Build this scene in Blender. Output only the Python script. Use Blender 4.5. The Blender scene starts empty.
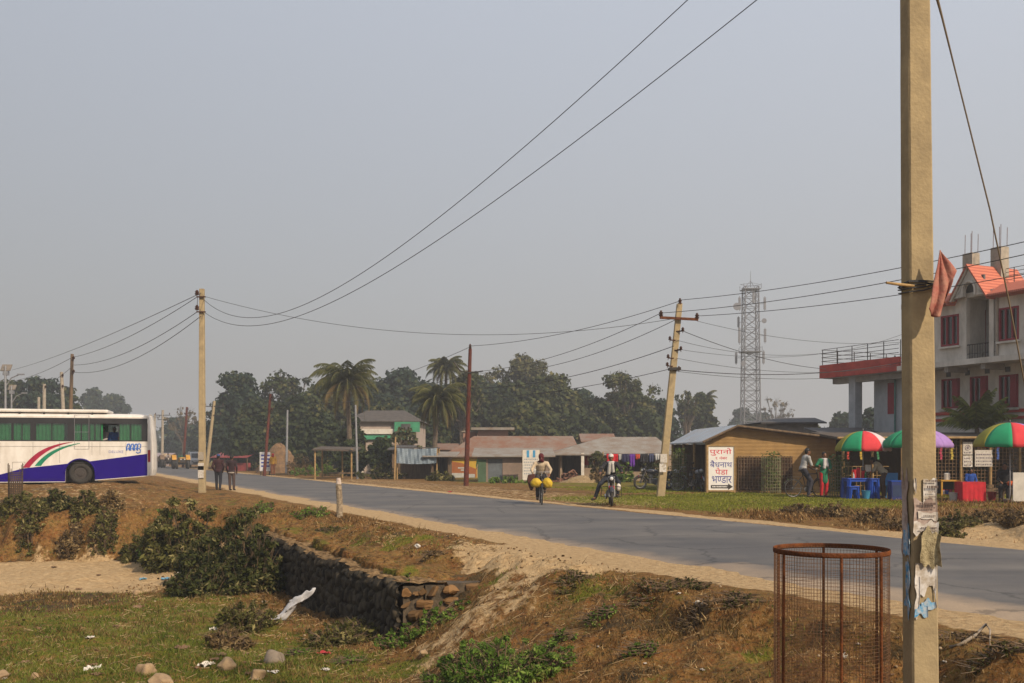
import bpy, math, random
import numpy as np
from mathutils import Vector, Matrix
R = math.radians
random.seed(7)
rng = np.random.default_rng(11)
SC = bpy.context.scene
COL = SC.collection
EYE = 1.6
F = 1000.0
HOR = 455.0

# ------------------------------------------------------------------ camera, sky, sun
cam = bpy.data.cameras.new('camera'); camo = bpy.data.objects.new('camera', cam); COL.objects.link(camo)
camo.location = (0, 0, EYE); camo.rotation_euler = (R(90), 0, 0)
cam.sensor_width = 36; cam.lens = 36 * F / 1024
cam.shift_y = (HOR - 341.5) / 1024
cam.clip_start = 0.1; cam.clip_end = 4000
SC.camera = camo

SUN_AZ, SUN_EL = 140.0, 36.0     # degrees clockwise from +Y, height
world = bpy.data.worlds.new('World'); SC.world = world; world.use_nodes = True
wn = world.node_tree; wn.nodes.clear()
sky = wn.nodes.new('ShaderNodeTexSky'); sky.sky_type = 'NISHITA'; sky.sun_disc = False
sky.sun_elevation = R(SUN_EL); sky.sun_rotation = R(SUN_AZ); sky.dust_density = 6; sky.air_density = 1.3; sky.ozone_density = 2.0
b1 = wn.nodes.new('ShaderNodeBackground'); b1.inputs[1].default_value = 0.075
wn.links.new(sky.outputs[0], b1.inputs[0])
# thick winter haze: an even grey veil in front of the blue sky
b2 = wn.nodes.new('ShaderNodeBackground'); b2.inputs[1].default_value = 1.0
wtc = wn.nodes.new('ShaderNodeTexCoord'); wsp = wn.nodes.new('ShaderNodeSeparateXYZ'); wrp = wn.nodes.new('ShaderNodeValToRGB')
wn.links.new(wtc.outputs['Generated'], wsp.inputs[0]); wn.links.new(wsp.outputs['Z'], wrp.inputs[0])
wrp.color_ramp.elements[0].position = 0.02; wrp.color_ramp.elements[0].color = (.505, .490, .470, 1)
wrp.color_ramp.elements[1].position = 0.5; wrp.color_ramp.elements[1].color = (.69, .74, .84, 1)
wn.links.new(wrp.outputs[0], b2.inputs[0])
wmm = wn.nodes.new('ShaderNodeMath'); wmm.operation = 'MULTIPLY_ADD'; wmm.inputs[1].default_value = .26; wmm.inputs[2].default_value = 1.0; wmm.use_clamp = False
wn.links.new(wsp.outputs['X'], wmm.inputs[0]); wn.links.new(wmm.outputs[0], b2.inputs[1])
mx = wn.nodes.new('ShaderNodeMixShader'); mx.inputs[0].default_value = 0.72
wo = wn.nodes.new('ShaderNodeOutputWorld')
wn.links.new(b1.outputs[0], mx.inputs[1]); wn.links.new(b2.outputs[0], mx.inputs[2]); wn.links.new(mx.outputs[0], wo.inputs[0])

sl = bpy.data.lights.new('sun', 'SUN'); sl.energy = 4.9; sl.angle = R(1.5); sl.color = (1.0, 0.82, 0.60)
so = bpy.data.objects.new('sun', sl); COL.objects.link(so)
sv = Vector((math.sin(R(SUN_AZ)) * math.cos(R(SUN_EL)), math.cos(R(SUN_AZ)) * math.cos(R(SUN_EL)), math.sin(R(SUN_EL))))
so.rotation_euler = sv.to_track_quat('Z', 'Y').to_euler(); so.location = (30, -30, 30)
vs = SC.view_settings; vs.view_transform = 'Standard'; vs.look = 'None'; vs.gamma = 1; vs.use_curve_mapping = False; vs.exposure = 0.0
SC.render.engine = 'CYCLES'
SC.cycles.use_denoising = True
SC.cycles.volume_bounces = 0; SC.cycles.max_bounces = 6; SC.cycles.transparent_max_bounces = 12

# ------------------------------------------------------------------ materials
MATS = {}
def mat(name, col, rough=0.85, col2=None, scale=3.0, amt=0.5, bump=0.0, bscale=None, metal=0.0, stretch=None, detail=6, spec=0.3, trans=0.0, coat=0.0, emit=None):
    if name in MATS: return MATS[name]
    m = bpy.data.materials.new(name); m.use_nodes = True
    nt = m.node_tree; p = nt.nodes['Principled BSDF']
    p.inputs['Roughness'].default_value = rough; p.inputs['Metallic'].default_value = metal
    p.inputs['Specular IOR Level'].default_value = spec
    if coat: p.inputs['Coat Weight'].default_value = coat; p.inputs['Coat Roughness'].default_value = .1
    c = (*col, 1)
    p.inputs['Base Color'].default_value = c
    tc = nt.nodes.new('ShaderNodeTexCoord'); mp = nt.nodes.new('ShaderNodeMapping')
    nt.links.new(tc.outputs['Object'], mp.inputs[0])
    if stretch: mp.inputs['Scale'].default_value = stretch
    if col2 is None: col2 = tuple(v * 0.72 for v in col)
    n = nt.nodes.new('ShaderNodeTexNoise'); n.inputs['Scale'].default_value = scale; n.inputs['Detail'].default_value = detail; n.inputs['Roughness'].default_value = .65
    nt.links.new(mp.outputs[0], n.inputs['Vector'])
    rp = nt.nodes.new('ShaderNodeValToRGB'); rp.color_ramp.elements[0].position = 0.5 - 0.25 * (1.1 - amt); rp.color_ramp.elements[1].position = 0.5 + .25 * (1.1 - amt)
    rp.color_ramp.elements[0].color = (*col2, 1); rp.color_ramp.elements[1].color = c
    nt.links.new(n.outputs[0], rp.inputs[0]); nt.links.new(rp.outputs[0], p.inputs['Base Color'])
    if bump:
        n2 = nt.nodes.new('ShaderNodeTexNoise'); n2.inputs['Scale'].default_value = bscale or scale * 6; n2.inputs['Detail'].default_value = 8
        nt.links.new(mp.outputs[0], n2.inputs['Vector'])
        b = nt.nodes.new('ShaderNodeBump'); b.inputs['Strength'].default_value = bump; b.inputs['Distance'].default_value = .02
        nt.links.new(n2.outputs[0], b.inputs['Height']); nt.links.new(b.outputs[0], p.inputs['Normal'])
    if emit: p.inputs['Emission Color'].default_value = (*emit, 1); p.inputs['Emission Strength'].default_value = 1
    MATS[name] = m
    return m
def leafmat(name, a, b, rough=.7, nscale=.35, c3=None):
    """leaves: hue varies from leaf to leaf, thin leaves let some light through"""
    if name in MATS: return MATS[name]
    m = bpy.data.materials.new(name); m.use_nodes = True
    nt = m.node_tree; p = nt.nodes['Principled BSDF']; out = nt.nodes['Material Output']
    g = nt.nodes.new('ShaderNodeNewGeometry'); rp = nt.nodes.new('ShaderNodeValToRGB')
    rp.color_ramp.elements[0].color = (*a, 1); rp.color_ramp.elements[1].color = (*b, 1)
    tcc = nt.nodes.new('ShaderNodeTexCoord'); nz = nt.nodes.new('ShaderNodeTexNoise'); nz.inputs['Scale'].default_value = nscale; nz.inputs['Detail'].default_value = 3
    nt.links.new(tcc.outputs['Object'], nz.inputs['Vector'])
    mr = nt.nodes.new('ShaderNodeMapRange'); mr.inputs[1].default_value = .32; mr.inputs[2].default_value = .68; mr.inputs[3].default_value = -.35; mr.inputs[4].default_value = .35; nt.links.new(nz.outputs[0], mr.inputs[0])
    ad = nt.nodes.new('ShaderNodeMath'); ad.operation = 'ADD'; ad.use_clamp = True; nt.links.new(g.outputs['Random Per Island'], ad.inputs[0]); nt.links.new(mr.outputs[0], ad.inputs[1])
    if c3:
        e3 = rp.color_ramp.elements.new(.86); e3.color = (*b, 1); rp.color_ramp.elements[2].color = (*c3, 1)
    nt.links.new(ad.outputs[0], rp.inputs[0]); nt.links.new(rp.outputs[0], p.inputs['Base Color'])
    p.inputs['Roughness'].default_value = rough; p.inputs['Specular IOR Level'].default_value = .15
    t = nt.nodes.new('ShaderNodeBsdfTranslucent'); nt.links.new(rp.outputs[0], t.inputs[0])
    x = nt.nodes.new('ShaderNodeMixShader'); x.inputs[0].default_value = .25
    nt.links.new(p.outputs[0], x.inputs[1]); nt.links.new(t.outputs[0], x.inputs[2]); nt.links.new(x.outputs[0], out.inputs[0])
    MATS[name] = m
    return m
def glassmat(name, tint=(.6, .7, .7), tr=.75):
    if name in MATS: return MATS[name]
    m = bpy.data.materials.new(name); m.use_nodes = True
    nt = m.node_tree; out = nt.nodes['Material Output']; nt.nodes.remove(nt.nodes['Principled BSDF'])
    a = nt.nodes.new('ShaderNodeBsdfTransparent'); a.inputs[0].default_value = (*tint, 1)
    g = nt.nodes.new('ShaderNodeBsdfGlossy'); g.inputs[1].default_value = .05
    x = nt.nodes.new('ShaderNodeMixShader'); x.inputs[0].default_value = 1 - tr
    x.inputs[0].default_value = .10
    nt.links.new(a.outputs[0], x.inputs[1]); nt.links.new(g.outputs[0], x.inputs[2]); nt.links.new(x.outputs[0], out.inputs[0])
    MATS[name] = m
    return m
def stripemat(name, c1, c2, scale, axis='X', sharp=.5, rough=.7, noisecol=None, namt=.3, bump=.4, metal=0):
    """corrugations, woven mats, boards: a wave along one object axis with weathering over it"""
    if name in MATS: return MATS[name]
    m = bpy.data.materials.new(name); m.use_nodes = True
    nt = m.node_tree; p = nt.nodes['Principled BSDF']; p.inputs['Roughness'].default_value = rough; p.inputs['Metallic'].default_value = metal
    p.inputs['Specular IOR Level'].default_value = .25
    tc = nt.nodes.new('ShaderNodeTexCoord')
    w = nt.nodes.new('ShaderNodeTexWave'); w.bands_direction = axis; w.inputs['Scale'].default_value = scale; w.inputs['Distortion'].default_value = .6; w.inputs['Detail'].default_value = 3; w.inputs['Detail Scale'].default_value = 2
    nt.links.new(tc.outputs['Object'], w.inputs['Vector'])
    rp = nt.nodes.new('ShaderNodeValToRGB'); rp.color_ramp.elements[0].position = sharp - .3; rp.color_ramp.elements[1].position = sharp + .3
    rp.color_ramp.elements[0].color = (*c2, 1); rp.color_ramp.elements[1].color = (*c1, 1)
    nt.links.new(w.outputs[0], rp.inputs[0])
    n = nt.nodes.new('ShaderNodeTexNoise'); n.inputs['Scale'].default_value = 1.3; n.inputs['Detail'].default_value = 8; n.inputs['Roughness'].default_value = .7
    nt.links.new(tc.outputs['Object'], n.inputs['Vector'])
    r2 = nt.nodes.new('ShaderNodeValToRGB'); r2.color_ramp.elements[0].position = .42; r2.color_ramp.elements[1].position = .6
    nt.links.new(n.outputs[0], r2.inputs[0])
    mm = nt.nodes.new('ShaderNodeMath'); mm.operation = 'MULTIPLY'; mm.inputs[1].default_value = namt
    nt.links.new(r2.outputs[0], mm.inputs[0])
    mix = nt.nodes.new('ShaderNodeMix'); mix.data_type = 'RGBA'
    nt.links.new(mm.outputs[0], mix.inputs[0]); nt.links.new(rp.outputs[0], mix.inputs[6]); mix.inputs[7].default_value = (*(noisecol or tuple(v * .5 for v in c1)), 1)
    nt.links.new(mix.outputs[2], p.inputs['Base Color'])
    b = nt.nodes.new('ShaderNodeBump'); b.inputs['Strength'].default_value = bump; b.inputs['Distance'].default_value = .03
    nt.links.new(w.outputs[0], b.inputs['Height']); nt.links.new(b.outputs[0], p.inputs['Normal'])
    MATS[name] = m
    return m

# ------------------------------------------------------------------ mesh helpers
def frame_of(d):
    d = Vector(d).normalized()
    a = Vector((0, 0, 1)) if abs(d.z) < .95 else Vector((1, 0, 0))
    x = a.cross(d).normalized(); y = d.cross(x)
    return x, y, d
class MB:
    def __init__(s): s.v = []; s.f = []; s.m = []; s.cur = 0
    def add(s, vs, fs):
        k = len(s.v); s.v += [tuple(v) for v in vs]; s.f += [tuple(i + k for i in f) for f in fs]; s.m += [s.cur] * len(fs); return s
    def mat(s, i): s.cur = i; return s
    def box(s, c, size, rz=0, mtx=None):
        hx, hy, hz = size[0] / 2, size[1] / 2, size[2] / 2
        P = [Vector((x * hx, y * hy, z * hz)) for z in (-1, 1) for y in (-1, 1) for x in (-1, 1)]
        M = mtx or Matrix.Rotation(rz, 3, 'Z')
        c = Vector(c)
        return s.add([c + M @ p for p in P], [(0, 2, 3, 1), (4, 5, 7, 6), (0, 1, 5, 4), (2, 6, 7, 3), (0, 4, 6, 2), (1, 3, 7, 5)])
    def bb(s, x0, x1, y0, y1, z0, z1): return s.box(((x0 + x1) / 2, (y0 + y1) / 2, (z0 + z1) / 2), (x1 - x0, y1 - y0, z1 - z0))
    def tube(s, pts, r, n=8, cap=True, sx=1.0):
        pts = [Vector(p) for p in pts]; rs = r if hasattr(r, '__len__') else [r] * len(pts)
        vs = []; x = None
        for i, p in enumerate(pts):
            d = (pts[min(i + 1, len(pts) - 1)] - pts[max(i - 1, 0)])
            if d.length < 1e-9: d = Vector((0, 0, 1))
            d.normalize()
            if x is None: x, y, _ = frame_of(d)
            else:
                x = (x - d * x.dot(d)).normalized(); y = d.cross(x)
            for k in range(n):
                a = 2 * math.pi * k / n
                vs.append(p + x * (math.cos(a) * rs[i] * sx) + y * (math.sin(a) * rs[i]))
        fs = [(i * n + k, i * n + (k + 1) % n, (i + 1) * n + (k + 1) % n, (i + 1) * n + k) for i in range(len(pts) - 1) for k in range(n)]
        if cap: fs += [tuple(reversed(range(n))), tuple((len(pts) - 1) * n + k for k in range(n))]
        return s.add(vs, fs)
    def ring(s, c, rad, r, axis=(0, 0, 1), n=28, m=6, sz=None):
        X, Y, Z = frame_of(axis); c = Vector(c); sz = sz or r
        vs = []
        for i in range(n):
            a = 2 * math.pi * i / n; d = X * math.cos(a) + Y * math.sin(a)
            for k in range(m):
                b = 2 * math.pi * (k + .5) / m
                vs.append(c + d * (rad + math.cos(b) * r) + Z * math.sin(b) * sz)
        fs = [(i * m + k, ((i + 1) % n) * m + k, ((i + 1) % n) * m + (k + 1) % m, i * m + (k + 1) % m) for i in range(n) for k in range(m)]
        return s.add(vs, fs)
    def cyl(s, c, axis, r, h, n=16, r2=None):
        a = Vector(axis).normalized() * h / 2; c = Vector(c)
        return s.tube([c - a, c + a], [r, r if r2 is None else r2], n)
    def ellip(s, c, rad, M=None, n=12, m=8):
        c = Vector(c); M = M or Matrix.Identity(3); vs = [c + M @ Vector((0, 0, -rad[2]))]
        for j in range(1, m):
            th = math.pi * j / m - math.pi / 2
            for i in range(n):
                a = 2 * math.pi * i / n
                vs.append(c + M @ Vector((rad[0] * math.cos(th) * math.cos(a), rad[1] * math.cos(th) * math.sin(a), rad[2] * math.sin(th))))
        vs.append(c + M @ Vector((0, 0, rad[2]))); L = len(vs) - 1
        fs = [(0, 1 + (i + 1) % n, 1 + i) for i in range(n)]
        for j in range(m - 2):
            for i in range(n):
                a = 1 + j * n; fs.append((a + i, a + (i + 1) % n, a + n + (i + 1) % n, a + n + i))
        a = 1 + (m - 2) * n; fs += [(a + i, a + (i + 1) % n, L) for i in range(n)]
        return s.add(vs, fs)
    def cap(s, a, b, ra, rb, n=10):
        s.ellip(a, (ra,) * 3, n=n, m=6); s.ellip(b, (rb,) * 3, n=n, m=6)
        return s.tube([a, b], [ra, rb], n)
    def prism(s, poly, y0, y1, M=None):
        """poly in (x,z), extruded along y"""
        n = len(poly); vs = [Vector((x, y0, z)) for x, z in poly] + [Vector((x, y1, z)) for x, z in poly]
        if M: vs = [M @ v for v in vs]
        return s.add(vs, [tuple(range(n)), tuple(reversed(range(n, 2 * n)))] + [(i, i + n, (i + 1) % n + n, (i + 1) % n) for i in range(n)])
    def slab(s, quad, th):
        """four 3D corners, thickness downwards"""
        q = [Vector(p) for p in quad]; d = Vector((0, 0, -th))
        vs = q + [p + d for p in q]
        return s.add(vs, [(0, 1, 2, 3), (7, 6, 5, 4)] + [(i, i + 4, (i + 1) % 4 + 4, (i + 1) % 4) for i in range(4)])
    def build(s, name, mats, parent=None, smooth=False, bevel=0, loc=None, rz=0):
        me = bpy.data.meshes.new(name); me.from_pydata(s.v, [], s.f)
        if not isinstance(mats, (list, tuple)): mats = [mats]
        for m in mats: me.materials.append(m)
        if len(mats) > 1: me.polygons.foreach_set('material_index', s.m)
        if smooth: me.polygons.foreach_set('use_smooth', [True] * len(me.polygons))
        me.update()
        import bmesh
        if len(me.polygons) < 60000:
            bm = bmesh.new(); bm.from_mesh(me); bmesh.ops.recalc_face_normals(bm, faces=bm.faces); bm.to_mesh(me); bm.free()
        o = bpy.data.objects.new(name, me); COL.objects.link(o)
        if parent is not None: o.parent = parent
        if loc is not None: o.location = loc
        if rz: o.rotation_euler.z = rz
        if bevel:
            b = o.modifiers.new('bevel', 'BEVEL'); b.width = bevel; b.segments = 2; b.limit_method = 'ANGLE'
        return o
def tag(o, label=None, cat=None, group=None, kind=None):
    if label: o['label'] = label
    if cat: o['category'] = cat
    if group: o['group'] = group
    if kind: o['kind'] = kind
    return o
def thing(name, loc, rz, label, cat, group=None):
    o = bpy.data.objects.new(name, None); COL.objects.link(o); o.location = loc; o.rotation_euler = (0, 0, rz)
    o.empty_display_size = .2
    return tag(o, label, cat, group)
def copy_tree(o, parent=None):
    c = o.copy(); COL.objects.link(c)
    if parent is not None: c.parent = parent
    for ch in list(o.children): copy_tree(ch, c)
    return c
def at(px, py, Y): return Vector(((px - 512) / F * Y, Y, EYE + (HOR - py) / F * Y))
def npmesh(name, V, faces_n, mats, parent=None, smooth=False):
    """V: (N, k, 3) polygons of k corners each"""
    N, k, _ = V.shape
    me = bpy.data.meshes.new(name); me.vertices.add(N * k); me.vertices.foreach_set('co', V.reshape(-1).astype(np.float32))
    me.loops.add(N * k); me.loops.foreach_set('vertex_index', np.arange(N * k, dtype=np.int32))
    me.polygons.add(N); me.polygons.foreach_set('loop_start', np.arange(0, N * k, k, dtype=np.int32)); me.polygons.foreach_set('loop_total', np.full(N, k, dtype=np.int32))
    me.update(calc_edges=True)
    for m in (mats if isinstance(mats, (list, tuple)) else [mats]): me.materials.append(m)
    o = bpy.data.objects.new(name, me); COL.objects.link(o)
    if parent is not None: o.parent = parent
    return o
def leaf_quads(C, N, size, rg, asp=.55):
    """rhombic leaves: centres C, rough normals N"""
    n = len(C); N = N + rg.normal(0, .55, (n, 3)); N /= np.linalg.norm(N, axis=1)[:, None] + 1e-9
    A = rg.normal(0, 1, (n, 3)); A -= (A * N).sum(1)[:, None] * N; A /= np.linalg.norm(A, axis=1)[:, None] + 1e-9
    B = np.cross(N, A); s = (size * rg.uniform(.55, 1.35, n))[:, None]
    return np.stack([C - A * s, C + B * s * asp, C + A * s, C - B * s * asp], 1)

# value noise
def _h(i, j, k=0):
    x = (i * 374761393 + j * 668265263 + k * 2147483647) & 0xFFFFFFFF
    x = ((x ^ (x >> 13)) * 1274126177) & 0xFFFFFFFF
    return ((x ^ (x >> 16)) & 0xFFFF) / 65535.0
def vnoise(x, y, k=0):
    x = np.asarray(x, float); y = np.asarray(y, float)
    xi = np.floor(x).astype(np.int64); yi = np.floor(y).astype(np.int64); u = x - xi; v = y - yi
    u = u * u * (3 - 2 * u); v = v * v * (3 - 2 * v)
    a = _h(xi, yi, k); b = _h(xi + 1, yi, k); c = _h(xi, yi + 1, k); d = _h(xi + 1, yi + 1, k)
    return (a * (1 - u) + b * u) * (1 - v) + (c * (1 - u) + d * u) * v * 1.0
def fbm(x, y, o=4, k=0):
    s = 0; a = .5
    for i in range(o): s = s + a * (vnoise(x * 2 ** i, y * 2 ** i, k + i * 7) - .5); a *= .5
    return s
def sm(a, b, x):
    t = np.clip((np.asarray(x, float) - a) / (b - a), 0, 1); return t * t * (3 - 2 * t)

# ------------------------------------------------------------------ terrain
DX, DY = -0.4179, 0.9085      # direction the road runs away in
T_NEAR, T_FAR = 8.16, 15.1
def st(x, y): return DX * x + DY * y, DY * x - DX * y     # s along, t across (to the right)
def xy(s, t): return s * DX + t * DY, s * DY - t * DX
WALL_T, WALL_S0, WALL_S1 = 4.62, 13.7, 25.5
def hgt(x, y):
    x = np.asarray(x, float); y = np.asarray(y, float)
    s, t = st(x, y)
    n1 = fbm(x * .45, y * .45, 3, 3); n2 = fbm(x * 1.6, y * 1.6, 4, 9); n3 = fbm(x * 5, y * 5, 3, 21)
    low = -1.2 + n1 * .25 - .1 * sm(14, 22, y)
    wob = n1 * 1.6 + n2 * .5
    # slope that leads down from the road on the camera's side
    k = sm(9, 13, s)
    edge = 7.0 - .35 * k + wob * .5; width = 4.6 - 1.9 * k
    p1 = sm(0, 1, (edge - t) / width)
    far = sm(24.5, 27.5, s)
    p3 = sm(0, 1, (5.6 + wob * .5 - t) / 2.6)
    terr = .24 * (1 - sm(WALL_T + .5, 6.9, t)) / 1.25
    p2 = np.where(t < WALL_T + .15, 1.0, terr)
    inw = (s > WALL_S0 + .25) & (s < WALL_S1)
    pt = np.where(inw, p2, np.where(s < WALL_S0 + .3, p1, p3))
    pt = pt * (1 - far) + p3 * far
    py = 1 - sm(0, 1, (y - 27.2 - n1 * 4.0 - n2 * 1.2) / 1.5)
    mound = 1 - sm(3.2, 9.2, y + n1)
    P = np.minimum(pt, py) * (1 - mound)
    z = low * P
    z = z + .28 * sm(29, 40, y) * (1 - sm(3.2, 6.4, t))
    # scarp lip and hummocks off the shoulder
    off = (1 - sm(6.4, 7.3, t)) * (1 - sm(60, 90, y)); 
    rid = 1 - np.abs(2 * vnoise(x * 1.25 + n2, y * 1.25, 31) - 1); rid2 = 1 - np.abs(2 * vnoise(x * 3.1, y * 3.1 + n2, 32) - 1)
    near_s = 1 - sm(26, 34, s)
    z = z + off * (n2 * .34 + n3 * .12 + ((rid - .5) * .17 + (rid2 - .5) * .07) * near_s) * np.where(P > .9, .38, 1.0)
    z = z - .16 * (1 - sm(6.45, 6.7, t + wob * .7)) * (1 - sm(11, 12.5, s)) * (1 - mound) * sm(4.5, 6.0, t)
    # far side
    r = sm(15.8, 17.2, t)
    nearr = 1 - sm(13, 20, s)
    z = z + r * nearr * (-.28 * (1 - sm(16.8, 19.2, t + wob * .5)) + .22 * sm(17.5, 20.5, t + wob))
    z = z + r * (1 - sm(22, 26, t)) * (n2 * .30 * (nearr * .9 + .1) + n3 * .09 * nearr)
    z = z + .06 * r
    # keep the ground below the road
    flat = sm(T_NEAR - .5, T_NEAR, t) * (1 - sm(T_FAR, T_FAR + .5, t))
    z = z * (1 - flat) + flat * (n2 * .03 + n3 * .015)
    road = sm(T_NEAR + .45, T_NEAR + 1.0, t) * (1 - sm(T_FAR - 1.0, T_FAR - .45, t))
    z = z - .06 * road
    return z
def Z(x, y): return float(hgt(np.array([x]), np.array([y]))[0])

def axis_lines(lo, flo, fhi, hi, step):
    a = list(np.arange(flo, fhi, step)); d = step; v = flo
    L = []
    while v > lo: d *= 1.035; v -= d; L.append(v)
    d = step; v = a[-1]; Rr = []
    while v < hi: d *= 1.028; v += d; Rr.append(v)
    return np.array(L[::-1] + a + Rr)
gx = axis_lines(-900, -17, 13, 900, .085); gy = axis_lines(-60, 6, 31, 1500, .085)
GX, GY = np.meshgrid(gx, gy); GZ = hgt(GX, GY)
nx, ny = len(gx), len(gy)
gm = bpy.data.meshes.new('ground')
gm.vertices.add(nx * ny); gm.vertices.foreach_set('co', np.stack([GX, GY, GZ], -1).reshape(-1).astype(np.float32))
idx = np.arange(nx * ny).reshape(ny, nx)
q = np.stack([idx[:-1, :-1], idx[:-1, 1:], idx[1:, 1:], idx[1:, :-1]], -1).reshape(-1, 4)
gm.loops.add(q.size); gm.loops.foreach_set('vertex_index', q.reshape(-1).astype(np.int32))
gm.polygons.add(len(q)); gm.polygons.foreach_set('loop_start', np.arange(0, q.size, 4, dtype=np.int32)); gm.polygons.foreach_set('loop_total', np.full(len(q), 4, dtype=np.int32))
gm.polygons.foreach_set('use_smooth', np.ones(len(q), dtype=bool))
gm.update(calc_edges=True)
def masks(x, y):
    s, t = st(x, y)
    n = fbm(x * .5, y * .5, 4, 40); n2 = fbm(x * 1.7, y * 1.7, 4, 50)
    w = n * 1.2 + n2 * .5
    sand = sm(7.15, 7.6, t + w * .55 - .25 * (1 - sm(9, 12, s))) * (1 - sm(8.6, 8.9, t))
    sand = np.maximum(sand, sm(14.9, 15.0, t) * (1 - sm(15.35, 15.9, t + w * .5)))
    sand = np.maximum(sand, sm(15, 16, t) * (1 - sm(18, 20.5, t + w * 2)) * sm(24, 27, s) * (1 - sm(60, 70, s)) * .42)
    # pale bare patch and the trodden way down beside the wall end
    sand = np.maximum(sand, sm(5.5, 6.3, t + w) * sm(11.2, 12.6, s + w) * (1 - sm(15.4, 17.0, s + w * 2)) * .95)
    pth = np.abs(s - (12.6 - (6.2 - t) * .5) + w * 1.6)
    sand = np.maximum(sand, (1 - sm(.2, 1.5, pth)) * sm(3.0, 4.6, t) * (1 - sm(6.3, 7, t)) * .52)
    # sandy floor at the far left of the hollow
    sand = np.maximum(sand, sm(19.8, 22.3, y + w * 1.4 + (x + 9) * -.12) * (1 - sm(26.6, 27.6, y + w)) * (1 - sm(-8.3, -6.2, x + w * 2)))
    sand = np.maximum(sand, sm(29, 31, y) * (1 - sm(1, 7.5, t)) * .35)
    green = sm(10, 12.5, y) * (1 - sm(19.5, 22, y + w * 2)) * (1 - sm(2.6, 4.3, t + w)) * sm(-.36, .0, n + .14)
    green = np.maximum(green, sm(16.0, 16.7, t + w) * (1 - sm(25, 27, t)) * sm(20.0, 23.5, s + w * 2) * (1 - sm(31, 35, s + w * 2)))
    green = np.maximum(green, sm(20.3, 21.3, t + w * 1.5) * sm(-.3, .05, n) * sm(34, 36, s) * .9)
    green = np.maximum(green, sm(25, 32, t) * .8 * sm(-.25, .15, n))
    green = np.maximum(green, .55 * sm(0.0, .2, n2) * sm(14, 20, s) * (1 - sm(6.0, 6.9, t)) * sm(4.6, 5, t))
    green = np.maximum(green, .8 * sm(28, 30, y) * (1 - sm(-12, -3, t)) )
    green = np.maximum(green, .8 * sm(.03, .16, fbm(x * 1.1, y * 1.1, 3, 47)) * sm(7.5, 9.0, y) * (1 - sm(6.2, 6.8, t)) * (1 - sm(18, 22, y)))
    green = np.maximum(green, .75 * sm(.0, .15, n) * sm(7.5, 9.5, y) * (1 - sm(11.5, 13.5, y)) * (1 - sm(5.6, 6.4, t)))
    deb = sm(17.0, 18.6, y + w) * (1 - sm(20.2, 22.2, y + w)) * (1 - sm(-8.5, -6.0, x + w * 2)); green = green * (1 - .85 * deb)
    dark = sm(-.02, .2, n2) * (1 - sm(6.6, 7.2, t)) * .7
    dark = np.maximum(dark, deb * .75)
    dark = np.maximum(dark, sm(0, .2, n2) * sm(16.5, 17.5, t) * (1 - sm(14, 18, s)))
    return sand, green, dark
sa, gr, dk = masks(GX, GY)
ca = gm.color_attributes.new('zones', 'FLOAT_COLOR', 'POINT')
ca.data.foreach_set('color', np.stack([sa, gr, dk, np.ones_like(sa)], -1).reshape(-1).astype(np.float32))

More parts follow.
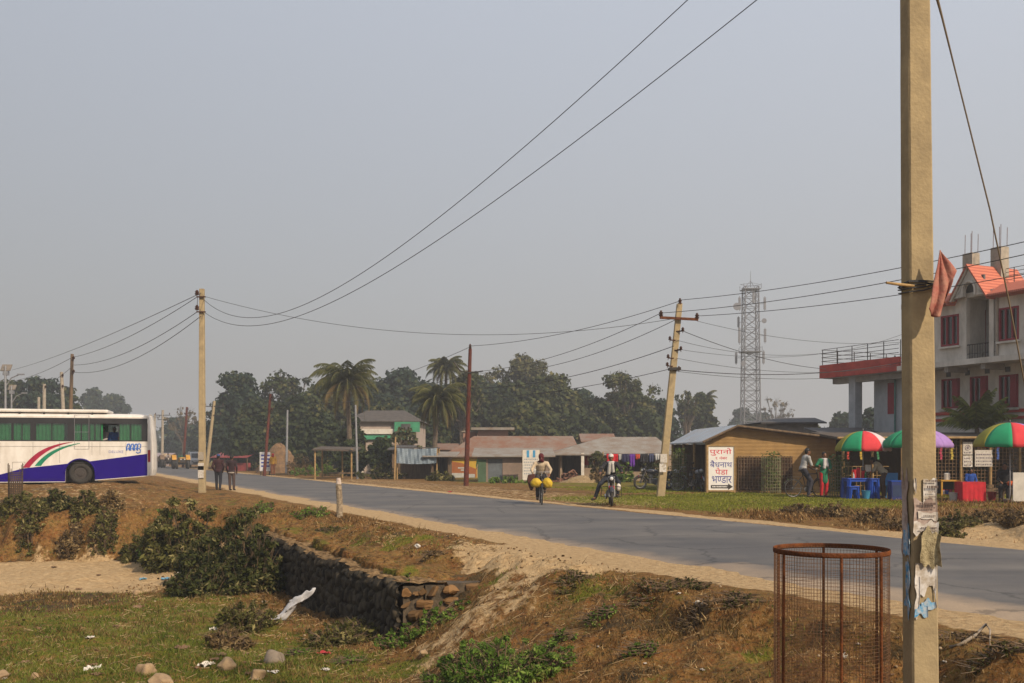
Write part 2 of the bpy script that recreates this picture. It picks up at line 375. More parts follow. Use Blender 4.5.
def ground_material():
    m = bpy.data.materials.new('ground_earth'); m.use_nodes = True
    nt = m.node_tree; L = nt.links; p = nt.nodes['Principled BSDF']; p.inputs['Roughness'].default_value = .95; p.inputs['Specular IOR Level'].default_value = .1
    tc = nt.nodes.new('ShaderNodeTexCoord'); at_ = nt.nodes.new('ShaderNodeAttribute'); at_.attribute_name = 'zones'
    sep = nt.nodes.new('ShaderNodeSeparateColor'); L.new(at_.outputs['Color'], sep.inputs[0])
    def noise(sc, det=8, ro=.65):
        n = nt.nodes.new('ShaderNodeTexNoise'); n.inputs['Scale'].default_value = sc; n.inputs['Detail'].default_value = det; n.inputs['Roughness'].default_value = ro
        L.new(tc.outputs['Object'], n.inputs['Vector']); return n.outputs[0]
    def ramp(src, a, ca_, b, cb):
        r = nt.nodes.new('ShaderNodeValToRGB'); r.color_ramp.elements[0].position = a; r.color_ramp.elements[1].position = b
        r.color_ramp.elements[0].color = (*ca_, 1); r.color_ramp.elements[1].color = (*cb, 1); L.new(src, r.inputs[0]); return r.outputs[0]
    def mixc(f, a, b):
        x = nt.nodes.new('ShaderNodeMix'); x.data_type = 'RGBA'; L.new(f, x.inputs[0]); L.new(a, x.inputs[6]); L.new(b, x.inputs[7]); return x.outputs[2]
    def brk(mask, nz, lo=.35, hi=.65):
        """mask broken up by noise"""
        a = nt.nodes.new('ShaderNodeMath'); a.operation = 'ADD'; L.new(mask, a.inputs[0])
        s_ = nt.nodes.new('ShaderNodeMath'); s_.operation = 'MULTIPLY_ADD'; L.new(nz, s_.inputs[0]); s_.inputs[1].default_value = 1.6; s_.inputs[2].default_value = -.8
        L.new(s_.outputs[0], a.inputs[1])
        r = nt.nodes.new('ShaderNodeMapRange'); r.interpolation_type = 'SMOOTHSTEP'; r.inputs[1].default_value = lo; r.inputs[2].default_value = hi
        L.new(a.outputs[0], r.inputs[0]); return r.outputs[0]
    nA = noise(1.3); nB = noise(9); nC = noise(38, 6, .7); nD = noise(4.5)
    soil = ramp(nB, .32, (.065, .030, .008), .68, (.25, .125, .040))
    straw = ramp(nC, .35, (.12, .060, .015), .66, (.34, .195, .068))
    base = mixc(ramp(nD, .4, (0, 0, 0), .6, (1, 1, 1)), soil, straw)
    nE = noise(2.3, 5); nF = noise(17, 7, .75)
    hue = ramp(nE, .44, (.21, .070, .024), .56, (.10, .105, .022))
    base = mixc(ramp(nF, .50, (0, 0, 0), .60, (.75, .75, .75)), base, hue)
    pale = ramp(nC, .3, (.30, .20, .10), .7, (.46, .35, .21))
    base = mixc(ramp(noise(26, 9, .8), .555, (0, 0, 0), .61, (1, 1, 1)), base, pale)
    base = mixc(ramp(noise(13, 9, .8), .535, (0, 0, 0), .60, (.9, .9, .9)), base, ramp(nC, .3, (.020, .016, .010), .7, (.055, .042, .022)))
    darkc = ramp(nC, .35, (.035, .026, .014), .65, (.10, .070, .036))
    base = mixc(brk(sep.outputs[2], nD, .45, .8), base, darkc)
    grn = ramp(nC, .32, (.045, .050, .006), .68, (.20, .19, .028))
    grn2 = mixc(ramp(nD, .48, (0, 0, 0), .64, (1, 1, 1)), grn, straw)
    base = mixc(brk(sep.outputs[1], nA), base, grn2)
    snd = ramp(nB, .3, (.33, .215, .105), .7, (.54, .39, .22))
    base = mixc(brk(sep.outputs[0], nD), base, snd)
    L.new(base, p.inputs['Base Color'])
    b1_ = nt.nodes.new('ShaderNodeBump'); b1_.inputs['Strength'].default_value = .9; b1_.inputs['Distance'].default_value = .10; L.new(nB, b1_.inputs['Height'])
    b2_ = nt.nodes.new('ShaderNodeBump'); b2_.inputs['Strength'].default_value = .6; b2_.inputs['Distance'].default_value = .02; L.new(nC, b2_.inputs['Height']); L.new(b1_.outputs[0], b2_.inputs['Normal'])
    L.new(b2_.outputs[0], p.inputs['Normal'])
    return m
gm.materials.append(ground_material())
go = bpy.data.objects.new('ground', gm); COL.objects.link(go)
tag(go, 'brown and green earth with sandy shoulders beside the road', 'ground', kind='structure')

# road: a sheet with worn, ragged edges
def road():
    m = bpy.data.materials.new('worn_asphalt'); m.use_nodes = True
    nt = m.node_tree; L = nt.links; p = nt.nodes['Principled BSDF']; p.inputs['Roughness'].default_value = .72; p.inputs['Specular IOR Level'].default_value = .35
    tc = nt.nodes.new('ShaderNodeTexCoord')
    mp = nt.nodes.new('ShaderNodeMapping'); mp.inputs['Rotation'].default_value = (0, 0, -math.atan2(DY, DX)); mp.inputs['Scale'].default_value = (.09, 1.1, 1)
    L.new(tc.outputs['Object'], mp.inputs[0])
    n1 = nt.nodes.new('ShaderNodeTexNoise'); n1.inputs['Scale'].default_value = 1.0; n1.inputs['Detail'].default_value = 6; L.new(mp.outputs[0], n1.inputs['Vector'])
    n2 = nt.nodes.new('ShaderNodeTexNoise'); n2.inputs['Scale'].default_value = 60; n2.inputs['Detail'].default_value = 4; L.new(tc.outputs['Object'], n2.inputs['Vector'])
    n3 = nt.nodes.new('ShaderNodeTexNoise'); n3.inputs['Scale'].default_value = 2.2; n3.inputs['Detail'].default_value = 9; n3.inputs['Roughness'].default_value = .7; L.new(tc.outputs['Object'], n3.inputs['Vector'])
    r = nt.nodes.new('ShaderNodeValToRGB'); r.color_ramp.elements[0].position = .35; r.color_ramp.elements[1].position = .66
    r.color_ramp.elements[0].color = (.088, .085, .085, 1); r.color_ramp.elements[1].color = (.128, .122, .118, 1); L.new(n1.outputs[0], r.inputs[0])
    at_ = nt.nodes.new('ShaderNodeAttribute'); at_.attribute_name = 'dust'
    ad = nt.nodes.new('ShaderNodeMath'); ad.operation = 'MULTIPLY_ADD'; L.new(n3.outputs[0], ad.inputs[0]); ad.inputs[1].default_value = .9; L.new(at_.outputs['Fac'], ad.inputs[2])
    mr = nt.nodes.new('ShaderNodeMapRange'); mr.inputs[1].default_value = .62; mr.inputs[2].default_value = 1.35; mr.inputs[4].default_value = .85; L.new(ad.outputs[0], mr.inputs[0])
    x = nt.nodes.new('ShaderNodeMix'); x.data_type = 'RGBA'; L.new(mr.outputs[0], x.inputs[0]); L.new(r.outputs[0], x.inputs[6]); x.inputs[7].default_value = (.34, .26, .18, 1)
    m2 = nt.nodes.new('ShaderNodeMix'); m2.data_type = 'RGBA'; m2.blend_type = 'MULTIPLY'; m2.inputs[0].default_value = .5; L.new(x.outputs[2], m2.inputs[6])
    r2 = nt.nodes.new('ShaderNodeValToRGB'); r2.color_ramp.elements[0].position = .3; r2.color_ramp.elements[1].position = .6; r2.color_ramp.elements[0].color = (.6, .6, .6, 1); L.new(n2.outputs[0], r2.inputs[0]); L.new(r2.outputs[0], m2.inputs[7])
    L.new(m2.outputs[2], p.inputs['Base Color'])
    # cracks and darker repair patches
    vo = nt.nodes.new('ShaderNodeTexVoronoi'); vo.feature = 'DISTANCE_TO_EDGE'; vo.inputs['Scale'].default_value = .55
    wv = nt.nodes.new('ShaderNodeMix'); wv.data_type = 'VECTOR'; wv.inputs[0].default_value = .35; L.new(tc.outputs['Object'], wv.inputs[4]); L.new(n3.outputs[1], wv.inputs[5]); L.new(wv.outputs[1], vo.inputs['Vector'])
    cr = nt.nodes.new('ShaderNodeValToRGB'); cr.color_ramp.elements[0].position = .004; cr.color_ramp.elements[1].position = .014; cr.color_ramp.elements[0].color = (.45, .45, .45, 1); L.new(vo.outputs[0], cr.inputs[0])
    n5 = nt.nodes.new('ShaderNodeTexNoise'); n5.inputs['Scale'].default_value = .45; n5.inputs['Detail'].default_value = 5; n5.inputs['Roughness'].default_value = .6; L.new(tc.outputs['Object'], n5.inputs['Vector'])
    pr = nt.nodes.new('ShaderNodeValToRGB'); pr.color_ramp.elements[0].position = .40; pr.color_ramp.elements[1].position = .58; pr.color_ramp.elements[0].color = (.78, .78, .80, 1); pr.color_ramp.elements[1].color = (1.12, 1.08, 1.02, 1); L.new(n5.outputs[0], pr.inputs[0])
    m3 = nt.nodes.new('ShaderNodeMix'); m3.data_type = 'RGBA'; m3.blend_type = 'MULTIPLY'; m3.inputs[0].default_value = 1; L.new(m2.outputs[2], m3.inputs[6]); L.new(pr.outputs[0], m3.inputs[7])
    m4 = nt.nodes.new('ShaderNodeMix'); m4.data_type = 'RGBA'; m4.blend_type = 'MULTIPLY'; m4.inputs[0].default_value = .8; L.new(m3.outputs[2], m4.inputs[6]); L.new(cr.outputs[0], m4.inputs[7]); L.new(m4.outputs[2], p.inputs['Base Color'])
    b = nt.nodes.new('ShaderNodeBump'); b.inputs['Strength'].default_value = .3; b.inputs['Distance'].default_value = .01; L.new(n2.outputs[0], b.inputs['Height']); L.new(b.outputs[0], p.inputs['Normal'])
    S = np.concatenate([np.arange(-30, 60, .22), np.arange(60, 1400, 6.0)])
    nt_ = 26; V = []; D = []
    for i, s in enumerate(S):
        e0 = T_NEAR + float(fbm(s * .6, 3.3, 4, 70)) * .55; e1 = T_FAR + float(fbm(s * .6, 9.3, 4, 75)) * .5
        for k in range(nt_):
            u = k / (nt_ - 1); t = e0 + (e1 - e0) * u; c = 1 - (2 * u - 1) ** 2
            x_, y_ = xy(s, t); V.append((x_, y_, -.030 + .052 * min(1, min(u, 1 - u) * 14) + .03 * c)); D.append(max(0, 1 - min(u, 1 - u) * 9) + (.55 if 6 < s < 12 and u < .16 else 0))
    Fs = [(i * nt_ + k, i * nt_ + k + 1, (i + 1) * nt_ + k + 1, (i + 1) * nt_ + k) for i in range(len(S) - 1) for k in range(nt_ - 1)]
    me = bpy.data.meshes.new('road'); me.from_pydata(V, [], Fs); me.materials.append(m)
    a = me.attributes.new('dust', 'FLOAT', 'POINT'); a.data.foreach_set('value', D)
    me.polygons.foreach_set('use_smooth', [True] * len(me.polygons))
    o = bpy.data.objects.new('road', me); COL.objects.link(o); tag(o, 'worn grey asphalt road running off to the left', 'road', kind='structure')
road()

# ------------------------------------------------------------------ shared colours
M_conc = mat('weathered_concrete', (.41, .32, .185), .95, (.26, .205, .125), 5, .3, .22, 45, spec=.1)
M_conc2 = mat('grey_concrete', (.36, .31, .25), .9, (.24, .21, .17), 5, .4, .4, 40)
M_rust = mat('rusty_steel', (.155, .052, .018), .9, (.075, .028, .014), 14, .6, .4, 70, spec=.1)
M_redpole = mat('faded_red_paint_pole', (.14, .036, .026), .9, (.065, .030, .022), 6, .5, .3, spec=.05)
M_brown = mat('brown_weathered_wood', (.17, .115, .07), .9, (.08, .055, .035), 8, .5, .4, 40, stretch=(1, 1, .15))
M_bamboo = mat('bamboo_tan', (.38, .25, .11), .8, (.22, .14, .06), 8, .5, .3)
M_dark = mat('dark_metal', (.03, .03, .032), .55, (.05, .04, .035), 12, .4, metal=.3)
M_black = mat('black_rubber', (.022, .021, .02), .85, (.045, .04, .034), 10, .4)
M_wire = mat('cable_black', (.045, .045, .05), .6, (.03, .03, .03))
M_galv = mat('galvanised_steel', (.32, .33, .35), .5, (.22, .22, .24), 8, .4, metal=.5)
M_insul = mat('brown_glazed_insulator', (.07, .03, .02), .3)
M_white = mat('dirty_white', (.66, .62, .56), .8, (.48, .44, .38), 5, .4)
M_paper = mat('old_paper', (.56, .53, .50), .9, (.40, .36, .31), 16, .6)
M_ink = mat('black_ink', (.05, .045, .045), .9)
M_blue = mat('blue_plastic', (.015, .075, .42), .45, (.012, .05, .30), 4, .5)
M_red = mat('red_cloth', (.50, .018, .03), .8, (.34, .012, .02), 4, .5)
M_straw = mat('straw_thatch', (.33, .24, .13), .95, (.17, .12, .065), 14, .6, .6, 50)
M_skin = mat('brown_skin', (.17, .080, .045), .55, (.14, .065, .036), 6, .5)
M_hair = mat('black_hair', (.012, .010, .009), .5)
M_eye = mat('dark_eye', (.01, .008, .006), .2)

# ------------------------------------------------------------------ text
def text_verts(body, clip=None):
    d = bpy.data.curves.new('tmp', 'FONT'); d.body = body; d.resolution_u = 3
    o = bpy.data.objects.new('tmp', d); COL.objects.link(o)
    dg = bpy.context.evaluated_depsgraph_get(); dg.update()
    me = bpy.data.meshes.new_from_object(o.evaluated_get(dg))
    import bmesh
    bm = bmesh.new(); bm.from_mesh(me)
    if clip is not None:
        xs = [v.co.x for v in bm.verts]; cx = min(xs) + (max(xs) - min(xs)) * clip
        bmesh.ops.bisect_plane(bm, geom=bm.verts[:] + bm.edges[:] + bm.faces[:], plane_co=(cx, 0, 0), plane_no=(1, 0, 0), clear_outer=True)
    bm.verts.ensure_lookup_table()
    V = [v.co.copy() for v in bm.verts]; Fc = [tuple(v.index for v in f.verts) for f in bm.faces]
    bm.free(); bpy.data.objects.remove(o); bpy.data.curves.remove(d)
    return V, Fc
def text_on(mb, body, x0, x1, z0, z1, y, pieces=None):
    """lettering fitted into a rectangle of the plane y = const, facing -y"""
    Vs, Fs, cur = [], [], 0.0
    for pc, clip in (pieces or [(body, None)]):
        V, Fc = text_verts(pc, clip)
        if not V: continue
        w0 = min(v.x for v in V); w1 = max(v.x for v in V); k = len(Vs)
        Vs += [Vector((v.x - w0 + cur, v.y, 0)) for v in V]; Fs += [tuple(i + k for i in f) for f in Fc]; cur += (w1 - w0) - .012
    if not Vs: return
    xa, xb = min(v.x for v in Vs), max(v.x for v in Vs); ya, yb = min(v.y for v in Vs), max(v.y for v in Vs)
    mb.add([(x0 + (v.x - xa) / (xb - xa) * (x1 - x0), y, z0 + (v.y - ya) / (yb - ya) * (z1 - z0)) for v in Vs], Fs)

# ------------------------------------------------------------------ stone retaining wall of the culvert
def retaining_wall():
    root = thing('retaining_wall', (0, 0, 0), 0, 'dark stone retaining wall with a gravelly top beside the hollow', 'wall')
    M_wall = mat('wall_face_stone', (.085, .070, .050), .95, (.016, .014, .012), 9, .55, .8, 26, stretch=(1, 1, .35), spec=.1)
    M_top = mat('wall_top_gravel', (.25, .165, .085), .95, (.07, .042, .02), 12, .6, .9, 40, spec=.05)
    M_stone = leafmat('orange_stone', (.16, .095, .045), (.44, .24, .10), .9)
    M_gap = mat('dark_gap_mortar', (.10, .075, .05), .95, (.05, .04, .03), 8, .6, .6)
    # face: coursed rubble pushed in and out stone by stone, with a ragged crest
    def worley(x, y, k):
        xi, yi = np.floor(x).astype(np.int64), np.floor(y).astype(np.int64); f1 = np.full(x.shape, 9.0); f2 = np.full(x.shape, 9.0)
        for i in (-1, 0, 1):
            for j in (-1, 0, 1):
                d = np.hypot(xi + i + _h(xi + i, yi + j, k) - x, yi + j + _h(xi + i, yi + j, k + 5) - y); f2 = np.where(d < f1, f1, np.minimum(f2, d)); f1 = np.minimum(f1, d)
        return f1, f2
    S = np.arange(WALL_S0, WALL_S1, .03); H = np.linspace(0, 1, 46); n = len(H)
    top = -.27 + (vnoise(S * 2.1, S * 0 + 1.5, 90) - .5) * .16 + (vnoise(S * 6.5, S * 0 + 4.5, 97) - .5) * .07
    SS, HH = np.meshgrid(S, H, indexing='ij'); TT = np.repeat(top[:, None], n, 1); ZZ = -1.8 + (TT + 1.8) * HH
    f1, f2 = worley(SS * 4.3 + fbm(SS * 2, ZZ * 2, 3, 12), ZZ * 4.6, 91)
    dd = .085 * sm(0, .30, f2 - f1) + .07 * vnoise(SS * 11, ZZ * 2.2, 93) + .03 * vnoise(SS * 25, ZZ * 12, 94) + .06 * (1 - HH) - .05 * sm(.94, 1, HH)
    PX = SS * DX + (WALL_T - dd) * DY; PY = SS * DY - (WALL_T - dd) * DX
    V = np.stack([PX, PY, ZZ], -1).reshape(-1, 3).tolist()
    mb = MB(); mb.add(V, [(i * n + k, i * n + k + 1, (i + 1) * n + k + 1, (i + 1) * n + k) for i in range(len(S) - 1) for k in range(n - 1)])
    B = []
    for i, s in enumerate(S):
        for z in (-1.75, top[i] - .06): x, y = xy(s, WALL_T + .3); B.append((x, y, z))
    mb.add(B, [(2 * i, 2 * i + 2, 2 * i + 3, 2 * i + 1) for i in range(len(S) - 1)])
    mb.build('stone_face', M_wall, root, smooth=True)
    tb = MB(); W = np.linspace(0, .62, 12); V = []
    for i, s in enumerate(S):
        for j, w in enumerate(W):
            if j == 0: V.append((PX[i, -1], PY[i, -1], top[i])); continue
            x, y = xy(s, WALL_T - dd[i, -1] + w + .25 * float(vnoise(s * 2.5, 7.7, 98)) * j / 11)
            V.append((x, y, top[i] * (1 - min(1, w * 2.4)) + -.27 * min(1, w * 2.4) + (float(vnoise(x * 9, y * 9, 95)) - .4) * .06 - .10 * max(0, j - 9)))
    n = len(W); tb.add(V, [(i * n + k, i * n + k + 1, (i + 1) * n + k + 1, (i + 1) * n + k) for i in range(len(S) - 1) for k in range(n - 1)])
    tb.build('wall_crest', M_top, root, smooth=True)
    # end: courses of rough orange stones in a dark bed
    eb = MB()
    P = [xy(WALL_S0 + .06, WALL_T - .02), xy(WALL_S0 + .06, WALL_T + 1.25), xy(WALL_S0 + .5, WALL_T + 1.25), xy(WALL_S0 + .5, WALL_T - .02)]
    eb.add([(*p, -1.7) for p in P] + [(*p, -.295) for p in P], [(0, 1, 5, 4), (1, 2, 6, 5), (2, 3, 7, 6), (3, 0, 4, 7), (4, 5, 6, 7)])
    eb.build('mortar_bed', M_gap, root)
    sb = MB(); rr = random.Random(5); z = -1.2
    for row, hh in enumerate((.20, .13, .21, .14, .17)):
        t = WALL_T + rr.uniform(-.02, .05)
        while t < WALL_T + 1.1:
            w = rr.choice((.10, .16, .24, .33, .40)) * rr.uniform(.8, 1.15)
            h_ = hh * rr.uniform(.65, 1.1); dz = rr.uniform(-.02, .02)
            x, y = xy(WALL_S0 + .03, t + w / 2)
            if rr.random() < .12: t += w; continue
            rx = Matrix.Rotation(-math.atan2(-DX, DY) * -1 * -1, 3, 'Z') @ Matrix.Rotation(rr.uniform(-.15, .15), 3, 'Y')
            bx = MB(); bx.ellip((0, 0, 0), (w * .5, .13, h_ * .5), n=10, m=8); ph = rr.uniform(0, 6); pw = rr.uniform(.55, .9); planes = [(Vector((rr.gauss(0, 1), rr.gauss(0, .6), rr.gauss(0, 1))).normalized(), rr.uniform(.45, .8)) for _ in range(7)]
            pts = []
            for v in bx.v:
                v = Vector(v); q = Vector((math.copysign(abs(v.x / (w * .5)) ** pw * w * .5, v.x), v.y, math.copysign(abs(v.z / (h_ * .5)) ** pw * h_ * .5, v.z))); q *= 1 + .10 * math.sin(3 * math.atan2(v.z, v.x) + ph)
                for pn, pk in planes:
                    pr_ = q.dot(pn) - pk * w * .5
                    if pr_ > 0: q -= pn * pr_
                q *= 1 + rr.uniform(-.07, .07); pts.append(Vector((x, y, z + hh / 2 + dz)) + rx @ q)
            sb.add(pts, bx.f); t += w + rr.uniform(.01, .04)
        z += hh + .012
    sb.build('end_stones', M_stone, root)
retaining_wall()

# ------------------------------------------------------------------ poles
def insulator(mb, p, h=.16, r=.045):
    x, y, z = p; mb.tube([(x, y, z - .08), (x, y, z)], .012, 6); mb.tube([(x, y, z), (x, y, z + h * .3), (x, y, z + h * .32), (x, y, z + h * .7), (x, y, z + h * .72), (x, y, z + h)], [r * .7, r * 1.1, r * .6, r, r * .55, r * .5], 10)
def taper_pole(p0, p1, a0, a1, m, label, name='utility_pole', group=None, square=True, cat='pole'):
    p0 = Vector(p0); p1 = Vector(p1); t = thing(name, p0, 0, label, cat, group); d = p1 - p0; mb = MB()
    if square:
        n = 40; vs = []
        for i in range(n + 1):
            u = i / n; c = d * u; a = (a0 + (a1 - a0) * u) / 2; ch = a * .14
            for (x, y) in ((-a + ch, -a), (a - ch, -a), (a, -a + ch), (a, a - ch), (a - ch, a), (-a + ch, a), (-a, a - ch), (-a, -a + ch)):
                vs.append(c + Vector((x + (random.random() - .5) * a0 * .008, y + (random.random() - .5) * a0 * .008, 0)))
        mb.add(vs, [(i * 8 + k, i * 8 + (k + 1) % 8, (i + 1) * 8 + (k + 1) % 8, (i + 1) * 8 + k) for i in range(n) for k in range(8)] + [tuple(range(7, -1, -1)), tuple(n * 8 + k for k in range(8))])
    else:
        mb.tube([d * (i / 8) for i in range(9)], [a0 / 2 + (a1 - a0) / 2 * i / 8 for i in range(9)], 12)
    mb.build('shaft', m, t)
    return t, d

CAB = {'n': 0}
def cable(a, b, sag, r, label, group=None, n=48):
    a, b = Vector(a), Vector(b); pts = []
    for i in range(n + 1):
        u = i / n; p = a.lerp(b, u); p.z -= 4 * sag * u * (1 - u); pts.append(p)
    rs = [r[0] + (r[1] - r[0]) * i / n for i in range(n + 1)] if isinstance(r, tuple) else r
    o = MB().tube(pts, rs, 5).build('overhead_cable', M_wire, smooth=True)
    return tag(o, label, 'cable', group)

# near concrete pole on the right
NP = Vector((2.42, 5.9, -.75))
np_root, _ = taper_pole(NP, (2.36, 5.9, 6.3), .163, .118, M_conc, 'big square concrete pole close by with torn posters and a pink cloth')
PZ = lambda z: (z + .75) / 7.05
def psize(z): return .163 + (.118 - .163) * PZ(z)
def pcx(z): return 2.42 - .06 * PZ(z)
def paper(name, face, z0, z1, u0, u1, m, off, seed, curl=.004, jag=.02, label=None):
    """a torn sheet pasted on the front (0) or left (1) face of the near pole; u runs across the face 0..1"""
    rr = random.Random(seed); nu, nz = 14, max(4, int((z1 - z0) / .02)); vs = []
    for j in range(nz + 1):
        z = z0 + (z1 - z0) * j / nz; a = psize(z)
        l = u0 + jag * 3 * (float(vnoise(z * 14, seed * 3.1, 5)) ** 1.5 + .3 * rr.random() * .4); r_ = u1 - jag * 3 * (float(vnoise(z * 14, seed * 7.7, 6)) ** 1.5 + .3 * rr.random() * .4)
        for i in range(nu + 1):
            u = l + (r_ - l) * i / nu
            zz = z + ((float(vnoise(u * 7, seed * 1.7 + j, 8)) - .5) * 2.2 * jag if j in (0, nz) else 0)
            o = off + curl * (vnoise(u * 5 + seed, z * 12, seed)) + (0.012 * curl / .004 * max(0, (abs(i / nu - .5) - .42)) * 6)
            if face == 0: vs.append((pcx(z) + (u - .5) * a, 5.9 - a / 2 - float(o), zz))
            else: vs.append((pcx(z) - a / 2 - float(o), 5.9 - (u - .5) * a, zz))
    w = nu + 1
    F_ = [(j * w + i, j * w + i + 1, (j + 1) * w + i + 1, (j + 1) * w + i) for j in range(nz) for i in range(nu)]
    o = MB().add(vs, F_).build(name, m)
    o.parent = np_root; o.matrix_parent_inverse = Matrix.Translation(-NP)
    s = o.modifiers.new('thick', 'SOLIDIFY'); s.thickness = .0012; s.offset = 1
    if label: o['label'] = label
    return o
pz = lambda py: EYE + (HOR - py) / F * 5.79
M_bp = mat('blue_poster_print', (.05, .28, .52), .85, (.50, .50, .48), 30, .5)
M_tp = mat('torn_yellow_paper', (.42, .36, .22), .9, (.20, .16, .09), 22, .6, .5)
M_bl = mat('bleached_poster', (.60, .58, .56), .9, (.36, .31, .25), 12, .75)
M_pk = mat('pinkish_grey_poster', (.46, .38, .34), .9, (.27, .20, .17), 14, .6)
paper('poster', 0, pz(504), pz(478), .42, .98, M_bl, .004, 1)
paper('poster', 0, pz(526), pz(500), .02, .99, M_pk, .006, 2)
paper('poster', 0, pz(520), pz(512), .20, .99, M_paper, .011, 3, jag=.01)
paper('poster', 0, pz(534), pz(523), -.02, 1.0, M_bl, .013, 4)
paper('poster', 0, pz(566), pz(532), .14, 1.03, M_tp, .016, 5, curl=.02, jag=.05, label='crumpled torn yellowish poster peeling off')
paper('poster', 0, pz(590), pz(560), .05, .96, M_bl, .006, 6, jag=.05)
paper('poster', 0, pz(612), pz(584), .02, .30, M_bl, .006, 7, jag=.06)
paper('poster', 0, pz(607), pz(602), .25, .93, M_bp, .0085, 8, jag=.03, label='thin blue strip of torn print')
paper('poster', 0, pz(616), pz(609), .0, .60, M_bp, .0085, 9, jag=.03, label='blue scrap at the lowest edge of the posters')
paper('poster', 0, pz(610), pz(585), .78, .96, M_bl, .0065, 10, jag=.04)
paper('poster', 1, pz(560), pz(530), .25, .98, M_bp, .004, 11, jag=.06, label='blue and white poster on the shaded side')
paper('poster', 1, pz(612), pz(560), .35, .98, M_bp, .004, 12, jag=.10, label='ragged blue poster strips on the shaded side')
paper('poster', 1, pz(545), pz(478), .05, .9, M_pk, .0025, 13, jag=.08)
paper('poster', 0, pz(495), pz(480), .02, .22, M_bl, .004, 14, jag=.06)
# worn print: short dark dashes that were lines of letters
pb = MB(); rr = random.Random(3)
for py_, u0, u1, h in ((481, .5, .95, 1.6), (487, .55, .95, 2.6), (492, .6, .9, 1.0), (497, .6, .9, 1.0), (504, .25, .9, 2.4), (508, .25, .85, 1.2), (516, .4, .85, 1.0), (528, .3, .85, 1.2), (531, .2, .9, .8)):
    u = u0; z = pz(py_); a = psize(z)
    while u < u1:
        w = rr.uniform(.02, .06); pb.bb(pcx(z) + (u - .5) * a, pcx(z) + (u + w - .5) * a, 5.9 - a / 2 - .0225, 5.9 - a / 2 - .0213, z - h * .0028, z + h * .0028); u += w + rr.uniform(.012, .03)
o = pb.build('worn_print', mat('faded_print', (.12, .085, .075), .9)); o.parent = np_root; o.matrix_parent_inverse = Matrix.Translation(-NP)
# bamboo stick and wires lashed round the pole at y 284
zt = pz(284); a = psize(zt)
mb = MB(); mb.tube([(2.163, 5.78, zt + .006), (2.24, 5.80, zt), (2.34, 5.822, zt - .006)], [.0075, .009, .008], 8)
o = mb.build('bamboo_peg', M_bamboo); o.parent = np_root; o.matrix_parent_inverse = Matrix.Translation(-NP)
mb = MB(); rr = random.Random(9)
for k in range(6):
    z = zt + rr.uniform(-.035, .03); e = a / 2 + .006 + rr.uniform(0, .012); c = pcx(z); dz = rr.uniform(-.02, .02)
    mb.tube([(c - e, 5.9 + e, z), (c - e, 5.9 - e, z + dz), (c, 5.9 - e - .01, z + dz * .5), (c + e, 5.9 - e, z - dz), (c + e, 5.9 + e, z), (c - e, 5.9 + e, z)], .004, 5)
o = mb.build('lashing_wire', M_wire); o.parent = np_root; o.matrix_parent_inverse = Matrix.Translation(-NP)

# pink cloth hanging off the lashing
def cloth_flag():
    V = []; n, m_ = 30, 34
    ax, az = (941 - 512) / F * 5.72, pz(252)
    K = .00572
    for j in range(m_ + 1):
        v = j / m_
        for i in range(n + 1):
            u = i / n
            left = -14 * v ** 1.05; right = 16 * min(1, v / .62) ** 1.1 - (6 * max(0, v - .62) / .38)
            bot = 60 + 8 * math.sin(math.pi * min(1, u * 1.25)) - 26 * max(0, u - .55) / .45
            px_ = 941 + left + (right - left) * u; y = 5.735 - .030 * abs(math.sin(u * 7.5 + .6 + v * .8)) * (v * 1.1 + .1) - .012 * math.sin(v * 9 + u * 5) * v
            V.append((ax + (px_ - 941) * K, y, az - v * bot * K))
    F_ = [(j * (n + 1) + i, j * (n + 1) + i + 1, (j + 1) * (n + 1) + i + 1, (j + 1) * (n + 1) + i) for j in range(m_) for i in range(n)]
    m = mat('faded_pink_cloth', (.40, .23, .17), .95, (.30, .075, .07), 14, .25, .3, 60, spec=.05)
    o = MB().add(V, F_).build('cloth_flag', m, smooth=True)
    s = o.modifiers.new('thick', 'SOLIDIFY'); s.thickness = .002
    tag(o, 'faded pink cloth hanging in folds from the near concrete pole', 'cloth')
cloth_flag()

# stay wire from near pole top to the right
o = MB().tube([(2.46, 5.85, 4.95), (2.50, 5.86, 4.45), (2.49, 5.87, 4.30), (2.53, 5.88, 4.17), (2.62, 5.9, 3.85), (2.83, 5.92, 3.05), (2.95, 5.95, 2.55), (3.10, 6.0, 1.9), (3.27, 6.05, 1.15), (3.62, 6.15, -.45)], [.007, .012, .009, .006, .0045, .0045, .0045, .0045, .0045, .006], 6).build('stay_wire', mat('frayed_rope_wire', (.16, .12, .075), .8), smooth=True)
tag(o, 'frayed stay wire slanting down to the right of the near pole', 'wire')

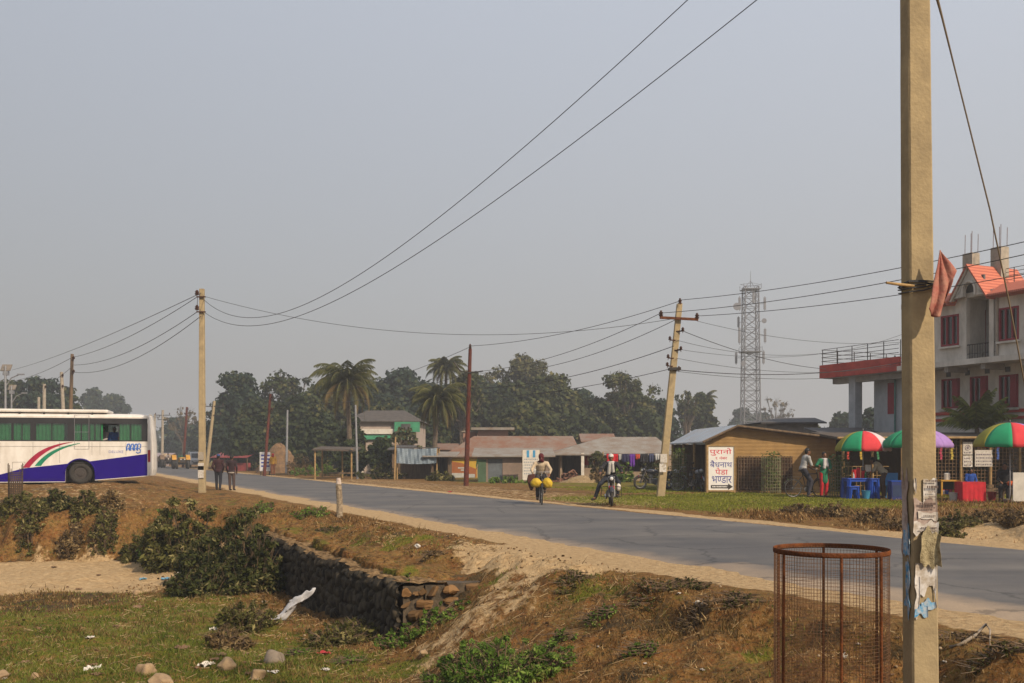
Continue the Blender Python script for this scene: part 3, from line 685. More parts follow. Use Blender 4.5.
# far-left concrete pole
LP = Vector((-12.70, 41, Z(-12.7, 41) - .2)); LPT = at(202, 289, 41)
lp, _ = taper_pole(LP, LPT, .26, .18, M_conc, 'tall concrete pole with torn papers standing behind the two walkers')
def child(mb, name, m, root, label=None, smooth=False):
    o = mb.build(name, m, smooth=smooth); o.parent = root; o.matrix_parent_inverse = Matrix.Translation(-root.location)
    if label: o['label'] = label
    return o
for py_ in (295, 310):
    mb = MB(); p = at(197, py_, 40.85); insulator(mb, p, .2, .09); mb.bb(p.x - .02, p.x + .35, p.y - .03, p.y + .03, p.z - .1, p.z - .05); child(mb, 'insulator', M_insul, lp)
mb = MB(); mb.tube([at(197.5, 297, 40.8), at(197, 310, 40.8)], .012, 5); child(mb, 'jumper_wire', M_wire, lp)
for py0, py1, m in ((460, 452, M_conc2), (478, 463, M_paper), (470, 466, M_bl)):
    z1, z0 = at(0, py1, 40.8).z, at(0, py0, 40.8).z; mb = MB(); mb.bb(-12.7 - .12, -12.7 + .11, 40.82, 40.836, z0, z1); child(mb, 'poster', m, lp)

# leaning pole with cross-arm
HPB = at(660, 499, 37.2); HPB.z = Z(HPB.x, HPB.y) - .2; HPT = at(679.5, 304, 37.2)
hp, d_ = taper_pole(HPB, HPT, .29, .20, M_conc, 'leaning concrete pole with steel cross-arm and insulators on the lawn')
mb = MB(); p = at(679, 318.5, 37.0); R_ = Matrix.Rotation(R(3), 3, 'Y'); mb.box(p, (1.42, .09, .09), mtx=R_); child(mb, 'crossarm', M_brown if 0 else M_rust, hp)
for px_, py_ in ((661, 316.5), (697, 319)):
    mb = MB(); insulator(mb, at(px_, py_, 37.0), .22, .08); child(mb, 'insulator', M_insul, hp)
mb = MB(); insulator(mb, at(680, 305, 37.15), .25, .07); child(mb, 'insulator', M_insul, hp)
for k, py_ in enumerate((331, 340, 350, 358, 366, 370)):
    mb = MB(); x_ = 679.5 - (py_ - 304) * .1; s_ = (1, -1, 1, -1, -1, 1)[k]; p = at(x_ + s_ * 6, py_, 37.0)
    mb.tube([p + Vector((-s_ * .22, .1, 0)), p], .025, 6); insulator(mb, p, .14, .06); child(mb, 'insulator', M_insul, hp)
mb = MB(); p = at(674.5, 369, 37.15)
mb.box(p, (.42, .40, .1)); child(mb, 'clamp_band', M_dark, hp)
for z0p, z1p, m in ((462, 454, M_paper), (470, 465, M_bl)):
    mb = MB(); p = at(663.8 if z0p < 465 else 663, (z0p + z1p) / 2, 36.95); mb.bb(p.x - .13, p.x + .12, p.y - .01, p.y + .002, p.z - .17, p.z + .15); child(mb, 'poster', m, hp)

# red-brown steel pole
RPB = at(466, 487, 50); RPT = at(470.2, 349, 50)
rp, _ = taper_pole((RPB.x, 50, Z(RPB.x, 50) - .1), RPT, .26, .17, M_redpole, 'red and rust painted steel pole with a bent bracket before the tin roofed houses', square=False)
mb = MB(); p = at(469, 373, 49.9)
mb.tube([p + Vector((-.75, 0, .55)), p + Vector((-.45, 0, .12)), p, p + Vector((.25, 0, .02)), p + Vector((.7, 0, .1))], .035, 6); child(mb, 'bracket', M_dark, rp)
mb = MB(); insulator(mb, RPT, .25, .08); child(mb, 'insulator', M_insul, rp)

# further poles, each in its own place
def simple_pole(pxb, pyb, pxt, pyt, Y, w0, w1, m, label, arm=None, square=False, name='utility_pole', ins=2):
    b = at(pxb, pyb, Y); tp = at(pxt, pyt, Y); z = min(b.z, Z(b.x, Y)) - .1
    r_, _ = taper_pole((b.x, Y, z), tp, w0, w1, m, label, square=square, name=name)
    if arm:
        for (dz, L) in arm:
            mb = MB(); mb.box(tp + Vector((0, -.1, -dz)), (L, .09, .09)); child(mb, 'crossarm', M_dark, r_)
            mb = MB()
            for s_ in (-1, 1): insulator(mb, tp + Vector((s_ * L * .47, -.1, -dz + .1)), .22, .08)
            child(mb, 'insulator_pair', M_insul, r_)
    elif ins:
        for k in range(ins):
            mb = MB(); q = tp + Vector((.14, -.1, -.35 - k * .9)); insulator(mb, q, .2, .09); mb.bb(q.x - .2, q.x + .02, q.y - .03, q.y + .03, q.z - .09, q.z - .05); child(mb, 'insulator', M_insul, r_)
    return r_
simple_pole(69, 452, 72.2, 354, 67, .30, .20, M_brown, 'dark brown pole with two insulators rising behind the bus roof', square=False)
simple_pole(66, 455, 61.5, 372, 82, .34, .26, M_conc2, 'leaning grey pole just left of the dark brown pole behind the bus')
simple_pole(44, 458, 44.3, 384, 98, .40, .3, M_conc2, 'short pale pole further back beyond the bus roof', ins=1)
simple_pole(38.5, 458, 38.8, 397, 118, .40, .3, M_conc2, 'faint far pole next to the trees behind the bus', ins=0)
simple_pole(162, 464, 162.8, 410, 135, .42, .30, M_conc2, 'distant concrete pole with two cross-arms just right of the bus', arm=((.7, 2.0), (1.3, 1.3)))
simple_pole(154.5, 462, 154.8, 414, 165, .4, .3, M_conc2, 'very distant pole with cross-arm right against the bus rear', arm=((.5, 1.8),))
simple_pole(183, 459, 187, 407, 128, .36, .28, M_redpole, 'distant brownish leaning pole above the tractors', ins=1)
simple_pole(206.5, 462, 214.5, 401, 112, .42, .3, M_conc, 'distant leaning pole with cross-arm just right of the tall concrete pole', arm=((.6, 2.1), (1.6, 1.5)))
simple_pole(264, 477, 270.5, 394, 76, .26, .18, M_redpole, 'thin red-brown leaning pole in front of the white board', ins=2)
simple_pole(286.3, 473, 287.5, 410, 84, .22, .16, M_galv, 'slim pale grey post against the dark trees', ins=0, name='lamp_post')
simple_pole(357.6, 477, 355.5, 405, 64, .16, .12, M_galv, 'thin white post in front of the coconut palm', ins=0, name='lamp_post')
simple_pole(394.5, 478, 395.5, 437, 62, .12, .1, M_bamboo, 'short bamboo post near the blue tarpaulin stall', ins=0, name='bamboo_post')

# cables
g1 = 'cables between the poles'
cable((-12.6, 40.9, 7.95), (2.45, 5.9, 5.63), 1.757, (.011, .0034), 'upper cable sweeping from the tall concrete pole to the near pole', g1, 90)
cable((-12.6, 40.9, 7.45), (2.45, 5.9, 5.10), 1.451, (.011, .0034), 'lower cable sweeping from the tall concrete pole to the near pole', g1, 90)
cable(at(203, 296, 40.9), at(678, 318, 37.1), 1.05, .009, 'thin sagging cable crossing from the tall concrete pole to the leaning pole', g1)
cable(at(197, 297, 40.8), at(74, 357, 66.9), .35, .014, 'cable from top insulator of tall concrete pole to the dark brown pole', g1)
cable(at(197, 312, 40.8), at(73, 365, 66.9), .55, .014, 'cable from lower insulator of tall concrete pole to the dark brown pole', g1)
cable(at(201, 316, 40.8), at(73, 372, 66.9), .75, .014, 'lowest slack cable from the tall concrete pole towards the brown pole', g1)
cable(at(201, 293, 40.8), at(12, 370, 90), .3, .014, 'long faint cable from the tall concrete pole out beyond the solar lamps', g1)
cable(at(73, 357, 66.9), at(14, 381, 92), .2, .016, 'cable running left from the dark brown pole above the bus', g1)
cable(at(73, 366, 66.9), at(45, 386, 98), .1, .016, 'short cable between the brown pole and the pale pole behind the bus', g1)
cable(at(680, 301, 37.1), at(470, 346, 50), .32, .012, 'top cable from the leaning pole down to the red pole', g1)
cable(at(661, 313, 37.0), at(470, 372, 50), .45, .012, 'second cable from the leaning pole to the red pole bracket', g1)
cable(at(675, 320, 37.0), at(480, 373, 50), .55, .012, 'third cable from the leaning pole to the red pole bracket', g1)
cable(at(674, 346, 37.0), at(470, 388, 50), .40, .014, 'thick cable from middle of the leaning pole over the trees', g1)
cable(at(674, 368, 37.0), at(470, 398, 50), .25, .012, 'lowest cable from the leaning pole towards the red pole', g1)
cable(at(470, 347, 50), at(271, 396, 76), .8, .013, 'cable from the red pole away to the thin red-brown pole', g1)
cable(at(470, 372, 50), at(271, 400, 76), .8, .013, 'lower cable from the red pole away to the thin red-brown pole', g1)
e1 = Vector((18.2, 10, 7.4))
cable(at(680, 300, 37.1), e1, .72, .011, 'top cable leaving the leaning pole to the right above the house', g1, 70)
cable(at(661, 313, 37.0), e1 + Vector((-.7, -.3, -.45)), .72, .011, 'middle cable leaving the leaning pole to the right past the house roof', g1, 70)
cable(at(697, 316, 37.0), e1 + Vector((.5, .3, -.75)), .70, .011, 'lower cable leaving the leaning pole cross-arm to the right', g1, 70)
Ybd = 47.0
cable(at(683, 331, 37.0), at(826, 369, 49.5), .25, .013, 'service cable sloping from the leaning pole to the red terrace edge', g1)
cable(at(697, 321, 37.0), at(903, 342, 45), .35, .008, 'faint upper service cable reaching the white house', g1)
cable(at(676, 340, 37.0), at(903, 334, 45), .75, .008, 'slack faint service cable crossing behind the tower', g1)
cable(at(677, 349, 37.0), at(826, 353, 49.5), .25, .008, 'thin service cable ending at the terrace railing', g1)
cable(at(676, 358, 37.0), at(903, 364, 45), .45, .008, 'thin service cable passing under the terrace railing', g1)
cable(at(675, 369.5, 37.0), at(903, 362, 45), .35, .015, 'thick dark service cable crossing to the white house', g1)
cable(at(675, 371, 37.0), at(903, 370, 45), .35, .009, 'thin companion of the thick dark service cable', g1)

# tree guard
def tree_guard():
    c = at(831, 0, 5.95); cx, cy = c.x, 5.95; zb = Z(cx, cy) - .05
    root = thing('tree_guard', (cx, cy, zb), 0, 'rusty round wire mesh tree guard standing empty by the near pole', 'tree guard')
    H = pz(553) - zb; r = .332
    mb = MB(); mb.ring((0, 0, H), r, .003, n=72, m=8, sz=.016); mb.build('top_hoop', M_rust, root, smooth=True)
    mb = MB(); mb.ring((0, 0, .12), r, .003, n=72, m=8, sz=.018); mb.build('lower_hoop', M_rust, root, smooth=True)
    for k, a in enumerate((R(200), R(262), R(307), R(20), R(80), R(140))):
        x, y = math.cos(a) * r, math.sin(a) * r; mb = MB(); mb.tube([(x * 1.02, y * 1.02, -.1), (x, y, H - .01)], .0085, 8); mb.build('upright_bar', M_rust, root)
    mb = MB(); nv = 104
    for k in range(nv):
        a = 2 * math.pi * k / nv + random.uniform(-.006, .006); x, y = math.cos(a) * (r - .004), math.sin(a) * (r - .004)
        mb.tube([(x, y, .03), (x * (1 + random.uniform(-.01, .01)), y, H * .5), (x, y, H)], .00105, 4)
    z = .06
    while z < H: mb.ring((0, 0, z + random.uniform(-.002, .002)), r - .0045, .00105, n=64, m=4); z += .021
    mb.build('wire_mesh', mat('rusty_wire', (.19, .10, .05), .8, (.11, .055, .03), 20), root)
tree_guard()

# roadside marker post
p = at(339.5, 0, 26)
def marker_post():
    x, y = p.x, 26.0; z = Z(x, y) - .1; root = thing('marker_post', (x, y, z), 0, 'stubby pale wooden marker post at the road edge', 'post')
    top = at(339, 478, 26).z - z; h = top
    mb = MB(); mb.tube([(0, 0, 0), (.01, 0, h * .4), (-.02, 0, h * .8), (-.02, 0, h * .86)], [.085, .08, .08, .072], 9); mb.build('shaft', mat('peeling_post', (.38, .31, .22), .9, (.12, .085, .05), 14, .5, .5), root)
    mb = MB(); mb.tube([(-.02, 0, h * .86), (-.02, 0, h * .9), (-.025, 0, h)], [.074, .068, .052], 9); mb.build('painted_tip', mat('post_tip', (.55, .50, .44), .85, (.3, .2, .16), 16, .5), root)
marker_post()

# solar street lamps
for (px_, pyt, Y, s_, lab) in ((5.5, 366, 62, 1.0, 'tall solar street lamp with flat panel at the far left'), (11.5, 386, 74, .9, 'shorter solar street lamp right beside the tall one')):
    b = at(px_, 455, Y); zg = 0; tp = at(px_, pyt, Y)
    root = thing('solar_lamp', (b.x, Y, zg), 0, lab, 'street lamp'); h = tp.z
    MB().tube([(0, 0, -.1), (0, 0, h)], .07 * s_, 8).build('mast', M_galv, root)
    Mx = Matrix.Rotation(R(38), 3, 'X')
    MB().box((0, .1, h - .1), (.62 * s_, .5 * s_, .05), mtx=Matrix.Rotation(R(55), 3, 'X')).build('solar_panel', mat('panel_cells', (.20, .17, .14), .5, (.13, .11, .09), 3), root)
    MB().box((0, .06, h - .45), (.3, .25, .25)).build('battery_box', M_galv, root)
    m_ = MB().tube([(0, 0, h - 1.3), (.35, 0, h - .75), (.8, 0, h - .55)], .035, 6); m_.build('lamp_arm', M_galv, root)
    MB().box((.95, 0, h - .52), (.4, .16, .08)).build('lamp_head', M_galv, root)

# ------------------------------------------------------------------ telecom lattice tower
def tower():
    Y = 200; b = at(750.5, 455, Y); root = thing('lattice_tower', (b.x, Y, 0), 0, 'tall grey lattice telecom tower rising behind the thatched hut', 'tower')
    H = at(0, 287, Y).z; m = mat('hazy_galvanised', (.17, .17, .19), .6)
    def half(z): return 1.72 - .40 * (z / H)
    legs = [(-1, -1), (1, -1), (1, 1), (-1, 1)]
    for sx, sy in legs:
        MB().tube([(sx * half(0), sy * half(0), -.2), (sx * half(H), sy * half(H), H)], .13, 6).build('leg', m, root)
    mb = MB(); nb = 17
    for k in range(nb):
        z0, z1 = H * k / nb, H * (k + 1) / nb; a0, a1 = half(z0), half(z1)
        for q in range(4):
            (x0, y0), (x1, y1) = legs[q], legs[(q + 1) % 4]
            mb.tube([(x0 * a0, y0 * a0, z0), (x1 * a1, y1 * a1, z1)], .06, 4); mb.tube([(x1 * a0, y1 * a0, z0), (x0 * a1, y0 * a1, z1)], .06, 4)
            mb.tube([(x0 * a1, y0 * a1, z1), (x1 * a1, y1 * a1, z1)], .06, 4)
    mb.build('bracing', m, root)
    for z in (H * .985, H * .63):
        w = half(z) * 2 + .8; mb = MB(); mb.box((0, 0, z), (w, w, .12))
        for sx, sy in legs: mb.tube([(sx * w / 2, sy * w / 2, z), (sx * w / 2, sy * w / 2, z + 1)], .05, 4)
        mb.ring((0, 0, z + 1), w * .6, .04, n=4, m=4); mb.build('platform', m, root)
    for k, (x, y, z, h) in enumerate(((-2.5, -1.4, .90, 2.4), (2.5, -1.4, .90, 2.4), (0, -2.4, .93, 2.2), (-2.5, -1.2, .72, 3.0), (2.6, -1.2, .72, 2.6), (-2.6, 1.2, .60, 2.2), (2.6, 0, .60, 2.4), (-2.4, 0, .80, 2.0))):
        mb = MB(); mb.box((x, y, H * z), (.42, .28, h)); mb.tube([(x, y, H * z - h * .6), (x, y, H * z + h * .6)], .07, 5); mb.tube([(x, y, H * z), (x * .6, y * .6, H * z)], .05, 4); mb.build('antenna_panel', m, root)
    for (x, z, r) in ((-3.2, .88, .75), (-1.9, .56, .5), (2.2, .80, .5)):
        mb = MB(); mb.cyl((x, -2.0, H * z), (0, 1, 0), r, .3, 16, r * .7); mb.tube([(x, -1.8, H * z), (x * .5, -1.2, H * z)], .06, 4); mb.build('dish_antenna', m, root)
    MB().tube([(0, 0, H), (0, 0, H + 3.2)], [.08, .03], 6).build('lightning_rod', m, root)
    MB().tube([(-1.2, -1.2, H), (0, 0, H + 1.2), (1.2, 1.2, H)], .06, 4).build('top_frame', m, root)
tower()
# ------------------------------------------------------------------ white house on the right (u along the road side, v away from it)
UO = Vector((15.74, 50.6, 0)); UX, UY = .42, -.9075
def white_house():
    ang = math.atan2(UY, UX)
    root = thing('white_house', UO, ang, 'white three storey house with red window frames and red tiled edges', 'house')
    def Lp(px): k = (px - 512) / F; return (k * UO.y - UO.x) / (UX - k * UY)
    def zp(px, py): L = Lp(px); return EYE + (HOR - py) / F * (UO.y + UY * L)
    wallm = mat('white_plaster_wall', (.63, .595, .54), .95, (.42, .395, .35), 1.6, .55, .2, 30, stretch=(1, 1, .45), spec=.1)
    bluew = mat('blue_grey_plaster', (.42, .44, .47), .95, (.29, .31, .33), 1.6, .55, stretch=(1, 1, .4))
    redm = mat('red_trim_paint', (.50, .085, .065), .85, (.33, .06, .05), 2, .5, spec=.1)
    tile = stripemat('red_roof_tiles', (.52, .165, .10), (.36, .095, .06), 3.2, 'X', .4, .7, (.35, .1, .07), .3, .5)
    framem = mat('maroon_window_frame', (.26, .02, .035), .6)
    shade = mat('shaded_slab_concrete', (.36, .34, .32), .9)  # grey for slabs and recessed walls, their shade put into the colour
    # local frame: x = along L, y = into the building, z up (rotation makes +y of local = away? sign set here)
    # after rotating by ang, local +y points to (-sin, cos) = (0.9075, 0.42): away from the road
    L0, L1 = Lp(903), 19.0       # main block
    W = 9.0
    zf = 5.55; zr = 8.30
    UC = 0.0; LCY = 1.1           # upper wall plane y = 0, lower wall plane recessed
    # lower storeys (recessed), rear block
    win_lo = [(941.8, 960, 409, 379.5), (970.2, 988.2, 408, 377), (999.3, 1018.5, 408, 375.5)]
    win_up = [(941.2, 959, 347, 316.5), (999.2, 1019, 341.5, 308.5)]
    def wall_with_holes(y0, th, x0, x1, z0, z1, holes):
        mb = MB(); xs = sorted({x0, x1, *[h[0] for h in holes], *[h[1] for h in holes]})
        for a, b in zip(xs[:-1], xs[1:]):
            hs = [h for h in holes if h[0] <= a + 1e-6 and h[1] >= b - 1e-6]; z = z0
            for h in sorted(hs, key=lambda h: h[2]):
                if h[2] > z: mb.bb(a, b, y0, y0 + th, z, h[2])
                z = h[3]
            if z < z1: mb.bb(a, b, y0, y0 + th, z, z1)
        return mb
    # for the recessed wall, solve the pixel -> L at that plane
    def Lq(px, y): # point = UO + L*(UX,UY) + y*(.9075,.42)
        k = (px - 512) / F; ox, oy = UO.x + y * .9075, UO.y + y * .42; return (k * oy - ox) / (UX - k * UY)
    def zq(px, py, y): L = Lq(px, y); return EYE + (HOR - py) / F * (UO.y + y * .42 + UY * L)
    holes_lo = [(Lq(a, LCY), Lq(b, LCY), zq(a, c, LCY), zq(a, d, LCY)) for a, b, c, d in win_lo]
    x = holes_lo[-1][1] + 1.1
    holes_lo += [(x + k * 2.0, x + k * 2.0 + .95, 3.75, 5.15) for k in range(3)]
    wall_with_holes(LCY, .2, L0, L1, 0, zf - .12, holes_lo).build('lower_wall', wallm, root)
    L2 = Lq(962, 0); L3 = Lq(995.5, 0)
    holes_up = [(Lq(a, 0), Lq(b, 0), zq(a, c, 0), zq(a, d, 0)) for a, b, c, d in win_up]
    up1 = wall_with_holes(0, .2, L0, L2, zf + .12, zr, holes_up[:1]); up1.build('upper_wall', wallm, root)
    x = holes_up[1][1] + 1.3
    h2 = [holes_up[1], (x, x + .95, holes_up[1][2], holes_up[1][3]), (x + 2.3, x + 3.25, holes_up[1][2], holes_up[1][3])]
    wall_with_holes(0, .2, L3, L1, zf + .12, zr, h2).build('upper_wall', wallm, root)
    # recessed porch with door
    mb = MB(); mb.bb(L2, L2 + .12, .2, 1.3, zf + .12, zr); mb.bb(L3 - .12, L3, .2, 1.3, zf + .12, zr); mb.build('porch_side', wallm, root)
    dd0, dd1 = Lq(974.5, 1.3), Lq(984.5, 1.3); ztop = zq(976, 313, 1.3)
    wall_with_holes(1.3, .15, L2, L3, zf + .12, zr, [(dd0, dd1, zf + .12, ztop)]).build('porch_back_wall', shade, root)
    dr = MB(); dr.bb(dd0, dd1, 1.38, 1.42, zf + .13, ztop); d_o = dr.build('door', mat('dark_red_door', (.10, .02, .02), .6), root)
    fr = MB(); 
    for a, b in ((dd0 - .07, dd0 + .05), (dd1 - .05, dd1 + .07)): fr.bb(a, b, 1.26, 1.36, zf + .13, ztop + .07)
    fr.bb(dd0 + .05, dd1 - .05, 1.26, 1.36, ztop - .03, ztop + .07); fr.build('door_frame', framem, d_o)
    # floors, side and back walls, ceiling so that it is a closed building
    mb = MB(); mb.bb(L0 - .1, L1, -.28, W, zf - .12, zf + .12); mb.build('floor_slab', wallm, root)
    mb = MB()
    for k in range(7):
        xx = L0 + .5 + k * 1.9; mb.bb(xx, xx + .22, -.1, LCY, zf - .34, zf - .121)
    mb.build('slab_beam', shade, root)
    mb = MB(); mb.bb(L0, L0 + .2, LCY + .2, W, 0, zf - .12); mb.bb(L0, L0 + .2, .2, W, zf + .12, zr); mb.bb(L1 - .2, L1, LCY + .2, W, 0, zr); mb.bb(L0 + .2, L1 - .2, W - .2, W, 0, zr); mb.build('side_wall', wallm, root)
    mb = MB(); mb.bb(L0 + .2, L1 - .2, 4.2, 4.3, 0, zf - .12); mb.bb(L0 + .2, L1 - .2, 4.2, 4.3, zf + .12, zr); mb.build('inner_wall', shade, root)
    mb = MB(); mb.bb(L0 - .1, L1 + .1, -.02, W + .1, zr, zr + .2); mb.build('roof_slab', wallm, root)
    # windows
    def window(y, h):
        a, b, c, d = h; mb = MB(); t = .075
        mb.bb(a, a + t, y - .03, y + .1, c, d); mb.bb(b - t, b, y - .03, y + .1, c, d); mb.bb(a + t, b - t, y - .03, y + .1, c, c + t); mb.bb(a + t, b - t, y - .03, y + .1, d - t, d)
        w = (b - a) / 3
        for k in (1, 2): mb.bb(a + w * k - .03, a + w * k + .03, y - .02, y + .09, c + t, d - t)
        o = mb.build('window', framem, root)
        g = MB(); g.bb(a + t, b - t, y + .05, y + .06, c + t, d - t); g.build('pane', glassmat('house_glass', (.35, .40, .42)), o)
        cu = MB(); n = 40; cu.add([(a + t + (b - a - 2 * t) * i / n, y + .24 + .03 * math.sin(i * 1.3), z) for z in (c - .1, d + .1) for i in range(n + 1)], [(i, i + 1, n + 2 + i, n + 1 + i) for i in range(n)]); cu.build('curtain', mat('grey_curtain', (.30, .31, .31), .9), o)
        s = MB(); s.bb(a - .08, b + .08, y - .12, y - .031, c - .1, c - .02); s.build('sill', wallm, o)
    for h in holes_lo: window(LCY, h)
    # open shutter leaves on the lower windows: a solid maroon leaf over the right third
    for h in holes_lo[:3]:
        a, b, c, d = h; mb = MB(); mb.bb(b - (b - a) * .36, b - .05, LCY - .09, LCY - .035, c + .03, d - .03); mb.build('shutter', framem, root)
    for h in [holes_up[0]] + h2: window(0, h)
    # vents above the lower windows
    for k in range(9):
        xx = L0 + .45 + k * 1.02; mb = MB(); mb.bb(xx, xx + .24, LCY - .015, LCY - .001, 4.98 + .12, 5.22 + .1); mb.build('air_vent', mat('dark_vent', (.10, .10, .10), .9), root)
    # red bands under the lower windows
    zb0, zb1 = zq(970, 419, LCY), zq(970, 411, LCY)
    for (za, zz) in ((zb1 - .14, zb1), (zb0 - .07, zb0 + .05)):
        mb = MB(); mb.bb(L0, L1, LCY - .06, LCY - .003, za, zz); mb.build('red_band', redm, root)
    # gable above the porch
    gL, gR = Lq(952.5, -.3), Lq(987, -.3); gm_ = (Lq(965.5, -.3)); zE = zq(986, 296, -.3); zP = zq(965.5, 268, -.3)
    gmid = (gL + gR) / 2
    mb = MB()
    # front with an arched opening
    hw = .26; zs = zr - .02; n = 12
    outer = [(gL, zr + .0), (gL, zE), (gmid, zP), (gR, zE), (gR, zr + .0)]
    arch = [(gmid - hw, zr + .0)] + [(gmid - hw * math.cos(math.pi * i / n), zs + .25 + hw * 1.2 * math.sin(math.pi * i / n)) for i in range(n + 1)] + [(gmid + hw, zr + .0)]
    half = lambda sgn: None
    left = [(gL, zr), (gmid - hw, zr)] + [(gmid - hw * math.cos(math.pi * i / n), zs + .25 + hw * 1.2 * math.sin(math.pi * i / n)) for i in range(n // 2 + 1)] + [(gmid, zP), (gL, zE)]
    right = [(2 * gmid - a, b) for a, b in left][::-1]
    mb.prism(left, -.32, -.2); mb.prism(right, -.32, -.2)
    mb.build('gable_front', wallm, root)
    ar = MB()
    pts = [(gmid - (hw + .06) * math.cos(math.pi * i / n), -.36, zs + .25 + (hw + .06) * 1.2 * math.sin(math.pi * i / n)) for i in range(n + 1)]
    ar.tube([(gmid - hw - .06, -.36, zr + .02)] + pts + [(gmid + hw + .06, -.36, zr + .02)], .05, 6)
    ar.tube([(gL - .05, -.38, zE), (gmid, -.38, zP + .02), (gR + .05, -.38, zE)], .06, 6); ar.build('gable_moulding', wallm, root)
    bk = MB(); bk.bb(gmid - hw - .2, gmid + hw + .2, .0, .1, zr + .22, zP - .35); bk.build('arch_shade_panel', mat('attic_shade', (.12, .12, .12), .9), root)  # dark sheet behind the arch, coloured to stand for attic shade
    mb = MB()
    for sgn in (-1, 1):
        xe = gL - .15 if sgn < 0 else gR + .15; ze = zE - .05
        mb.slab([(gmid, -.5, zP + .13), (xe, -.5, ze), (xe, 2.6, ze), (gmid, 2.6, zP + .13)], .1)
    mb.build('gable_roof', tile, root)
    # eave roof band along the right
    mb = MB(); za, zb = zq(1000, 292, -.3), zq(1000, 282.5, 0)
    mb.add([(gR + .16, -.55, za - .05), (L1 + .2, -.55, za - .05), (L1 + .2, .35, zb), (gR + .16, .35, zb), (gR + .16, .35, za - .2), (L1 + .2, .35, za - .2), (gR + .16, -.55, za - .12), (L1 + .2, -.55, za - .12)], [(0, 1, 2, 3), (6, 7, 5, 4), (0, 3, 4, 6), (1, 7, 5, 2), (0, 6, 7, 1), (3, 2, 5, 4)])
    mb.add([(L0 + .5, -.55, za - .05), (gL - .16, -.55, za - .05), (gL - .16, .35, zb), (L0 + .5, .35, zb), (L0 + .5, .35, za - .2), (gL - .16, .35, za - .2), (L0 + .5, -.55, za - .12), (gL - .16, -.55, za - .12)], [(0, 1, 2, 3), (6, 7, 5, 4), (0, 3, 4, 6), (1, 7, 5, 2), (0, 6, 7, 1), (3, 2, 5, 4)])
    mb.build('eave_tiles', tile, root)
    # column stubs with bars
    for (pa, pb_, pt) in ((961.5, 972.5, 254.5), (989.5, 1001.5, 248.5)):
        y = 1.2; a, b = Lq(pa, y), Lq(pb_, y); z1 = zq(pa, pt, y); mb = MB(); mb.bb(a + .05, b - .02, y, y + (b - a) * .8, zr + .2, z1); cs = mb.build('column_stub', M_conc2, root)
        for i, (dx, dy) in enumerate(((.18, .15), (.8, .15), (.8, .8), (.2, .75))):
            mb = MB(); q = a + (b - a) * dx; mb.tube([(q, y + (b - a) * dy, z1 - .05), (q + .02, y + (b - a) * dy, z1 + .85 + .1 * (i % 2))], .012, 5); mb.build('rebar', M_rust, cs)
    # roof railing
    mb = MB(); zr0, zr1 = zq(1005, 284, 1.5), zq(1005, 269, 1.5); x = Lq(1001.5, 1.5)
    xs = x
    while xs < L1: mb.tube([(xs, 1.5, zr + .2), (xs, 1.5, zr1)], .02, 5); xs += .62
    for k in range(4): mb.tube([(x, 1.5, zr0 + (zr1 - zr0) * (k + 1) / 4), (L1, 1.5, zr0 + (zr1 - zr0) * (k + 1) / 4)], .013, 5)
    mb.build('roof_railing', M_dark, root)
    # porch railing and downpipe
    mb = MB(); zt_ = zf + .12 + .62; xs = L2 + .1
    while xs < L3 - .05: mb.tube([(xs, .04, zf + .12), (xs, .04, zt_)], .012, 5); xs += .13
    mb.tube([(L2, .04, zt_), (L3, .04, zt_)], .025, 6); mb.tube([(L2, .04, zf + .35), (L3, .04, zf + .35)], .015, 6); mb.build('porch_railing', M_dark, root)
    mb = MB(); mb.tube([(L3 + .12, -.05, zr - .1), (L3 + .12, -.05, zf + .1)], .05, 8); mb.build('downpipe', M_conc2, root)
    for xx in (L2 + .12, L3 - .2): 
        mb = MB(); mb.bb(xx - .1, xx + .12, -.02, .2, zf + .12, zr - .002); mb.build('porch_column', wallm, root)
    # terrace wing on the left
    TL = Lp(823.5) + .0
    zt0 = zp(823.5, 378.5); zt1 = zp(823.5, 365.5); D = 5.5
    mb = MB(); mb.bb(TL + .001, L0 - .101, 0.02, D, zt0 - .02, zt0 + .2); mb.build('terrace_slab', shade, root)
    mb = MB(); mb.bb(TL - .14, L0 - .11, -.14, 0, zt0, zt1); mb.bb(TL - .14, TL, 0, D, zt0, zt1); mb.build('terrace_parapet', redm, root)
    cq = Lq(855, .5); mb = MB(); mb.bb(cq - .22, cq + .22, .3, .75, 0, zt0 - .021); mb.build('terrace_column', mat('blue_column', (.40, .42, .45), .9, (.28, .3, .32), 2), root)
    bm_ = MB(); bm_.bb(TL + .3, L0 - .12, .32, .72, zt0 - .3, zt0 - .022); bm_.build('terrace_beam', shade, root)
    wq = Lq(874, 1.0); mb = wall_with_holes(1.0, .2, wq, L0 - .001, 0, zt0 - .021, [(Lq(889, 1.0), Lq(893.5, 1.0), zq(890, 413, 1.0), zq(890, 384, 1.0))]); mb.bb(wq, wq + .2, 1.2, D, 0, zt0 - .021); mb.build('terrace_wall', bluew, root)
    mb = MB(); mb.bb(Lq(888, 1), Lq(894.5, 1), .97, .995, zq(890, 414, 1.0), zq(890, 383, 1.0)); mb.build('shutter', framem, root)
    mb = MB(); q = Lq(896, 1); mb.tube([(q, .93, .2), (q, .93, zt1 + .2)], .04, 6); mb.build('downpipe', mat('green_pipe', (.08, .22, .20), .6), root)
    mb = MB(); hR = zp(823.5, 350) ; xs = TL
    while xs < L0: mb.tube([(xs, -.06, zt1 - .02), (xs, -.06, hR)], .022, 5); xs += 1.02
    ys = 1.0
    while ys < D: mb.tube([(TL - .07, ys, zt1 - .02), (TL - .07, ys, hR)], .022, 5); ys += 1.1
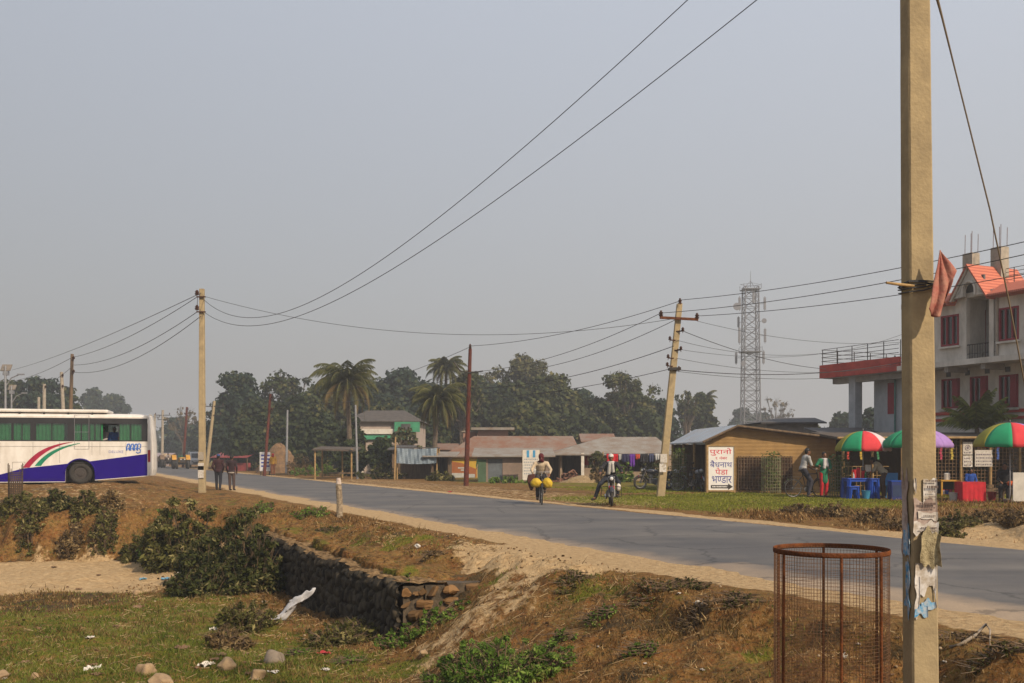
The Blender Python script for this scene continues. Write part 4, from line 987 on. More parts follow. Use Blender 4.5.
    for k in range(4):
        zz = zt1 + (hR - zt1) * (k + 1) / 4; mb.tube([(L0 - .2, -.06, zz), (TL - .07, -.06, zz), (TL - .07, D, zz)], .014, 5)
    mb.build('terrace_railing', M_dark, root)
white_house()

# ------------------------------------------------------------------ bamboo hut with the sign
def arrow_poly(x0, x1, z, h):
    return [(x0, z - h * .28), (x1 - h * .8, z - h * .28), (x1 - h * .8, z - h * .55), (x1, z), (x1 - h * .8, z + h * .55), (x1 - h * .8, z + h * .28), (x0, z + h * .28)]
def hut():
    Yf, Yb = 41.0, 47.8; root = thing('bamboo_hut', (0, 0, 0), 0, 'low bamboo mat hut with pale tin roof on its open side', 'hut')
    mat_w = stripemat('woven_bamboo_mat', (.42, .265, .105), (.27, .16, .06), 5.5, 'Z', .45, .85, (.19, .115, .05), .55, .5)
    tin = stripemat('pale_blue_tin', (.42, .48, .54), (.30, .34, .39), 6, 'Y', .5, .55, (.36, .28, .22), .35, .4, .1)
    zg = .05
    x0, xp, x1 = at(706, 0, Yf).x, at(737, 0, Yf).x, at(838, 0, Yf).x
    ze0, zp_, ze1 = at(0, 441.5, Yf).z, at(0, 425.5, Yf).z, at(0, 438, Yf).z
    # front gable wall
    mb = MB(); mb.prism([(x0 + .1, zg), (x1, zg), (x1, ze1 - .06), (xp, zp_ - .07), (x0 + .1, ze0 - .02)], Yf + .25, Yf + .33); mb.build('front_wall', mat_w, root)
    mb = MB(); mb.bb(x1 - .08, x1, Yf + .331, Yb, zg, ze1 - .08); mb.bb(x0 - .3, x1 - .081, Yb - .08, Yb, zg, ze1 - .2); mb.bb(x0 + 1.3, x0 + 1.36, Yf + .331, Yb - .081, zg, ze0); mb.build('inner_wall', M_brown, root)
    xb0 = at(670, 0, Yb).x; xpb = at(694, 0, Yb).x
    mb = MB(); mb.slab([(x0 - .12, Yf - .1, ze0), (xp, Yf - .1, zp_ + .03), (xpb + .1, Yb + .2, zp_ + .02), (xb0, Yb + .2, ze0 + .0)], .05); mb.build('tin_roof', tin, root)
    mb = MB(); mb.slab([(xp + .005, Yf - .1, zp_ + .03), (x1 + .25, Yf - .1, ze1 + .0), (x1 + .1, Yb + .2, ze1 + .0), (xpb + .105, Yb + .2, zp_ + .02)], .06); mb.build('thatch_roof', M_brown, root)
    mb = MB(); mb.tube([(x0 - .15, Yf - .12, ze0 - .03), (xp, Yf - .12, zp_ - .02), (x1 + .3, Yf - .12, ze1 - .05)], .05, 8); mb.build('gable_pole', M_brown, root)
    # posts of the open side
    for k, y in enumerate((Yf + .3, Yf + 2.4, Yf + 4.4, Yb - .1)):
        f = (y - Yf) / (Yb - Yf); x = x0 + (xb0 - x0) * f + .08; mb = MB(); mb.tube([(x, y, zg - .1), (x + .02, y, ze0 - .03)], .055, 8); mb.build('post', M_bamboo, root)
    # half-height rail, dark lattice on the front wall
    mb = MB(); lx0, lx1 = at(739, 0, Yf).x, at(794, 0, Yf).x; zb, zt_ = at(0, 490, Yf).z, at(0, 456, Yf).z
    x = lx0
    while x <= lx1: mb.tube([(x, Yf + .14, zb), (x + random.uniform(-.02, .02), Yf + .14, zt_)], .018, 5); x += .12
    z = zb + .04
    while z <= zt_: mb.tube([(lx0, Yf + .17, z), (lx1, Yf + .17, z + random.uniform(-.02, .02))], .015, 5); z += .15
    mb.build('lattice', M_brown, root)
    mb = MB(); mb.bb(lx0, lx1, Yf + .21, Yf + .245, zb, zt_ - .05); mb.build('dark_panel', mat('dark_brown_boards', (.10, .05, .028), .9, (.05, .028, .018), 6, .6), root)
    # board with the shop name
    s = thing('shop_sign', (0, 0, 0), 0, 'white sign board with red and blue Devanagari lettering and an arrow', 'sign')
    sx0, sx1 = at(707, 0, Yf).x, at(735.5, 0, Yf).x; sz0, sz1 = at(0, 491.5, Yf).z, at(0, 445, Yf).z; ys = Yf + .02
    MB().bb(sx0 + .04, sx1 - .04, ys, ys + .03, sz0 + .05, sz1 - .05).build('board', mat('sign_white', (.74, .73, .71), .7, (.66, .65, .63), 3), s)
    fm = MB(); t = .06
    fm.bb(sx0 - .02, sx0 + t, ys - .03, ys + .05, sz0 - .05, sz1); fm.bb(sx1 - t, sx1, ys - .03, ys + .05, sz0 - .05, sz1); fm.bb(sx0 + t, sx1 - t, ys - .03, ys + .05, sz1 - t, sz1); fm.bb(sx0 + t, sx1 - t, ys - .03, ys + .05, sz0, sz0 + t); fm.build('frame', M_bamboo, s)
    mr_, mbl = mat('sign_red', (.62, .02, .06), .7, (.55, .02, .05)), mat('sign_blue', (.04, .05, .28), .7, (.035, .045, .24))
    def row(name, txt, a, b, pya, pyb, m, pieces=None):
        mb = MB(); q = 704 + a / 13.14; r_ = 704 + b / 13.14; za = at(0, 442 + pyb / 13.13, Yf).z; zb_ = at(0, 442 + pya / 13.13, Yf).z
        text_on(mb, txt, at(q, 0, Yf).x, at(r_, 0, Yf).x, za, zb_, ys - .004, pieces); o = mb.build(name, m, s)
        sd = o.modifiers.new('thick', 'SOLIDIFY'); sd.thickness = .003; sd.offset = 0
    row('lettering', 'पुरानो', 75, 365, 80, 180, mr_)
    row('lettering', '१ नंबर', 155, 305, 188, 232, mr_)
    row('lettering', 'बैधनाथ', 80, 372, 240, 332, mbl)
    row('lettering', 'पेडा', 150, 315, 338, 428, mr_)
    row('lettering', '', 105, 365, 448, 540, mbl, [('भ', None), ('ण', .66), ('डार', None)])
    mb = MB(); mb.prism(arrow_poly(at(704 + 92 / 13.14, 0, Yf).x, at(704 + 380 / 13.14, 0, Yf).x, at(0, 442 + 587 / 13.13, Yf).z, .24), ys - .006, ys - .001); mb.build('arrow', M_ink, s)
    mb = MB(); rr = random.Random(2); x = at(704 + 110 / 13.14, 0, Yf).x; z = at(0, 442 + 587 / 13.13, Yf).z
    while x < at(704 + 300 / 13.14, 0, Yf).x: w = rr.uniform(.015, .05); mb.bb(x, x + w, ys - .009, ys - .0065, z - .025, z + .025); x += w + .018
    mb.build('arrow_lettering', mat('sign_white', (.6, .6, .6)), s)
hut()

# bamboo plant guard in front of the lattice with a creeper in it
def basket(name, x, y, r, h, label, step=.10, leaf=True):
    z = Z(x, y); root = thing(name, (x, y, z), 0, label, 'plant guard'); mb = MB(); n = int(2 * math.pi * r / step)
    for k in range(n):
        a = 2 * math.pi * k / n; mb.tube([(math.cos(a) * r, math.sin(a) * r, -.05), (math.cos(a) * r, math.sin(a) * r, h)], .012, 4)
    q = .1
    while q < h: mb.ring((0, 0, q), r, .011, n=20, m=4); q += .13
    mb.build('bamboo_cage', mat('grey_green_bamboo', (.22, .22, .12), .85, (.13, .12, .07), 6), root)
    if leaf:
        n = 500; C = np.stack([rng.normal(0, r * .5, n), rng.normal(0, r * .5, n), rng.uniform(.2, h + .25, n)], -1)
        npmesh('foliage', leaf_quads(C, np.tile([0, -.3, 1.0], (n, 1)), .06, rng), None, leafmat('creeper_leaf', (.04, .075, .015), (.12, .15, .035)), root)
basket('plant_guard', at(771, 0, 40.4).x, 40.4, .38, 1.45, 'tall woven bamboo plant guard in front of the hut lattice')
basket('plant_guard', at(839, 0, 37).x, 37, .36, 1.3, 'greenish bamboo plant guard between the hut and the blue stall')
basket('plant_guard', at(683, 0, 43.5).x - .15, 43.5, .3, 1.6, 'narrow plant guard with a creeper at the open side of the hut', leaf=True)

# ------------------------------------------------------------------ generic low building
def house(name, label, cat, x0, x1, y0, y1, zb, ze, zr, wallm, roofm, roof='gable', over=.35, openings=(), th=.07, ridge=None, group=None, rz=0.0):
    """openings: (x0, x1, z0, z1, kind) in the front wall, kind door/window/open"""
    cx, cy = (x0 + x1) / 2, (y0 + y1) / 2
    root = thing(name, (cx, cy, 0), rz, label, cat, group); X0, X1, Y0, Y1 = x0 - cx, x1 - cx, y0 - cy, y1 - cy
    mb = MB(); xs = sorted({X0, X1, *[o[0] - cx for o in openings], *[o[1] - cx for o in openings]})
    for a, b in zip(xs[:-1], xs[1:]):
        z = zb
        for h in sorted([h for h in openings if h[0] - cx <= a + 1e-6 and h[1] - cx >= b - 1e-6], key=lambda h: h[2]):
            if h[2] > z: mb.bb(a, b, Y0, Y0 + .15, z, h[2])
            z = max(z, h[3])
        if z < ze: mb.bb(a, b, Y0, Y0 + .15, z, ze)
    mb.bb(X0, X0 + .15, Y0 + .15, Y1, zb, ze); mb.bb(X1 - .15, X1, Y0 + .15, Y1, zb, ze); mb.bb(X0 + .15, X1 - .15, Y1 - .15, Y1, zb, ze)
    yr = (Y0 + Y1) / 2
    if roof == 'gable' and ridge is None:
        for x_ in (X0, X1 - .15): mb.add([(x_, Y0, ze), (x_, Y1, ze), (x_, yr, zr - th), (x_ + .15, Y0, ze), (x_ + .15, Y1, ze), (x_ + .15, yr, zr - th)], [(0, 1, 2), (3, 5, 4), (0, 2, 5, 3), (1, 4, 5, 2)])
    mb.build('wall', wallm, root)
    mb = MB(); o = over; zo = ze - (zr - ze) * o / max(.5, (Y1 - Y0) / 2)
    if roof == 'flat':
        mb.bb(X0 - o, X1 + o, Y0 - o, Y1 + o, ze, ze + max(th, zr - ze))
    elif roof == 'shed':
        mb.slab([(X0 - o, Y0 - o, ze + th), (X1 + o, Y0 - o, ze + th), (X1 + o, Y1 + o, zr + th), (X0 - o, Y1 + o, zr + th)], th)
    else:
        rx0, rx1 = (X0 - o, X1 + o) if ridge is None else (ridge[0] - cx, ridge[1] - cx)
        mb.slab([(X0 - o, Y0 - o, zo + th), (X1 + o, Y0 - o, zo + th), (rx1, yr, zr + th), (rx0, yr, zr + th)], th)
        mb.slab([(X1 + o, Y1 + o, zo + th), (X0 - o, Y1 + o, zo + th), (rx0, yr, zr + th), (rx1, yr, zr + th)], th)
        if ridge is not None:
            for e, r_ in ((X0 - o, rx0), (X1 + o, rx1)): mb.add([(e, Y0 - o, zo + th - .002), (e, Y1 + o, zo + th - .002), (r_, yr, zr + th - .002)], [(0, 1, 2)])
    mb.build('roof', roofm, root)
    for (a, b, c, d, kind) in openings:
        a -= cx; b -= cx
        if kind == 'window':
            mb = MB(); mb.bb(a, a + .06, Y0 - .02, Y0 + .08, c, d); mb.bb(b - .06, b, Y0 - .02, Y0 + .08, c, d); mb.bb(a + .06, b - .06, Y0 - .02, Y0 + .08, d - .06, d); mb.bb(a + .06, b - .06, Y0 - .02, Y0 + .08, c, c + .06); w = mb.build('window', M_brown, root)
            MB().bb(a + .06, b - .06, Y0 + .05, Y0 + .06, c + .06, d - .06).build('pane', glassmat('dark_glass', (.25, .28, .28)), w)
        elif kind == 'door': MB().bb(a, b, Y0 + .04, Y0 + .09, c, d).build('door', mat('grey_blue_door', (.12, .14, .16), .7, (.08, .09, .1)), root)
    return root
def X(px, Y): return (px - 512) / F * Y
def ZP(py, Y): return EYE + (HOR - py) / F * Y
rust_tin = stripemat('rusty_tin_roof', (.26, .135, .085), (.15, .075, .05), 7, 'X', .5, .8, (.23, .19, .16), .75, .5)
grey_tin = stripemat('grey_tin_roof', (.31, .29, .26), (.22, .205, .185), 7, 'X', .5, .8, (.19, .13, .09), .7, .5)
dark_roof = mat('dark_tar_roof', (.055, .052, .055), .8, (.09, .085, .085), 2, .5)
brickm = mat('thin_brick_wall', (.34, .20, .15), .9, (.24, .15, .115), 5, .5, .5, stretch=(1, 1, 3))
mud = mat('mud_plaster', (.32, .24, .17), .9, (.22, .165, .12), 2, .5, .3)
woodw = stripemat('grey_board_wall', (.30, .22, .17), (.20, .15, .12), 5, 'Z', .5, .85, (.14, .11, .09), .5)

# yellow shop with rust roof
def yellow_shop():
    Y0 = 68; m = bpy.data.materials.new('painted_front'); m.use_nodes = True; nt = m.node_tree; p_ = nt.nodes['Principled BSDF']; p_.inputs['Roughness'].default_value = .8
    r = house('yellow_shop', 'long low shop with rusty tin roof and a yellow and brown painted front', 'shop', X(447, Y0), X(577, Y0), Y0, Y0 + 6, -.1, ZP(455, Y0), ZP(437, Y0 + 3), mud, rust_tin, ridge=(X(474, Y0 + 3), X(573, Y0 + 3)), openings=())
    cx = r.location.x
    MB().bb(X(448.5, Y0) - cx, X(477, Y0) - cx, -3.06, -3.003, ZP(478, Y0), ZP(456, Y0)).build('painted_panel', mat('mustard_paint', (.50, .33, .035), .8, (.42, .26, .03), 2), r)
    MB().prism([(X(449, Y0) - cx, ZP(477, Y0)), (X(476.5, Y0) - cx, ZP(477, Y0)), (X(476.5, Y0) - cx, ZP(469, Y0)), (X(462, Y0) - cx, ZP(463, Y0)), (X(449, Y0) - cx, ZP(461, Y0))], -3.075, -3.062).build('painted_wave', mat('brown_paint', (.33, .115, .035), .8, (.26, .09, .03), 2), r)
    mb = MB()
    for k, (a, b, c, d) in enumerate(((458, 466, 467.2, 468.6), (461, 469, 469.4, 470.8), (452, 468, 473, 477.5), (464, 475, 474, 477.5))): mb.bb(X(a, Y0) - cx, X(b, Y0) - cx, -3.09, -3.077, ZP(d, Y0), ZP(c, Y0))
    mb.build('painted_marks', mat('pale_paint', (.45, .45, .43), .8), r)
    MB().bb(X(446, Y0) - cx - .2, X(448, Y0) - cx, -3.3, -3.1, -.1, ZP(455, Y0)).build('corner_post', mat('blue_post', (.04, .10, .22), .7), r)
yellow_shop()
house('rooftop_room', 'small brick upper room with a flat roof rising behind the rusty roof', 'building', X(478, 76), X(508, 76), 76, 80, 0, ZP(430, 76), ZP(427.5, 76), brickm, grey_tin, 'flat', .5)
house('rooftop_room', 'lower brick block just left of the small upper room', 'building', X(463, 78), X(476, 78), 78, 82, 0, ZP(432, 78), ZP(431, 78), brickm, M_conc2, 'flat', .1)
# lean-to shack
r = house('shack', 'patched board shack with a grey lean-to roof beside the yellow shop', 'shack', X(478, 57), X(549, 57), 57, 60.5, -.1, ZP(457, 57), ZP(449, 60), woodw, grey_tin, 'shed', .35,
      openings=[(X(488, 57), X(502.5, 57), -.1, ZP(459, 57), 'door')])
MB().bb(X(478, 57) - r.location.x, X(486, 57) - r.location.x, -1.80, -1.755, 0, ZP(459.5, 57)).build('green_panel', mat('dull_green_panel', (.07, .12, .07), .8), r)
# grey roofed open shop
g = house('open_shop', 'open fronted roadside shop with grey hipped roof and a red wall poster', 'shop', X(560, 60), X(662, 60), 60, 66, -.1, ZP(451.5, 60), ZP(438, 63), mud, grey_tin, ridge=(X(604, 63), X(656, 63)), over=.8,
      openings=[(X(562, 60), X(581, 60), -.1, ZP(453, 60), 'open'), (X(600, 60), X(655, 60), .6, ZP(453, 60), 'open')])
cx = g.location.x
MB().bb(X(581, 59.4) - cx, X(584, 59.4) - cx, -3.75, -3.55, -.1, ZP(453, 59.4)).build('white_post', M_white, g)
MB().bb(X(584.5, 60) - cx, X(598.5, 60) - cx, -3.04, -3.005, ZP(465, 60), ZP(452.5, 60)).build('red_poster', mat('dark_red_poster', (.30, .02, .02), .7), g)
mb = MB(); c_ = (X(591.5, 60) - cx, -3.055, ZP(458.7, 60)); mb.ring(c_, .22, .05, axis=(0, 1, 0), n=20); mb.build('poster_emblem', mat('yellow_emblem', (.50, .30, .04), .8), g)
mb = MB(); mb.cyl((c_[0], -3.05, c_[2]), (0, 1, 0), .12, .02, 16); mb.build('poster_centre', mat('green_emblem', (.05, .14, .06), .8), g)
MB().bb(X(565, 63) - cx, X(655, 63) - cx, -.6, -.5, -.1, ZP(452, 63)).build('partition', M_brown, g)
house('shack', 'small brown shack with rusty roof squeezed left of the yellow shop', 'shack', X(436, 74), X(452, 74), 74, 77, 0, ZP(450, 74), ZP(444, 75), woodw, rust_tin, 'shed', .4)
house('shack', 'low brick shack with a brown tin roof behind the grey hipped roof', 'shack', X(585, 80), X(612, 80), 80, 84, 0, ZP(441, 80), ZP(434.5, 82), brickm, rust_tin)
house('shack', 'grey roofed shed just left of the leaning pole behind the hedge', 'shack', X(648, 72), X(674, 72), 72, 76, 0, ZP(450, 72), ZP(443, 74), mud, grey_tin)
house('shack', 'dark boarded lean-to between the lean-to shack and the open shop', 'shack', X(545, 62), X(559, 62), 62, 65, 0, ZP(455, 62), ZP(451, 63), M_brown, rust_tin, 'shed', .3)
# cloths on a line under its eave
la, lb = at(603, 453.5, 57.5), at(664, 453, 57.5)
tag(MB().tube([la, lb.lerp(la, .5) - Vector((0, 0, .05)), lb], .012, 4).build('clothes_line', M_wire), 'thin line strung before the grey roofed shop', 'clothes line')
for a in (la, lb): tag(MB().tube([(a.x, a.y, Z(a.x, a.y) - .1), a + Vector((0, 0, .1))], .035, 6).build('bamboo_post', M_bamboo), 'bamboo post at the %s end of the clothes line' % ('left' if a is la else 'right'), 'post')
for (a, b, zb_, col_, lab) in ((606.5, 618, 465, (.50, .01, .02), 'bright red cloth hanging behind the motorcycle rider'), (622, 629, 462, (.03, .03, .08), 'navy cloth on the line next to the red cloth'), (629.5, 635, 467, (.12, .03, .30), 'purple cloth hanging lowest on the line'), (635.5, 640, 459, (.50, .07, .03), 'small orange cloth between purple and dark cloths'), (640.5, 648, 463, (.02, .02, .025), 'wide black cloth on the line'), (649, 654, 462, (.05, .06, .12), 'dark blue cloth near the right end of the line'), (655, 659.5, 460, (.5, .5, .5), 'small pale cloth at the right end of the line'), (619, 621.3, 460, (.5, .5, .5), 'narrow white cloth right of the red cloth')):
    Y = 57.5; n = 12; V = []
    for j in range(7):
        for i in range(n + 1):
            u = i / n; v = j / 6; V.append((X(a, Y) + (X(b, Y) - X(a, Y)) * u, Y + .06 * math.sin(u * 14 + a) * v + .012, ZP(453.7, Y) + (ZP(zb_, Y) - ZP(453.7, Y)) * v - .03 * math.sin(u * 5) * v))
    o = MB().add(V, [(j * (n + 1) + i, j * (n + 1) + i + 1, (j + 1) * (n + 1) + i + 1, (j + 1) * (n + 1) + i) for j in range(6) for i in range(n)]).build('hanging_cloth', mat('cloth_%d' % a, col_, .85), smooth=True)
    s_ = o.modifiers.new('thick', 'SOLIDIFY'); s_.thickness = .01; tag(o, lab, 'cloth', 'cloths on the line')
# banner stand
Y = 55.5; r = thing('banner', (X(531, Y), Y, Z(X(531, Y), Y)), 0, 'pale roadside banner with two blue stripes at the top behind the cyclist', 'banner'); w, h = X(540, Y) - X(523, Y), ZP(451, Y)
MB().bb(-w / 2, w / 2, -.02, .02, .15, h).build('board', M_white, r); 
for s_ in (-1, 1): MB().tube([(s_ * w / 2, .04, -.1), (s_ * w / 2, .04, h)], .03, 6).build('post', M_bamboo, r)
for a in (-.17, .17): MB().bb(a - .07, a + .07, -.026, -.021, h - .42, h - .02).build('blue_stripe', mat('sky_blue', (.06, .30, .55), .7), r)
mb = MB(); rr = random.Random(8)
for j in range(6):
    x = -w / 2 + .08; z = h - .55 - j * .16
    while x < w / 2 - .12: q = rr.uniform(.03, .1); mb.bb(x, x + q, -.026, -.021, z, z + .06); x += q + .04
mb.build('faded_print', mat('faded_grey_print', (.30, .33, .38), .8), r)
# wood pile, straw heap
def heap(name, label, cat, x, y, rx, ry, h, m, n=90, logs=True):
    z = Z(x, y); mb = MB(); rr = random.Random(int(x * 10))
    if logs:
        for k in range(n):
            a = rr.uniform(0, 6.28); q = rr.random() ** .5; zz = h * (1 - q) * rr.uniform(.2, 1); L = rr.uniform(.3, .7); t = rr.uniform(0, 3.14); c = Vector((x + math.cos(a) * q * rx, y + math.sin(a) * q * ry, z + zz)); d = Vector((math.cos(t) * L, math.sin(t) * L * .6, rr.uniform(-.15, .25)))
            mb.tube([c - d * .5, c + d * .5], rr.uniform(.02, .05), 5)
    else:
        V = []; N = 24
        for j in range(9):
            for i in range(N):
                a = 2 * math.pi * i / N; q = 1 - j / 8; k = 1 + .2 * (rr.random() - .5); V.append((x + math.cos(a) * rx * q * k, y + math.sin(a) * ry * q * k, z - .05 + h * math.sin((1 - q) * 1.57) * (1 + .1 * (rr.random() - .5))))
        mb.add(V, [(j * N + i, j * N + (i + 1) % N, (j + 1) * N + (i + 1) % N, (j + 1) * N + i) for j in range(8) for i in range(N)])
    tag(mb.build(name, m), label, cat)
heap('wood_pile', 'heap of brown firewood in front of the open shop', 'wood pile', X(571, 57), 57, 1.0, .5, .8, mat('reddish_firewood', (.20, .10, .065), .9, (.12, .06, .04), 8), 110)
heap('straw_heap', 'low tan straw heap beside the firewood', 'straw heap', X(585, 56), 56, 1.5, .6, .45, M_straw, logs=False)
heap('straw_heap', 'tall brown haystack between trees behind the white board', 'haystack', X(279, 88), 88, 1.9, 1.7, 2.6, mat('brown_hay', (.20, .12, .06), .95, (.11, .07, .04), 4, .6, .6), logs=False)

# stalls near x 400-450
Y = 63
r = house('market_stall', 'dark open stall with sagging tin roof left of the yellow shop', 'stall', X(431, Y), X(449, Y), Y, Y + 3, 0, ZP(457, Y), ZP(452.5, Y + 1.5), M_brown, grey_tin, 'shed', .5, openings=[(X(432, Y), X(448, Y), 0, ZP(458, Y), 'open')])
t = thing('tarpaulin_stall', (X(417, Y), Y, 0), 0, 'stall hung with a blue-grey tarpaulin beside the palm', 'stall')
V = []; n = 14
for j in range(9):
    for i in range(n + 1): V.append((-1.25 + 2.5 * i / n, -.2 + .08 * math.sin(i * 1.9 + j * .4) - .1 * j / 8, ZP(448, Y) - j / 8 * .95 - .06 * math.sin(i / n * 3.14)))
o = MB().add(V, [(j * (n + 1) + i, j * (n + 1) + i + 1, (j + 1) * (n + 1) + i + 1, (j + 1) * (n + 1) + i) for j in range(8) for i in range(n)]).build('tarpaulin', mat('blue_grey_tarp', (.20, .25, .30), .6, (.13, .17, .21), 2), t); o.modifiers.new('t', 'SOLIDIFY').thickness = .01
for sx in (-1.25, 1.25):
    for sy in (0, 2): MB().tube([(sx, sy, -.1), (sx, sy, ZP(448, Y))], .05, 6).build('post', M_bamboo, t)
MB().bb(-1.3, 1.3, -.1, 2.1, ZP(448, Y), ZP(448, Y) + .05).build('roof', dark_roof, t)
MB().bb(-1.2, 1.2, 1.9, 1.95, 0, ZP(449, Y)).build('back_wall', M_brown, t)
house('brown_shack', 'small brown boarded shack between palm and blue tarpaulin', 'shack', X(392, 68), X(408, 68), 68, 71, 0, ZP(450, 68), ZP(446, 69), M_brown, dark_roof, 'shed', .3)
# thatch shelter
Y = 66; t = thing('thatched_shelter', (X(337, Y), Y, 0), 0, 'open shelter with a thin dark thatch roof on posts', 'shelter')
hx = (X(358, Y) - X(317, Y)) / 2
mb = MB(); mb.slab([(-hx, -1.4, ZP(449, Y)), (hx, -1.4, ZP(450, Y)), (hx, 1.6, ZP(447, Y)), (-hx, 1.6, ZP(446, Y))], .10); mb.build('roof', mat('dark_thatch', (.11, .085, .07), .95, (.06, .05, .04), 6), t)
for a, yy in ((-.9, -1.2), (.85, -1.2), (-.9, 1.3), (.85, 1.3), (0.1, 1.3)): MB().tube([(a * hx, yy, -.1), (a * hx, yy, ZP(448.5, Y) - .02)], .06, 6).build('post', M_bamboo, t)
MB().bb(-.6, 1.0, .2, .8, .35, .45).build('bench', M_brown, t)
# green and white house among trees
Y = 82; gh = house('green_house', 'white and bright green house half hidden behind the palms', 'house', X(349, Y), X(416, Y), Y, Y + 9, 0, ZP(421, Y), ZP(411, Y + 4), mat('pinkish_plaster', (.40, .33, .29), .9, (.32, .26, .23), 2), mat('slate_grey_roof', (.10, .085, .075), .9, (.055, .05, .045), 3, .6), ridge=(X(366, Y + 4), X(404, Y + 4)), over=.4,
      openings=[(X(356, Y), X(366, Y), 1.6, 2.8, 'window'), (X(380, Y), X(388, Y), 1.6, 2.8, 'window'), (X(404, Y), X(414, Y), 1.6, 2.8, 'window')])
cx = gh.location.x; gm2 = mat('bright_green_paint', (.06, .30, .16), .85, (.05, .20, .12), 2)
MB().bb(X(349, Y) - cx - .1, X(408, Y) - cx, -4.75, -4.51, ZP(439.5, Y), ZP(435.5, Y)).build('green_balcony_band', gm2, gh)
MB().bb(X(349, Y) - cx, X(400, Y) - cx, -4.70, -4.52, ZP(434, Y), ZP(429, Y)).build('white_balcony_wall', M_white, gh)
MB().bb(X(395, Y) - cx, X(420, Y) - cx, -4.9, -4.6, ZP(432, Y), ZP(422, Y)).build('green_upper_panel', gm2, gh)
MB().bb(X(402, Y) - cx, X(411, Y) - cx, -4.98, -4.901, ZP(430, Y), ZP(424, Y)).build('opening_shade_panel', dark_roof, gh)  # solid dark slab, its colour imitates the shade inside an opening
for a in (362, 384, 406): MB().bb(X(a, Y) - cx - .12, X(a, Y) - cx + .12, -4.74, -4.55, 0, ZP(440, Y)).build('pillar', M_white, gh)
# dark roofs behind the hut
house('dark_roofed_building', 'low building with a dark flat roof behind the bamboo hut', 'building', X(766, 52), X(818, 52), 52, 58, 0, ZP(423, 52), ZP(419, 55), mat('greybrown_plaster', (.24, .21, .19), .9), dark_roof, ridge=(X(780, 55), X(815, 55)))
house('dark_shed', 'long dark shed roof sloping down to the right behind the umbrellas', 'shed', X(824, 47), X(884, 45), 45, 48.5, 0, ZP(438, 45), ZP(428, 47), M_brown, dark_roof, 'shed', .4)

# white board and yellow one near px 262
Y = 79; t = thing('notice_board', (X(265, Y), Y, Z(X(265, Y), Y)), 0, 'white two-panel notice board with blue marks by the red-brown pole', 'board')
w = (X(270, Y) - X(259.5, Y)); MB().bb(-w / 2, w / 2, -.03, .03, ZP(471, Y), ZP(452, Y)).build('board', mat('board_white', (.6, .6, .62), .7), t)
mb = MB()
for j in range(4):
    for i in range(2): mb.bb(-w / 2 + .12 + i * .4, -w / 2 + .4 + i * .4, -.04, -.031, ZP(470, Y) + .25 + j * .28, ZP(470, Y) + .37 + j * .28)
mb.build('blue_marks', mat('sign_blue', (.04, .05, .28)), t)
for s_ in (-1, 1): MB().tube([(s_ * w * .4, .05, -.1), (s_ * w * .4, .05, ZP(471, Y))], .04, 6).build('post', M_dark, t)

